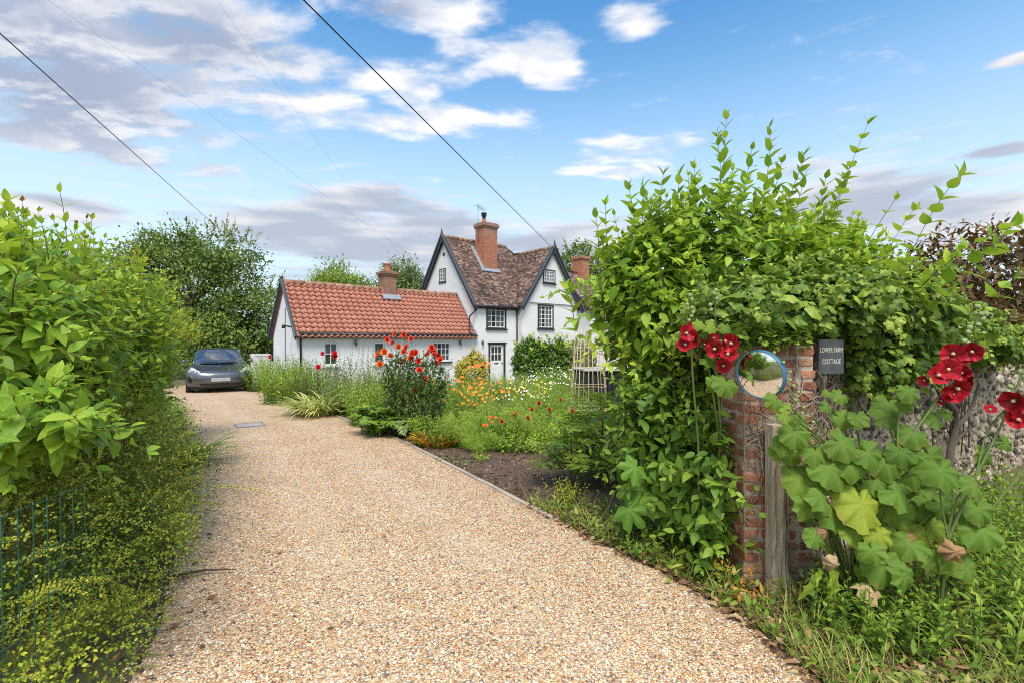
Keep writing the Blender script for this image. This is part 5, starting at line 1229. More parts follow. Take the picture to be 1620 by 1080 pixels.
# ================================================================ ivy over pillar and wall
RT = plant('ivy', 'glossy ivy draped over the pillar top and flint wall beside the sign', 'climber', 2.4, 3.75)
e = [((1.78, 3.50, 1.86), (.50, .36, .25)), ((2.35, 3.72, 1.92), (.55, .42, .30)), ((3.0, 4.05, 1.83), (.62, .42, .38)), ((3.7, 4.55, 1.78), (.62, .38, .28)), ((4.5, 5.05, 1.72), (.6, .36, .20)), ((5.3, 5.5, 1.63), (.55, .38, .20)), ((2.85, 3.78, 1.52), (.34, .2, .22))]
fl, fs = FB(), FB()
P, N = ell_pts(e, 5600, (.78, 1.10), .75, .9); k = ~((P[:, 0] > 2.02) & (P[:, 0] < 2.52) & (P[:, 2] < 1.74) & (P[:, 1] < 3.75)); P, N = P[k], N[k]; fill(fl, IVYL, P, unit(N+np.array([0, -.2, 0])+rv(len(P))*.35), .068*rng.choice([.6, .8, 1, 1.25], len(P)), (.1, .85), .45, .65, .3, .55); P, N = ell_pts(e, 420, (.9, 1.0), .8, 1.3); k = ~((P[:, 0] > 1.85) & (P[:, 0] < 2.6) & (P[:, 2] < 1.9) & (P[:, 1] < 3.75)); P, N = P[k], N[k]; shoots(fl, fs, P, unit(N*.7+rv(len(P))*.6+[0, -.1, .2]), rng.uniform(.12, .3, len(P)), 6, IVYL, .06, .35, 65, 'alt', (.3, .9), .2, .002, .1, .4)
P, N = ell_pts(e, 2600, (.5, .85), .3, .9); fill(fl, IVYL, P, N, .07, (.0, .4), .45, .75, .3, .4)  # under-layer tinted darker, shade within the ivy put into its colour
# trails hanging down the wall face
n = 90; s_ = rng.uniform(.45, 2.6, n); st = np.column_stack([2.03+WD.x*s_+WN.x*.12, 3.42+WD.y*s_+WN.y*.12, 1.62+rng.normal(0, .05, n)])
s_[s_ < .62] = .5; st = st[(s_ > .55)]; shoots(fl, fs, st, np.array([0, -.06, -1.])+rv(len(st))*.25, rng.uniform(.10, .36, len(st))*np.clip((s_[s_ > .55]-.4)/.6, .3, 1)*np.where(s_[s_ > .55] > 1.5, .35, 1), 7, IVYL, .06, 0, 70, 'alt', (.1, .6), .2, .003, .1, .1)
n = 30; st = np.column_stack([rng.uniform(1.42, 1.9, n), np.full(n, 3.16), np.full(n, 1.74)]); shoots(fl, fs, st, np.array([0, -.15, -1.])+rv(n)*.2, rng.uniform(.05, .15, n), 4, IVYL, .062, 0, 70, 'alt', (.2, .65), .2, .003, .1, .2)
for f_ in (fl, fs): f_.V = [v-np.array(RT.location) for v in f_.V]
fl.build('foliage', L_IVY, RT); fs.build('stems', STEM_B, RT)
# arching shrub right of the pillar with big heart-shaped leaves
RT = plant('arching_shrub', 'shrub with long arching shoots and heart-shaped leaves over the wall, right side', 'shrub', 3.2, 4.3)
fl, fs = FB(), FB()
def arch(px0, py0, Y0, px1, py1, Y1, n, size, sag=.05, tint=(.45, .8)):
    a = np.array([xat(px0, Y0), Y0, zat(py0, Y0)]); b_ = np.array([xat(px1, Y1), Y1, zat(py1, Y1)]); D = b_-a; shoots(fl, fs, a-D*.06+[0, 0, 0], D, np.linalg.norm(D)*1.03, n, OVATE if size < .1 else HEART, size, sag, 62, 'opp', tint, .1, .004, .05, .35, .7)
HEART = leaf_tpl(.68, [(.06, .55), (.22, .98), (.45, .95), (.7, .55), (.88, .2)], .2, .3)
arch(1290, 470, 4.3, 1372, 195, 4.1, 14, .12, -.02); arch(1330, 480, 4.1, 1420, 300, 4.0, 8, .10); arch(1400, 480, 3.7, 1553, 272, 3.4, 11, .14, .05); arch(1470, 470, 3.5, 1612, 345, 3.3, 8, .135); arch(1440, 470, 3.6, 1600, 360, 3.2, 10, .12, .06)
arch(1500, 520, 3.4, 1616, 440, 3.1, 6, .12); arch(1360, 480, 4.1, 1470, 330, 4.0, 9, .11); arch(1300, 430, 4.5, 1332, 265, 4.5, 8, .10); arch(1420, 500, 3.7, 1520, 390, 3.6, 7, .12)
e = [((3.0, 4.35, 2.0), (.55, .4, .4)), ((2.55, 4.2, 2.15), (.45, .35, .4)), ((3.5, 4.5, 1.95), (.4, .35, .3))]
P, N = ell_pts(e, 230, (.6, 1), .6, 1.5); D = unit(N*.6+UPZ*.6+rv(len(P))*.3); shoots(fl, fs, P-D*.2, D, rng.uniform(.3, .6, len(P)), 6, HEART, .105, .08, 60, 'opp', (.35, .8), .15, .0035, .1)
for f_ in (fl, fs): f_.V = [v-np.array(RT.location) for v in f_.V]
fl.build('foliage', L_LIGHT, RT); fs.build('stems', STEM_R, RT)
# copper shrub and pale bush beyond the wall
RT = plant('copper_shrub', 'dark copper-leaved shrub beyond the wall at the right', 'shrub', 7.2, 7.6)
shrub(RT, [((7.3, 7.7, 2.35), (1.5, 1.0, 1.15)), ((6.4, 7.5, 2.1), (.8, .8, .75)), ((8.4, 7.9, 2.3), (1.2, 1, 1.15))], LANCE, L_COPP, STEM_B, .16, 420, 4200, (.3, .55), 7, (.1, .55), .45, 'alt', .5, .6, 55, .1, (.8, 1), 1500, zmin=.8)
RT = plant('pale_bush', 'dry looking olive bush right behind the wall coping below the copper shrub', 'shrub', 6.3, 6.75)
shrub(RT, [((6.5, 6.9, 1.55), (1.1, .45, .65)), ((7.6, 7.3, 1.6), (.9, .4, .7))], LANCE, leafmat('leaf_olive', (.07, .08, .025), (.16, .17, .06), (.28, .27, .10)), STEM_B, .08, 330, 3000, (.3, .5), 8, (.2, .7), .2, 'alt', .5, .5, 45, .1, zmin=.7)

# ================================================================ trees behind
def tree(name, label, x, y, ells, lm, size, nleaf, nshoot, tpl, trunk_r, h, tint, group, L=(.6, 1.2), up=.6, K=9, sag=.12, inner=.35, mode='alt', ang=48):
    rt = plant(name, label, 'tree', x, y, group); o0 = np.array(rt.location); fl, fs, ft = FB(), FB(), FB()
    fs_ = []
    # clumped crown: sub-clumps over the surface of the ellipsoids
    P, N = ell_pts(ells, 240, (.45, .98), .45, .4)
    nc = len(P); per = max(8, nleaf//nc)
    cl = np.repeat(P, per, 0)+rng.normal(0, 1, (nc*per, 3))*np.repeat(rng.uniform(.22, .55, nc), per)[:, None]*[1, 1, .62]; cn = np.repeat(N, per, 0)
    ct = np.repeat(rng.uniform(-.18, .18, nc), per)
    k = cl[:, 2] > float(gz(x, y))+.2; cl, cn, ct = cl[k], cn[k], ct[k]
    D = unit(cn*.5+rv(len(cl))*.7+[0, 0, -.35]); fl.scatter(tpl, cl, D, unit(cn*.5+UPZ*.5+rv(len(cl))*.4), size*rng.uniform(.6, 1.3, len(cl)), rng.uniform(tint[0], tint[1], len(cl))+ct)
    P2, N2 = ell_pts(ells, nshoot, (.8, 1.02), .8, .8); D2 = unit(N2*.6+UPZ*up+rv(len(P2))*.3); Lr = rng.uniform(L[0], L[1], len(P2))
    shoots(fl, ft, P2-D2*Lr[:, None]*.4, D2, Lr, K, tpl, size*1.05, sag, ang, mode, (tint[0]+.05, tint[1]+.05), .15, .009, .1, .45)
    base = np.array([x, y, float(gz(x, y))-.1]); top = np.mean([np.array(c) for c, r in ells], 0)
    u = np.linspace(0, 1, 9)[:, None]; fs.tubes((base*(1-u)+(top)*u+np.array([.12, .1, 0])*np.sin(u*4)), trunk_r, trunk_r*.4, 10)
    nb = 26; idx = rng.integers(0, nc, nb); tips = P[idx]; s0 = base+(top-base)*rng.uniform(.25, .95, nb)[:, None]; md = (s0+tips)/2+[0, 0, .3]; uu = np.linspace(0, 1, 8)[None, :, None]
    ft.tubes((1-uu)**2*s0[:, None]+2*uu*(1-uu)*md[:, None]+uu**2*tips[:, None], rng.uniform(.3, .5, nb)*trunk_r, .012, 6, rng.random(nb))
    for f_ in (fl, fs, ft): f_.V = [v-o0 for v in f_.V]
    fl.build('crown', lm, rt); fs.build('trunk', BARK, rt); ft.build('limbs', BARK, rt)
    return rt
TG = 'trees behind the house and car'
L_T1 = leafmat('leaf_tree_dark', (.03, .08, .018), (.11, .19, .042), (.27, .37, .09), .45, .25, None); L_T2 = leafmat('leaf_tree_lime', (.05, .12, .012), (.14, .26, .03), (.30, .40, .06), .5, .3, None)
tree('broadleaf_tree', 'broad dark green tree with feathery top shoots behind the parked car', -15.2, 23.5, [((-15.4, 23.5, 3.7), (3.6, 2.2, 3.1)), ((-12.6, 23.2, 2.8), (2.3, 1.8, 2.5)), ((-15.0, 22.0, 1.7), (3.8, 1.2, 2.0)), ((-14.5, 22.6, 3.6), (2.4, 1.2, 2.0)), ((-18.6, 24, 3.2), (2.8, 2.0, 2.9)), ((-14.6, 23.5, 5.8), (2.5, 1.6, 1.5)), ((-17, 23.5, 5.4), (1.9, 1.5, 1.4))], L_T1, .16, 40000, 800, SMALL, .22, 7, (.15, .75), TG, (.7, 1.5), .55, 11, .10)
tree('broadleaf_tree', 'dense dark shrubby tree filling the gap between the car and the cottage gable', -10.6, 25.5, [((-10.8, 25.5, 2.0), (1.9, 1.5, 2.2)), ((-13.2, 25.6, 2.2), (1.6, 1.2, 2.2))], L_T1, .16, 7000, 160, SMALL, .14, 4, (.0, .5), TG, (.4, .8))
tree('broadleaf_tree', 'yellow-green round tree peeping over the red roof left of its chimney', -12.0, 33.5, [((-12.0, 33.5, 5.0), (1.9, 1.7, 2.2)), ((-13.0, 33.8, 4.3), (1.4, 1.2, 1.8)), ((-10.9, 33.4, 4.4), (1.3, 1.2, 1.8))], L_T2, .22, 13000, 320, LANCE, .2, 7, (.35, .85), TG, (.6, 1.1), .35, 9, .35)
L_WIL = leafmat('leaf_willow', (.05, .09, .03), (.13, .20, .07), (.24, .32, .13), .5, .3, None)
tree('broadleaf_tree', 'grey-green willowy tree just right of the low red roof chimney', -7.4, 34.5, [((-7.8, 34.5, 5.3), (1.7, 1.5, 2.2)), ((-6.4, 34.5, 4.4), (1.4, 1.3, 1.8)), ((-8.4, 34.6, 4.5), (1.2, 1.2, 1.8))], L_WIL, .24, 12000, 340, LANCE, .2, 7.5, (.25, .75), TG, (.7, 1.3), .35, 10, .35)
tree('broadleaf_tree', 'round dark green tree behind the neighbouring brick chimney', 6.2, 43, [((6.0, 43, 7.2), (3.0, 2.4, 3.3)), ((8.2, 43, 6.5), (2.6, 2.2, 3.0))], L_T1, .30, 7000, 200, SMALL, .3, 10, (.25, .75), TG, (.6, 1.2))
tree('broadleaf_tree', 'far dark tree low behind the parked car to its left', -24, 27, [((-24, 27, 2.6), (4.5, 2.5, 2.9)), ((-30, 28, 2.6), (4, 2.5, 2.8))], L_T1, .2, 6000, 140, SMALL, .2, 5, (.1, .55), TG)
tree('broadleaf_tree', 'rounded mid green tree deep in the garden behind the tall shrub', 9.5, 24, [((9.0, 24, 2.0), (3.4, 2, 2.2)), ((13.5, 23, 2.0), (3.5, 2, 2.2))], L_T1, .2, 6000, 140, SMALL, .2, 5, (.3, .8), TG)
# ================================================================ hollyhocks
RED, t, b = newmat('crimson_petal'); at = t.node('ShaderNodeAttribute', attribute_name='tint').outputs['Fac']
t.put(b.inputs['Base Color'], t.ramp(at, ((0, (.10, .002, .008)), (.35, (.33, .004, .014)), (1, (.50, .012, .026))))); b.inputs['Roughness'].default_value = .5; b.inputs['Specular IOR Level'].default_value = .25
STAM = plain('cream_stamen', (.62, .52, .30), .8); BUDM = tintmat('hollyhock_bud', ((0, (.16, .24, .07)), (1, (.36, .44, .18))), .7)
def petal_flower(name, rad, m, ruff=.17, cup=.50, seed=0):
    r_ = random.Random(seed); mb = MB(); NA, NR = 40, 6
    for j in range(NR+1):
        rr = j/NR
        for k in range(NA):
            a = 2*math.pi*k/NA; lob = 1-.10*abs(math.cos(a*2.5))**6
            z = cup*rr**1.4+ruff*rr*rr*(math.sin(a*5+seed)*.5+math.sin(a*11+seed*2)*.35)
            mb.v.append((rad*rr*lob*math.cos(a), rad*rr*lob*math.sin(a), rad*z)); mb.t.append(min(1, max(0, .0+.70*rr**1.3+.22*math.sin(a*5+1)*rr+.14*math.sin(a*17+seed)*rr+r_.gauss(0, .06))))
    for j in range(NR):
        for k in range(NA): mb.f.append((j*NA+k, j*NA+(k+1) % NA, (j+1)*NA+(k+1) % NA, (j+1)*NA+k)); mb.sm.append(True)
    return mb.build(name, m, None, recalc=False)
HF = [petal_flower('flower', .058, RED, seed=k) for k in range(3)]
mb = MB(); mb.lathe([(0, 0), (.008, .002), (.010, .014), (.006, .022), (0, .024)], 10); SO = mb.build('stamen', STAM)
BUD = Tpl([(r*math.cos(a), z, r*math.sin(a)) for z, r in ((0, .15), (.35, .5), (.7, .42), (1.0, .08)) for a in np.linspace(0, 2*math.pi, 8, endpoint=False)], [(i*8+k, i*8+(k+1) % 8, i*8+8+(k+1) % 8, i*8+8+k) for i in range(3) for k in range(8)], [(.5, .5)]*32)
BUDO = FB().scatter(BUD, [[0, 0, 0]], [[0, 1, 0]], UPZ, 1.0, .6).build('bud', BUDM)
def nxt(o, key, parent):
    """first use moves the source object itself, later uses are copies sharing its mesh"""
    if not o.get('_used'): o['_used'] = 1; o.parent = parent; return o
    c = o.copy(); COL.objects.link(c); c.parent = parent; return c
def place(o, parent, p, n, scale):
    o.location = Vector(p)-Vector(parent.location); o.rotation_euler = Vector(n).to_track_quat('Z', 'Y').to_euler(); o.rotation_euler.rotate_axis('Z', random.uniform(0, 6)); o.scale = (scale,)*3
    if '_used' in o: del o['_used']
    return o
def P3(px, py, Y): return np.array([xat(px, Y), Y, zat(py, Y)])
def hollyhock(label, base, path, flowers, leaves, buds, dead=()):
    rt = empty('hollyhock', base, 0, label, 'plant', 'red hollyhocks'); o0 = np.array(base); fs, fl, fbud, fd = FB(), FB(), FB(), FB()
    for pth in path:
        q_ = resample(np.array(pth), 16); fs.tubes(q_-o0, .011, .0045, 7, .6)
    for i, (px, py, Y, s_) in enumerate(flowers):
        p = P3(px, py, Y); n = unit(np.array([-p[0]*.4+rng.normal(0, .6), -1.0, .1+rng.normal(0, .5)]))
        f_ = HF[i % 3]
        if f_.parent is None: f_.parent = rt; o = f_
        else: o = f_.copy(); COL.objects.link(o); o.parent = rt
        place(o, rt, p, n, s_)
        if SO.parent is None: s2 = SO
        else: s2 = SO.copy(); COL.objects.link(s2)
        s2.parent = o; s2.location = (0, 0, .004)
        fs.scatter(BUD, p-np.array(n)*.02-o0, n, UPZ, .03, .3)
    for px, py, Y, s_, tt_ in leaves:
        p = P3(px, py, Y); R_ = s_/F*Y
        D = unit(np.array([rng.normal(0, .7), -.35, -.75])); N = unit(np.array([rng.normal(-.1, .3), -1, .62+rng.normal(0, .22)]))
        fl.scatter(random.choice(HOLLS), p-o0, D, N, R_*.57, tt_)
        st = np.array(path[0]); d_ = np.linalg.norm(st-p, axis=1); sp_ = st[max(0, int(np.argmin(d_))-1)]
        u = np.linspace(0, 1, 7)[:, None]; fs.tubes(sp_*(1-u)+p*u+np.array([0, .03, .05])*np.sin(u*3.14)-o0, .006, .0035, 5, .7)
    for (px, py, Y, s_) in buds:
        p = P3(px, py, Y); o = BUDO if BUDO.parent is None else BUDO.copy()
        if o is not BUDO: COL.objects.link(o)
        o.parent = rt; o.scale = (s_,)*3; o.location = Vector(p-o0); o.rotation_euler = Vector(unit(rv(1)[0]+[0, -.4, .8])).to_track_quat('Y', 'Z').to_euler()
    for px, py, Y, s_ in dead:
        fd.scatter(CRUMP, P3(px, py, Y)-o0, rv(1)[0]+[0, -.3, -1], np.array([0, -1, .3])+rv(1)[0]*.5, s_/F*Y, rng.uniform(.4, .95))
    fs.build('stems', STEM_G, rt); fl.build('leaves', L_HOLL, rt); 
    if dead: fd.build('withered_leaves', L_DRY, rt)
Yl = 3.12
hollyhock('hollyhock with two clusters of crimson flowers left of the round mirror', (1.33, 3.42, 0), [[(1.33, 3.42, 0), P3(1140, 700, 3.35), P3(1135, 600, 3.25), P3(1132, 520, 3.2), P3(1131, 455, 3.2)], [(1.33, 3.42, .1), P3(1105, 700, 3.35), P3(1096, 600, 3.25), P3(1093, 540, 3.2), P3(1091, 465, 3.2)]],
          [(1098, 537, Yl, 1.0), (1084, 528, Yl, .95), (1092, 522, 3.17, .8), (1085, 546, Yl, .9), (1112, 546, 3.17, .7), (1143, 540, Yl, .95), (1158, 544, Yl-.03, 1.0), (1133, 552, Yl, 1.0), (1150, 562, Yl-.04, 1.0), (1134, 566, 3.15, .8), (1144, 578, Yl, .85), (1128, 536, 3.18, .7), (1155, 560, 3.16, .7)],
          [(1148, 606, 3.05, 40, .35), (1128, 600, 3.1, 24, .45), (1105, 512, 3.12, 22, .6), (1122, 516, 3.12, 24, .6), (1148, 518, 3.14, 22, .4), (1120, 568, 3.17, 26, .3)],
          [(1093+random.uniform(-6, 6), y, 3.18, .028) for y in (470, 477, 484, 490, 497, 503, 510)]+[(1131+random.uniform(-7, 7), y, 3.18, .03) for y in (460, 468, 476, 485, 493, 500, 509, 517, 524)])
LV = [(1257, 684, 46, .35), (1227, 633, 32, .4), (1262, 662, 30, .5), (1313, 739, 66, .42), (1271, 756, 62, .55), (1331, 700, 56, .32), (1373, 716, 50, .3), (1359, 758, 46, .45), (1401, 730, 55, .3), (1364, 796, 78, .72), (1419, 778, 60, .38), (1415, 828, 78, .80), (1466, 846, 50, .75), (1443, 684, 46, .25), (1406, 655, 46, .28), (1438, 618, 36, .3), (1300, 785, 48, .4), (1345, 735, 46, .45), (1250, 715, 38, .4), (1440, 745, 50, .3), (1455, 800, 46, .35), (1330, 660, 34, .4), (1240, 655, 26, .55), (1290, 715, 44, .38), (1350, 775, 50, .5), (1275, 800, 40, .45), (1320, 815, 48, .4), (1385, 760, 46, .35), (1425, 720, 46, .3), (1470, 790, 50, .35), (1350, 840, 46, .55), (1440, 860, 50, .45), (1390, 845, 46, .7), (1470, 720, 44, .3), (1240, 700, 36, .35), (1300, 760, 44, .5), (1490, 800, 44, .3), (1330, 625, 26, .4), (1355, 660, 34, .3), (1480, 660, 34, .3), (1290, 850, 34, .35), (1405, 800, 50, .6)]
hollyhock('hollyhock with big green and yellowing leaves and one leaning crimson flower head', (2.12, 2.95, 0),
          [[(2.12, 2.95, 0), P3(1385, 800, 2.88), P3(1420, 720, 2.85), P3(1470, 650, 2.85), P3(1505, 600, 2.88), P3(1530, 540, 2.9), P3(1552, 490, 2.9)], [(2.10, 2.97, 0), P3(1345, 770, 2.9), P3(1310, 690, 2.9), P3(1270, 640, 2.92), P3(1245, 612, 2.95)]],
          [(1508, 560, 2.80, 1.05), (1500, 585, 2.79, 1.05), (1482, 594, 2.80, 1.0), (1538, 556, 2.83, .95), (1524, 562, 2.86, .9), (1522, 590, 2.84, .85), (1512, 612, 2.80, 1.1), (1508, 624, 2.82, .95), (1528, 600, 2.84, .85), (1463, 601, 2.84, .55), (1490, 634, 2.85, .5)],
          [(a, b_, 2.82+random.uniform(-.10, .12), s_, t_) for a, b_, s_, t_ in LV]+[(a+random.uniform(-26, 26), b_+random.uniform(-22, 22), 2.90+random.uniform(-.08, .10), s_*random.uniform(.6, .95), min(.6, t_*random.uniform(.6, 1.2))) for a, b_, s_, t_ in LV[2:]],
          [(1530+(y-545)*-.4+random.uniform(-9, 9), y, 2.86, .034) for y in (545, 538, 530, 522, 515, 508, 500, 493, 486)]+[(1250+(y-600)*.42+random.uniform(-14, 14), y, 2.88, .022) for y in (560, 575, 590, 600, 610, 622, 634, 646, 655, 668, 680)],
          [(1308, 839, 2.8, 28), (1378, 929, 2.72, 30), (1322, 893, 2.75, 20), (1450, 858, 2.78, 22), (1508, 872, 2.78, 30), (1398, 880, 2.76, 18)])
LV2 = [(1489, 744, 56, .3), (1547, 804, 46, .35), (1540, 767, 36, .4), (1552, 838, 60, .45), (1507, 880, 52, .6), (1396, 890, 66, .4), (1380, 870, 40, .5), (1560, 720, 36, .35), (1590, 700, 26, .3), (1475, 880, 46, .4), (1430, 910, 46, .35), (1530, 900, 40, .4), (1600, 640, 22, .3)]
hollyhock('hollyhock at the far right edge with leaning bare stems and three crimson flowers', (2.45, 2.78, 0),
          [[(2.45, 2.78, 0), P3(1500, 850, 2.7), P3(1545, 750, 2.66), P3(1590, 660, 2.65), P3(1625, 570, 2.65)], [(2.5, 2.8, 0), P3(1530, 850, 2.7), P3(1580, 790, 2.66), P3(1630, 730, 2.65)]],
          [(1606, 632, 2.58, 1.05), (1616, 650, 2.58, .95), (1612, 664, 2.58, .9), (1566, 648, 2.62, .5)],
          [(a, b_, 2.66+random.uniform(-.08, .1), s_, t_) for a, b_, s_, t_ in LV2], [(1612, 590, 2.63, .03), (1618, 602, 2.63, .03), (1600, 615, 2.63, .03)], [(1513, 872, 2.62, 26), (1598, 650, 2.64, 12)])
o = plant('dock_plant', 'long toothed pale green leaves drooping at the foot of the gate pillar', 'plant', 1.98, 2.98); fb = FB()
TOOTH = leaf_tpl(.24, [(.1, .5), (.2, .8), (.3, .6), (.42, 1), (.52, .75), (.65, .95), (.75, .6), (.88, .4)], .15, .35)
for px, py, Y, ln, dx in ((1318, 885, 2.9, .34, -.15), (1368, 915, 2.85, .34, .7), (1295, 840, 2.95, .2, .4), (1350, 890, 2.9, .28, .3), (1300, 900, 2.85, .22, -.7)):
    fb.scatter(TOOTH, P3(px, py, Y)-np.array(o.location), np.array([dx, -.35, -.8]), np.array([.1, -1, .4]), ln, rng.uniform(.5, .85))
fb.build('leaves', L_LIGHT, o)

# ================================================================ verge: grass, weeds, litter (uncountable)
def verge(n, seed, rx=None):
    r_ = np.random.default_rng(seed); Y = 1.6+5.0*r_.random(n*3)**1.5; e = np.interp(Y, EE[:, 1], EE[:, 0]); X = e+.02+(4.6)*r_.random(n*3)**1.3
    wallside = (X-2.03)*WN.x+(Y-3.42)*WN.y   # in front of the wall
    ok = ((wallside > .06) | (X < 1.5)) & ~((X > 1.5) & (X < 2.05) & (Y > 3.2)) & (Y < 4.9)
    return np.column_stack([X, Y, np.zeros(n*3)])[ok][:n]
P = verge(8500, 1); n = len(P); cl_ = .5+.5*np.sin(P[:, 0]*5+1)*np.sin(P[:, 1]*6)
a = rng.uniform(0, 6.28, n); D = unit(np.column_stack([np.cos(a)*.6, np.sin(a)*.6, np.ones(n)])+rng.normal(0, .2, (n, 3)))
fb = FB(); fb.scatter(GRASS, P, D, UPZ-D*.3, rng.uniform(.08, .26, n)*(.5+.8*cl_), rng.uniform(.1, 1.0, n)); P2 = verge(3200, 2); n2 = len(P2); a = rng.uniform(0, 6.28, n2); fb.scatter(GRASS, P2, np.column_stack([np.cos(a), np.sin(a), rng.uniform(.1, .5, n2)]), UPZ, rng.uniform(.12, .30, n2), rng.uniform(.7, 1, n2))
tag(fb.build('verge_grass', L_GRASS), 'rough green and straw coloured grass along the right verge', 'grass', kind='stuff')
fl = FB(); P = verge(4200, 3); n = len(P); P[:, 2] = np.abs(rng.normal(.03, .045, n))*(1+1.6*sstep(1.9, 3.2, P[:, 0])); fill(fl, OVATE, P, np.tile([0, -.3, .8], (n, 1)), .042, (.15, .85), .4, -.1, .9, .7)
P = verge(2500, 6); n = len(P); P[:, 2] = np.abs(rng.normal(.03, .03, n)); fill(fl, ROUND, P, np.tile([0, -.3, .8], (n, 1)), .028, (.3, .95), .4, 0, .9, .6)
tag(fl.build('verge_weeds', L_MID), 'low mixed weeds covering the ground in front of the wall', 'weeds', kind='stuff')
fb = FB(); P = verge(3600, 4); n = len(P); e = np.interp(P[:, 1], EE[:, 1], EE[:, 0]); P[:, 0] = e+(P[:, 0]-e)*.45-.06; P[:, 2] = rng.uniform(.016, .045, n)
fb.scatter(SMALL, P, rv(n)*[1, 1, .25], UPZ+rv(n)*.6, rng.uniform(.02, .075, n), rng.random(n)); q_ = verge(300, 8); n = len(q_); q_[:, 2] = .03; D = rv(n)*[1, 1, .12]
fb.tubes(q_[:, None]+D[:, None]*np.linspace(0, .22, 4)[None, :, None], .0022, .001, 4, rng.random(n))
tag(fb.build('verge_litter', L_DRY), 'dry brown leaves and twigs along the right drive edge', 'dead leaves', kind='stuff')
# dry ground strip under the verge
mb = MB(); A = EE[6:24]; tn = unit(np.gradient(A, axis=0)); nr = np.stack([tn[:, 1], -tn[:, 0]], 1)
for i in range(len(A)):
    for j in range(6): p = A[i]+nr[i]*(.01+j*.45); mb.v.append((p[0], p[1], .0045)); mb.t.append(.5)
mb.f = [(i*6+j, i*6+j+1, i*6+7+j, i*6+6+j) for i in range(len(A)-1) for j in range(5)]; mb.sm = [False]*len(mb.f)
tag(mb.build('verge_soil', SOIL, recalc=False), kind='structure')
# taller weedy plants of the verge
def leafy(name, label, cat, x, y, w_, h_, nsh, tpl, size, lm, sm=None, tint=(.2, .7), tip=.3, mode='opp', K=7, group=None, up=1.0, sp=.35, ang=58, sag=.08, L=(.7, 1.1), z0=0.0, zb=None):
    """herb: many leafy stems from the ground"""
    o = plant(name, label, cat, x, y, group); fl, fs = FB(), FB(); a = rng.uniform(0, 6.28, nsh); rr = np.sqrt(rng.random(nsh))
    S = np.column_stack([w_*.45*rr*np.cos(a), w_*.45*rr*np.sin(a), np.full(nsh, z0)]); D = unit(np.column_stack([np.cos(a)*rr*sp, np.sin(a)*rr*sp, np.full(nsh, up)])+rng.normal(0, .12, (nsh, 3)))
    shoots(fl, fs, S, D, h_*rng.uniform(L[0], L[1], nsh), K, tpl, size, sag, ang, mode, tint, tip, .0035, .05)
    fl.build('foliage', lm, o); fs.build('stems', sm or STEM_G, o); return o
WG = 'leafy weeds at the right of the wall'
fb = FB(); P = verge(1500, 12); n = len(P); a = rng.uniform(0, 6.28, n); D = np.column_stack([np.cos(a)*.5, np.sin(a)*.5, np.ones(n)]); fb.scatter(GRASS, P, D, UPZ-D*.2, rng.uniform(.10, .30, n), rng.uniform(.6, 1, n)); P = verge(3000, 13); P[:, 2] = np.abs(rng.normal(.05, .05, len(P))); fb.scatter(LANCE, P, rv(len(P))+[0, 0, .3], UPZ+rv(len(P))*.5, rng.uniform(.03, .09, len(P)), rng.uniform(.2, 1, len(P)))
tag(fb.build('tall_verge_grass', L_GRASS), 'tall straw coloured grass stalks on the right verge', 'grass', kind='stuff')
for x, y, lb in ((3.0, 3.1, 'clump of nettle-like weeds below the far right crimson flowers'), (3.5, 3.55, 'clump of weeds under the coiled hose on the wall'), (2.75, 2.6, 'weeds at the right picture edge by the grass')):
    leafy('weed_clump', lb, 'weeds', x, y, .9, .5, 60, LANCE, .075, L_MID, tint=(.3, .9), group=WG)
leafy('weed_clump', 'low bushy weeds between the hollyhock stems and the pillar foot', 'weeds', 2.05, 2.75, .7, .34, 70, OVATE, .055, L_MID, tint=(.2, .8), group=WG)
leafy('weed_clump', 'tall weeds along the wall foot at the right edge', 'weeds', 4.3, 4.05, 1.2, .6, 90, OVATE, .07, L_MID, tint=(.35, .9), group=WG)
p_ = gp(1095, 905); leafy('yellow_weed', 'small bright yellow-leaved weed by the drive near the pillar', 'plant', p_[0], p_[1], .10, .20, 9, LANCE, .05, L_YEL, tint=(.8, 1), K=6)
p_ = gp(1170, 945); leafy('wilted_weed', 'wilting orange-leaved weed leaning left of the gate post', 'plant', p_[0], p_[1], .25, .24, 7, LANCE, .06, L_AUT, tint=(.5, 1), K=5, sp=.8)
p_ = gp(1160, 880); leafy('periwinkle', 'dark green opposite-leaved creeper at the pillar base', 'plant', p_[0], p_[1], .45, .42, 26, OVATE, .075, L_MID, tint=(.25, .7), K=6, sp=.6)
p_ = gp(1030, 870); leafy('bramble_growth', 'tangle of low green growth along the kerb end', 'plant', p_[0], p_[1]+.1, .7, .32, 50, OVATE, .05, L_MID, tint=(.2, .8), K=6, sp=.7)

# ================================================================ bed plants
def pinnate(name, label, x, y, n, L_, nl, lsize, lm, tpl=LANCE, rise=.8, spread=1.0, droop=.45, tint=(.25, .7), group=None, stemh=0.0, cat='plant'):
    o = plant(name, label, cat, x, y, group); fl, fs = FB(), FB(); a = rng.uniform(0, 6.28, n)
    S = np.column_stack([.05*np.cos(a), .05*np.sin(a), stemh*rng.random(n)]); D = unit(np.column_stack([np.cos(a)*spread, np.sin(a)*spread, rise*rng.uniform(.6, 1.6, n)]))
    shoots(fl, fs, S, D, L_*rng.uniform(.6, 1.1, n), nl, tpl, lsize, droop, 75, 'flat', tint, .1, .005, .15, .55, .35, .12, .02)
    if stemh: fs.tubes(np.array([[[0, 0, 0], [0, 0, stemh*.5], [0, 0, stemh]]], float), .014, .008, 6)
    fl.build('fronds', lm, o); fs.build('stems', STEM_R, o); return o
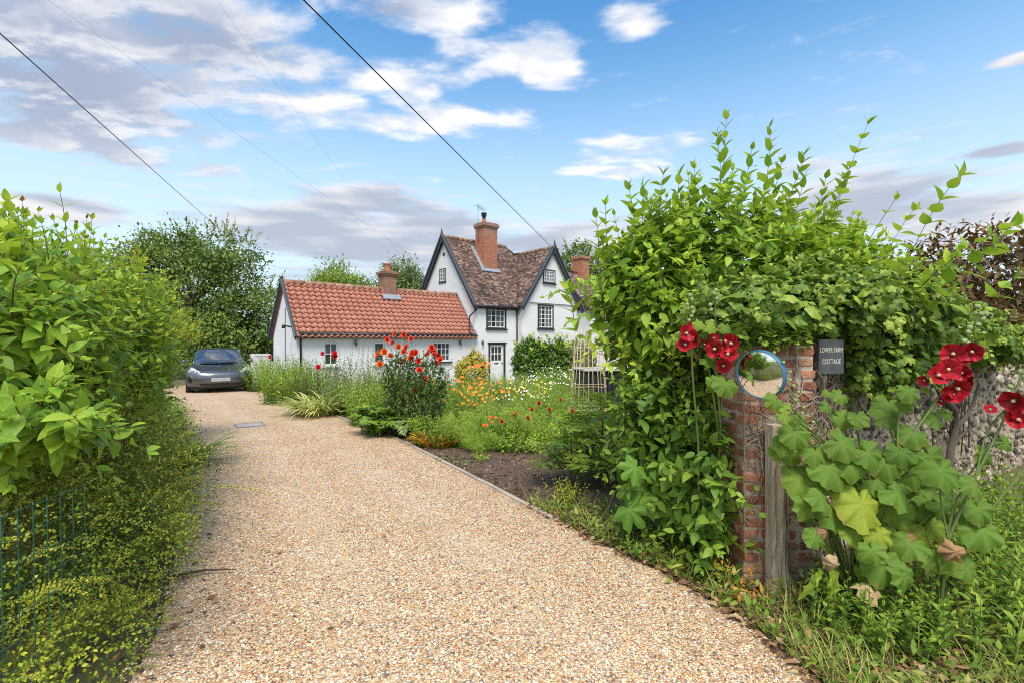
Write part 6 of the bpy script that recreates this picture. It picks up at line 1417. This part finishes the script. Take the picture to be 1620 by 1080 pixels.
def feather(name, label, x, y, w_, h_, n, lm, tint=(.2, .8), size=.09, group=None, cat='plant'):
    o = plant(name, label, cat, x, y, group); fb = FB(); fs = FB(); m_ = max(6, n//130)
    a = rng.uniform(0, 6.28, m_); rr = np.sqrt(rng.random(m_)); tp_ = np.column_stack([w_*.5*rr*np.cos(a), w_*.5*rr*np.sin(a), h_*rng.uniform(.65, 1.05, m_)*(1-.35*rr**2)]); bs = tp_*[.35, .35, 0]
    u = rng.random(n)**.6; i = rng.integers(0, m_, n); P = bs[i]*(1-u[:, None])+tp_[i]*u[:, None]+rng.normal(0, .035*max(1, h_), (n, 3)); D = unit(rv(n)+[0, 0, .6]); fb.scatter(NEEDLE, P, D, rv(n), size*rng.uniform(.5, 1.2, n), rng.uniform(tint[0], tint[1], n)+.15*u)
    uu = np.linspace(0, 1, 4)[None, :, None]; fs.tubes(bs[:, None]*(1-uu)+tp_[:, None]*uu, .003, .0012, 4, rng.random(m_)); fb.build('foliage', lm, o); fs.build('stems', STEM_G, o); return o, tp_
def petals(col, n=8, r=.03, cupz=.2, cen=None, name='flower'):
    fb = FB(); a = np.arange(n)*2*np.pi/n
    fb.scatter(leaf_tpl(.62, [(.3, .7), (.65, 1)], .1, .0), np.zeros((n, 3)), np.column_stack([np.cos(a), np.sin(a), np.full(n, cupz)]), UPZ, r, rng.random(n)); return fb.build(name, col)
def petmat(name, c0, c1): return tintmat(name, ((0, c0), (1, c1)), .6, nvar=.1)
M_ORO = petmat('petal_orange', (.70, .17, .01), (.82, .32, .02)); M_YEL = petmat('petal_yellow', (.70, .45, .03), (.80, .60, .08)); M_WHT = petmat('petal_white', (.70, .70, .66), (.85, .85, .82))
M_ROSE = petmat('petal_rose', (.55, .025, .012), (.86, .12, .05)); M_ROSE2 = petmat('petal_coral', (.75, .12, .03), (.85, .24, .06)); M_RUST = petmat('petal_rust', (.32, .06, .02), (.58, .17, .07)); M_PNK = petmat('petal_pink', (.55, .05, .12), (.72, .15, .22))
def rose(m, name='flower'):
    fb = FB(); tp_ = leaf_tpl(1.05, [(.25, .75), (.6, 1.0), (.88, .75)], .35, -.25)
    for L_, (n, cz, r) in enumerate(((7, .35, .062), (6, .8, .054), (5, 1.6, .044), (4, 3.0, .034))):
        a = np.arange(n)*2*np.pi/n+L_*.5+rng.normal(0, .1, n); D = unit(np.column_stack([np.cos(a), np.sin(a), np.full(n, cz)])); N = unit(np.column_stack([-np.cos(a)*cz, -np.sin(a)*cz, np.ones(n)])); fb.scatter(tp_, D*.006, D, N, r*rng.uniform(.9, 1.1, n), np.clip(rng.normal(.65-.06*L_, .16, n), 0, 1))
    return fb.build(name, m)
def put(src, parent, P, N, S):
    """flowers as parts: copies that share the mesh of src"""
    for i in range(len(P)):
        if src.parent is None and not src.get('u'): o = src; src['u'] = 1
        else: o = src.copy(); COL.objects.link(o)
        o.parent = parent; o.location = Vector(P[i]); q_ = Vector(N[i]).to_track_quat('Z', 'Y'); o.rotation_euler = q_.to_euler(); o.scale = (S[i],)*3
        if 'u' in o and o is not src: del o['u']
def rel_(o, P): return np.asarray(P)-np.array(o.location)
# rose bush
RB = plant('rose_bush', 'tall rose bush with many big orange-red blooms before the low red roofed range', 'rose', -1.72, 8.45)
shrub(RB, [((-1.72, 8.45, .62), (.58, .42, .58)), ((-1.55, 8.4, 1.0), (.50, .38, .42)), ((-1.95, 8.45, 1.05), (.36, .3, .38))], OVATE, L_DARK, STEM_B, .062, 190, 2300, (.22, .45), 8, (.3, .95), .3, 'alt', .5, .6, zmin=.12)
rp = [(395, 60), (475, 68), (315, 110), (545, 103), (370, 143), (425, 178), (502, 183), (475, 222), (235, 250), (295, 225), (590, 235), (560, 238), (440, 318), (345, 260), (540, 290), (745, 200), (760, 232), (700, 250), (805, 262), (825, 298), (780, 330), (670, 362), (625, 400), (670, 480), (575, 590), (250, 345), (615, 305), (740, 186), (720, 215), (765, 248)]
RS1, RS2 = rose(M_ROSE), rose(M_ROSE2); fsx = FB(); Ps = []
for i, (a, b_) in enumerate(rp):
    Y = 8.3+rng.uniform(-.3, .35); p = P3(560+a/6, 520+b_/6, Y); Ps.append(p); big = 1.15 if i in (9, 8, 22, 23, 10, 11, 24, 25, 16, 15) else rng.uniform(.85, 1.15)
    put(RS2 if i in (8, 9, 13, 25, 14, 12, 5) else RS1, RB, [rel_(RB, p)], [unit(np.array([rng.normal(0, .5), -1.0, .7+rng.normal(0, .3)]))], [big])
Ps = np.array(Ps); b0 = np.array([-1.72, 8.45, 0])+rng.normal(0, .12, Ps.shape)*[1, 1, 0]; u = np.linspace(0, 1, 8)[None, :, None]; mid = (b0+Ps)/2+rng.normal(0, .06, Ps.shape)+(Ps-b0)*[-.2, -.2, .1]
C_ = (1-u)**2*b0[:, None]+2*u*(1-u)*mid[:, None]+u**2*(Ps-[0, 0, .02])[:, None]; fsx.tubes(C_-np.array(RB.location), .006, .0028, 5, rng.random(len(Ps)))
fl = FB(); T_ = unit(C_[:, -1]-C_[:, -3]); shoots(fl, None, C_[:, 3], T_, np.linalg.norm(C_[:, -1]-C_[:, 3], axis=1)*.9, 9, OVATE, .055, 0, 60, 'alt', (.2, .7), .2, .002, .1, .5); fl.V = [v-np.array(RB.location) for v in fl.V]
fl.build('upper_leaves', L_DARK, RB); fsx.build('canes', STEM_B, RB)

# pinnate sumac-like clumps
q_ = gp(600, 690); pinnate('fern', 'large arching green fern at the bed edge left of the rose bush', q_[0], q_[1]+.1, 34, 1.15, 26, .19, L_MID, LANCE, 1.7, .8, .50, (.35, .8), cat='fern')
q_ = gp(635, 690); pinnate('fern', 'bluish fern drooping right in front of the rose bush', q_[0]+.1, q_[1]+.1, 28, .95, 22, .17, L_GREY, LANCE, 1.3, .8, .55, (.25, .65), cat='fern')
q_ = gp(655, 690); pinnate('sorbaria', 'low frond-leaved plant spreading over the soil before the rose bush', q_[0], q_[1], 36, .55, 16, .10, L_MID, LANCE, .8, 1.0, .2, (.45, .95), stemh=.25)
q_ = gp(735, 690); pinnate('astilbe', 'frond-leaved plant with bronze tips between rose bush and orange flowers', q_[0], q_[1]+.9, 26, .62, 16, .085, L_MID, LANCE, .9, .9, .4, (.4, .95), stemh=.35)
q_ = gp(905, 775); pinnate('sumac', 'young sumac with long pinnate blue-green leaves at the bed corner', q_[0], q_[1]+.1, 30, .62, 11, .125, L_MID, LANCE, .7, 1.0, .35, (.35, .8), stemh=.7)
q_ = gp(960, 780); pinnate('sumac', 'second sumac sapling nearer the tall shrub, greener leaves', q_[0], q_[1]+.25, 34, .66, 11, .12, L_LIGHT, LANCE, .7, 1.0, .35, (.2, .7), stemh=.85)
leafy('leafy_sapling', 'light green leafy plants between the sumac and the tall shrub', 'plant', gp(965, 760)[0]+.25, gp(965, 760)[1]+.3, .8, .62, 60, OVATE, .07, L_LIGHT, tint=(.3, .9), K=8)
q_ = gp(895, 800); leafy('yellow_spurge', 'low lime yellow plant in front of the sumac', 'plant', q_[0], q_[1], .3, .28, 22, LANCE, .05, L_YEL, tint=(.7, 1), K=6)
# striped grass, bronze blades
q_ = gp(497, 658); blades('striped_grass', 'arching cream-striped grass at the left end of the flower bed', 'grass plant', q_[0], q_[1]+.3, .42, 420, .75, STRAP, L_VAR, (.2, 1), .7)
q_ = gp(530, 655); blades('striped_grass', 'greener striped grass tuft beside the cream-striped grass', 'grass plant', q_[0]+.2, q_[1]+.4, .36, 260, .7, STRAP, L_VAR, (.0, .6), .7)
q_ = gp(692, 708); blades('bronze_leaf_plant', 'orange and bronze strap-leaved clump on the bare soil', 'plant', q_[0], q_[1]+.1, .22, 120, .40, BLADE2, L_AUT, (.2, 1), .75)
q_ = gp(732, 700); blades('crocosmia', 'green and yellow sword-leaved clump right of the bronze clump', 'plant', q_[0], q_[1]+.25, .2, 90, .52, BLADE2, L_YEL, (.3, 1), .55)
q_ = gp(800, 660); blades('iris_leaves', 'upright grey-green sword leaves below the white front door', 'plant', -.15, 15.5, .9, 420, .85, BLADE, L_GREY, (.2, .9), .25)
blades('iris_leaves', 'fresh green spear leaves left of the front door', 'plant', -.75, 16.0, .55, 220, .75, BLADE, L_LIGHT, (.3, .9), .35)
# left end of the bed
q_ = gp(441, 628); leafy('low_shrub', 'low grey-green shrub rounding the left tip of the flower bed', 'shrub', q_[0]+.2, q_[1]+.4, 1.5, .75, 130, LANCE, .08, L_GREY, tint=(.3, .9))
leafy('bushy_plant', 'bushy fresh green plant in the left part of the bed', 'shrub', -6.0, 13.1, 1.5, 1.15, 170, LANCE, .12, L_LIGHT, tint=(.15, .7), K=9)
o = leafy('dark_rose', 'dark-leaved bush with a few scarlet and pink blooms below the leftmost window', 'rose', -4.9, 12.2, 1.3, 1.25, 150, OVATE, .07, L_DARK, STEM_R, tint=(.2, 1), K=10, mode='alt')
RS3 = rose(M_PNK); RS4 = rose(petmat('petal_scarlet', (.5, .01, .02), (.75, .03, .05)))
put(RS3, o, [rel_(o, P3(428, 565, 12.0)+0), rel_(o, P3(511, 560, 12.0)), rel_(o, P3(505, 582, 12.0))], [(0, -1, .5)]*3, [1.0, 1.1, .9]); put(RS4, o, [rel_(o, P3(530, 560, 11.9)), rel_(o, P3(531, 565, 11.9)), rel_(o, P3(504, 581, 11.8))], [(0, -1, .6)]*3, [1.2, 1.1, 1.1])
leafy('gaura', 'airy pale tan-green stems full of tiny buds left of the rose bush', 'plant', -3.3, 11.2, 1.6, 1.3, 170, SMALL, .05, L_WIL, tint=(.3, 1), K=16, mode='alt', sp=.5)
leafy('tall_herb', 'thin upright grey-green spires against the white wall below the slatted window', 'plant', -3.2, 13.2, 1.0, 1.75, 40, SMALL, .07, L_WIL, tint=(.2, .7), K=18, mode='alt', sp=.2)
leafy('tall_herb', 'tall budding stems right of the scarlet blooms against the white wall', 'plant', -4.3, 13.0, 1.0, 1.75, 46, SMALL, .08, L_WIL, tint=(.2, .8), K=18, mode='alt', sp=.25)
leafy('fennel', 'soft yellow-green feathery bush behind the ferns', 'plant', -2.4, 10.2, 1.5, 1.15, 130, LANCE, .07, L_YEL, tint=(.3, .8), K=10)
feather('cosmos_foliage', 'fine golden-green haze of foliage left of the rose bush', -2.7, 11.0, 1.4, 1.1, 2600, L_FEA, (.2, .8))
leafy('side_shrub', 'rounded fresh green shrub by the car in front of the white yard wall', 'shrub', -8.3, 16.6, 1.5, 1.25, 230, LANCE, .10, L_MID, tint=(.25, .8), K=9, sp=.55)
leafy('side_shrub', 'blue-grey shrub before the white gate', 'shrub', -7.3, 16.3, .8, 1.35, 60, OVATE, .09, L_GREY, tint=(.2, .9), K=9)
o, tp_ = feather('nasturtium', 'low patch of salmon flowers on the gravel by the shrub at the bed tip', -7.0, 14.9, 1.0, .35, 700, L_MID, (.3, .9)); PF = petals(M_ROSE2, 6, .055); i = np.arange(min(26, len(tp_)*4)); Pq = np.column_stack([rng.uniform(-.6, .5, 30), rng.uniform(-.3, .3, 30), rng.uniform(.15, .38, 30)]); put(PF, o, Pq, [(rng.normal(0, .4), -.6, .8) for _ in Pq], rng.uniform(.8, 1.4, 30))
# yellow shrub by the door, climber block
o = plant('yellow_shrub', 'rounded shrub with yellow and green leaves left of the front door', 'shrub', -1.45, 17.3)
shrub(o, [((-1.45, 17.3, .55), (.62, .5, .62)), ((-1.3, 17.3, .95), (.35, .3, .4))], OVATE, leafmat('leaf_gold', (.05, .12, .02), (.36, .36, .03), (.66, .55, .06)), STEM_B, .10, 130, 1300, (.25, .45), 6, (.15, .9), .4, zmin=-.3)
o = plant('clipped_climber', 'block of clipped dark leafed climber with lime top right of the front door', 'climber', 1.25, 18.6)
e = [((.75, 18.6, .85), (.75, .6, .95)), ((1.7, 18.7, .75), (.9, .6, 1.0)), ((2.6, 18.8, .6), (.7, .6, 1.05))]
shrub(o, e, OVATE, L_MID, STEM_B, .13, 420, 8000, (.25, .45), 6, (.05, .45), .35, zmin=-.3, sag=.2)
P, N = ell_pts(e, 260, (.9, 1.05), .9, 1.25); fl = FB(); shoots(fl, None, P, unit(N*.5+UPZ*.3+rv(len(P))*.4), .35, 6, OVATE, .12, .3, 60, 'alt', (.5, .95), .2); fl.V = [v-np.array(o.location) for v in fl.V]; fl.build('young_growth', L_YEL, o)
o = plant('bare_climber', 'dry beige tangle of bare twigs right of the clipped climber', 'climber', 2.6, 17.4); fs = FB(); n = 260; b_ = np.column_stack([rng.normal(0, .25, n), rng.normal(0, .2, n), rng.uniform(.3, 1.75, n)]); D = unit(rv(n)+[0, 0, .2]); fs.tubes(b_[:, None]+D[:, None]*np.linspace(0, .45, 5)[None, :, None]+np.cumsum(rng.normal(0, .02, (n, 5, 3)), 1), .006, .003, 4, rng.random(n)); fs.build('twigs', tintmat('dry_twig', ((0, (.28, .20, .13)), (1, (.5, .4, .3)))), o)
# meadow of orange, yellow and white flowers
FG = 'flowering drifts in the middle of the bed'
def drift(name, label, x, y, w_, h_, n, lm, fm, nf, fr, npet=6, tint=(.2, .8), leafs=True, zlo=.75):
    o, tp_ = feather(name, label, x, y, w_, h_, n, lm, tint, .10, FG)
    src = petals(fm, npet, fr); a = rng.uniform(0, 6.28, nf); rr = np.sqrt(rng.random(nf))*w_*.55
    P = np.column_stack([rr*np.cos(a), rr*np.sin(a), h_*rng.uniform(zlo, 1.08, nf)]); put(src, o, P, [(rng.normal(0, .5), -.7, .8) for _ in range(nf)], rng.uniform(.7, 1.25, nf))
    fs = FB(); u = np.linspace(0, 1, 3)[None, :, None]; fs.tubes(P[:, None]*u+(P*[.7, .7, 0])[:, None]*(1-u), .003, .002, 4, .6); fs.build('flower_stalks', STEM_G, o); return o
drift('alstroemeria', 'drift of clear orange flowers right of the rose bush', -.75, 9.6, 1.3, .74, 3600, L_FEA, M_ORO, 64, .034, zlo=.6)
drift('alstroemeria', 'amber orange flowers behind, below the yellow shrub', -.95, 11.4, 1.7, .74, 3600, L_FEA, M_ORO, 64, .036, zlo=.6)
drift('rudbeckia', 'golden yellow flowers in the middle of the bed', .35, 10.2, .9, .82, 2000, L_FEA, M_YEL, 40, .03, zlo=.6)
drift('white_cosmos', 'small white flowers dotted among the yellow ones', .15, 9.3, 1.1, .72, 2200, L_FEA, M_WHT, 34, .018, 8)
drift('white_lace_flower', 'hazy green plants topped by white lace flowers before the clipped climber', 1.15, 12.5, 2.0, .95, 5200, L_FEA, M_WHT, 60, .022, 9)
drift('white_lace_flower', 'white flower heads in soft green foliage left of the cane obelisk', .75, 10.9, 1.3, .85, 4200, L_FEA, M_WHT, 30, .022, 9)
drift('orange_lily', 'one large salmon lily cluster right of the rose bush', -.85, 12.0, 1.4*.4, 1.12, 500, L_MID, M_ROSE2, 6, .07, 6, zlo=.92)
feather('love_in_a_mist', 'bright feathery yellow-green foliage mound in front of the orange flowers', -.35, 8.2, 1.3, .70, 5200, L_FEA, (.4, 1), group=FG)
feather('love_in_a_mist', 'second feathery bright green mound nearer the cane obelisk', .5, 8.0, 1.3, .60, 5000, L_FEA, (.3, .9), group=FG)
feather('love_in_a_mist', 'tall soft green feathery plants behind the rust flowers', .9, 9.4, 1.6, .95, 5600, L_FEA, (.2, .7), group=FG)
feather('love_in_a_mist', 'feathery plants at the back of the bed near the iris leaves', .1, 12.8, 2.2, .95, 5000, L_FEA, (.2, .8), group=FG)
leafy('filler_plant', 'leafy green plants under the orange flowers', 'plant', -1.0, 10.6, 1.8, .75, 240, OVATE, .08, L_MID, tint=(.3, .9))
leafy('filler_plant', 'mid green leafy plants along the back right of the bed', 'plant', 2.0, 13.8, 2.8, .95, 300, OVATE, .09, L_MID, tint=(.3, .9))
leafy('filler_plant', 'leafy plants below the low red range between rose bush and yellow shrub', 'plant', -2.1, 13.6, 2.8, .9, 300, OVATE, .09, L_MID, tint=(.2, .8))
q_ = gp(775, 700); leafy('low_leafy_mound', 'low dark green leafy mound at the front of the bed', 'plant', q_[0], q_[1]+.4, 1.1, .48, 190, OVATE, .07, L_MID, tint=(.25, .8), K=7)
q_ = gp(765, 715); feather('front_mound', 'small bright green feathery mound spilling on the soil', q_[0], q_[1], .6, .30, 2200, L_FEA, (.2, .6))
q_ = gp(850, 690); o = leafy('zinnia', 'leafy green plants with rust red flower heads in front of the cane obelisk', 'plant', q_[0]-.05, q_[1]+.35, 1.35, .58, 210, OVATE, .07, L_LIGHT, tint=(.15, .7), K=7)
ZF = rose(M_RUST); zp = [(575, 685), (548, 708), (895, 650), (730, 650), (798, 590), (1000, 560), (445, 763), (1115, 665), (690, 730)]
put(ZF, o, [rel_(o, P3(720+a/6, 540+b_/6, 7.7+rng.uniform(-.3, .3))) for a, b_ in zp], [(rng.normal(0, .3), -.8, .8) for _ in zp], [.75]*len(zp))
q_ = gp(772, 700); o = leafy('geum', 'small scarlet orange flowers over leafy stems near the bed front', 'plant', q_[0]+.1, q_[1]+.5, .5, .42, 40, OVATE, .05, L_MID, tint=(.3, .8))
GF = petals(petmat('petal_vermilion', (.6, .05, .01), (.78, .12, .02)), 6, .026); gpz = [(333, 713), (383, 718), (347, 760), (270, 790), (300, 790)]; put(GF, o, [rel_(o, P3(720+a/6, 540+b_/6, 7.5)) for a, b_ in gpz], [(0, -.8, .8)]*5, [1.2]*5)
leafy('dark_leaf_plant', 'darker leafy clump at the foot of the cane obelisk', 'plant', gp(880, 690)[0]+.1, gp(880, 690)[1]+.5, .7, .65, 70, OVATE, .07, L_MID, tint=(.2, .7))
q_ = gp(845, 715); leafy('seedling', 'single pale seedling standing alone on the bare soil', 'plant', q_[0], q_[1]-.1, .05, .32, 4, LANCE, .10, L_LIGHT, tint=(.5, .9), K=5)
leafy('filler_plant', 'soft green leafy growth around the cane obelisk base', 'plant', 1.6, 8.6, 1.8, .62, 220, OVATE, .07, L_LIGHT, tint=(.15, .75))
leafy('filler_plant', 'pale green growth between the obelisk and the tall shrub', 'plant', 1.4, 6.9, 1.7, .60, 220, OVATE, .07, L_LIGHT, tint=(.2, .85))
feather('fennel_fronds', 'yellow-green feathery growth behind the bronze strap-leaved clump', -.75, 7.6, .9, .6, 3000, L_FEA, (.3, .9))
leafy('filler_plant', 'low leafy plants between the frond-leaved clumps and rose bush', 'plant', -1.1, 7.9, 1.1, .5, 170, OVATE, .06, L_MID, tint=(.3, .9))
leafy('filler_plant', 'dense weeds behind the striped grass clumps', 'plant', -3.9, 11.9, 1.8, .95, 260, LANCE, .08, L_MID, tint=(.25, .9), K=9)
leafy('filler_plant', 'fresh leafy growth behind the green fern', 'plant', -2.6, 9.7, 1.3, .9, 200, LANCE, .08, L_LIGHT, tint=(.2, .8), K=9)
q_ = gp(820, 712); leafy('filler_plant', 'bright low leafy plants edging the bare soil before the rust flowers', 'plant', q_[0], q_[1]+.2, 1.0, .34, 130, OVATE, .06, L_LIGHT, tint=(.1, .7), K=6, sp=.6)
q_ = gp(735, 712); feather('front_mound', 'feathery green mound right of the bronze strap leaves', q_[0], q_[1]+.1, .6, .36, 1800, L_FEA, (.2, .7))
# daisies at the kerb
DS = petals(M_WHT, 10, .018); q_ = gp(562, 690); o = leafy('daisy_clump', 'small white daisies on low foliage by the kerb under the fern', 'plant', q_[0]+.3, q_[1]+.3, .7, .22, 60, SMALL, .035, L_GREY, tint=(.1, .6)); n = 28; put(DS, o, np.column_stack([rng.uniform(-.35, .6, n), rng.uniform(-.25, .25, n), rng.uniform(.12, .34, n)]), [(rng.normal(0, .3), -.5, 1) for _ in range(n)], rng.uniform(.7, 1.3, n))
q_ = gp(785, 735)
for a, b_, lb in ((800, 712, 'tiny green seedling tuft on the soil at the kerb'), (668, 705, 'low green tuft below the bronze clump'), (760, 728, 'little yellowish seedling on bare soil')):
    q_ = gp(a, b_); leafy('soil_seedling', lb, 'plant', q_[0], q_[1], .22, .12, 14, OVATE, .04, L_LIGHT, tint=(.3, .9), K=4, sp=.9)
# feather weeds along the kerb (uncountable)
fl = FB(); n = 1500; i = rng.integers(24, 50, n); tn = unit(np.gradient(EE, axis=0)); nr = np.stack([tn[:, 1], -tn[:, 0]], 1); P = np.column_stack([EE[i]+nr[i]*np.abs(rng.normal(.06, .10, n))[:, None]+rng.normal(0, .06, (n, 2)), np.abs(rng.normal(.02, .02, n))])
k = (np.sin(P[:, 1]*3.1)+rng.normal(0, .5, n)) > .55; P = P[k]; fill(fl, OVATE, P, np.tile([0, -.3, .9], (len(P), 1)), .03, (.2, .8), .4, 0, .9, .7); tag(fl.build('kerb_weeds', L_MID), 'sparse small weeds along the kerb', 'weeds', kind='stuff')
fb = FB()
for px, py in ((500, 960), (820, 965), (530, 998), (690, 935), (440, 880), (372, 772), (610, 850)):
    q_ = gp(px, py); fb = FB(); fb.scatter(SMALL, [[0, 0, .0]], rv(1)*[1, 1, .1], UPZ+rv(1)*.3, rng.uniform(.03, .06), rng.uniform(.4, .8)); o = fb.build('fallen_leaf', L_DRY); o.location = (q_[0], q_[1], .024); tag(o, 'single dry brown leaf lying on the open gravel', 'leaf', 'dry leaves scattered on the gravel')
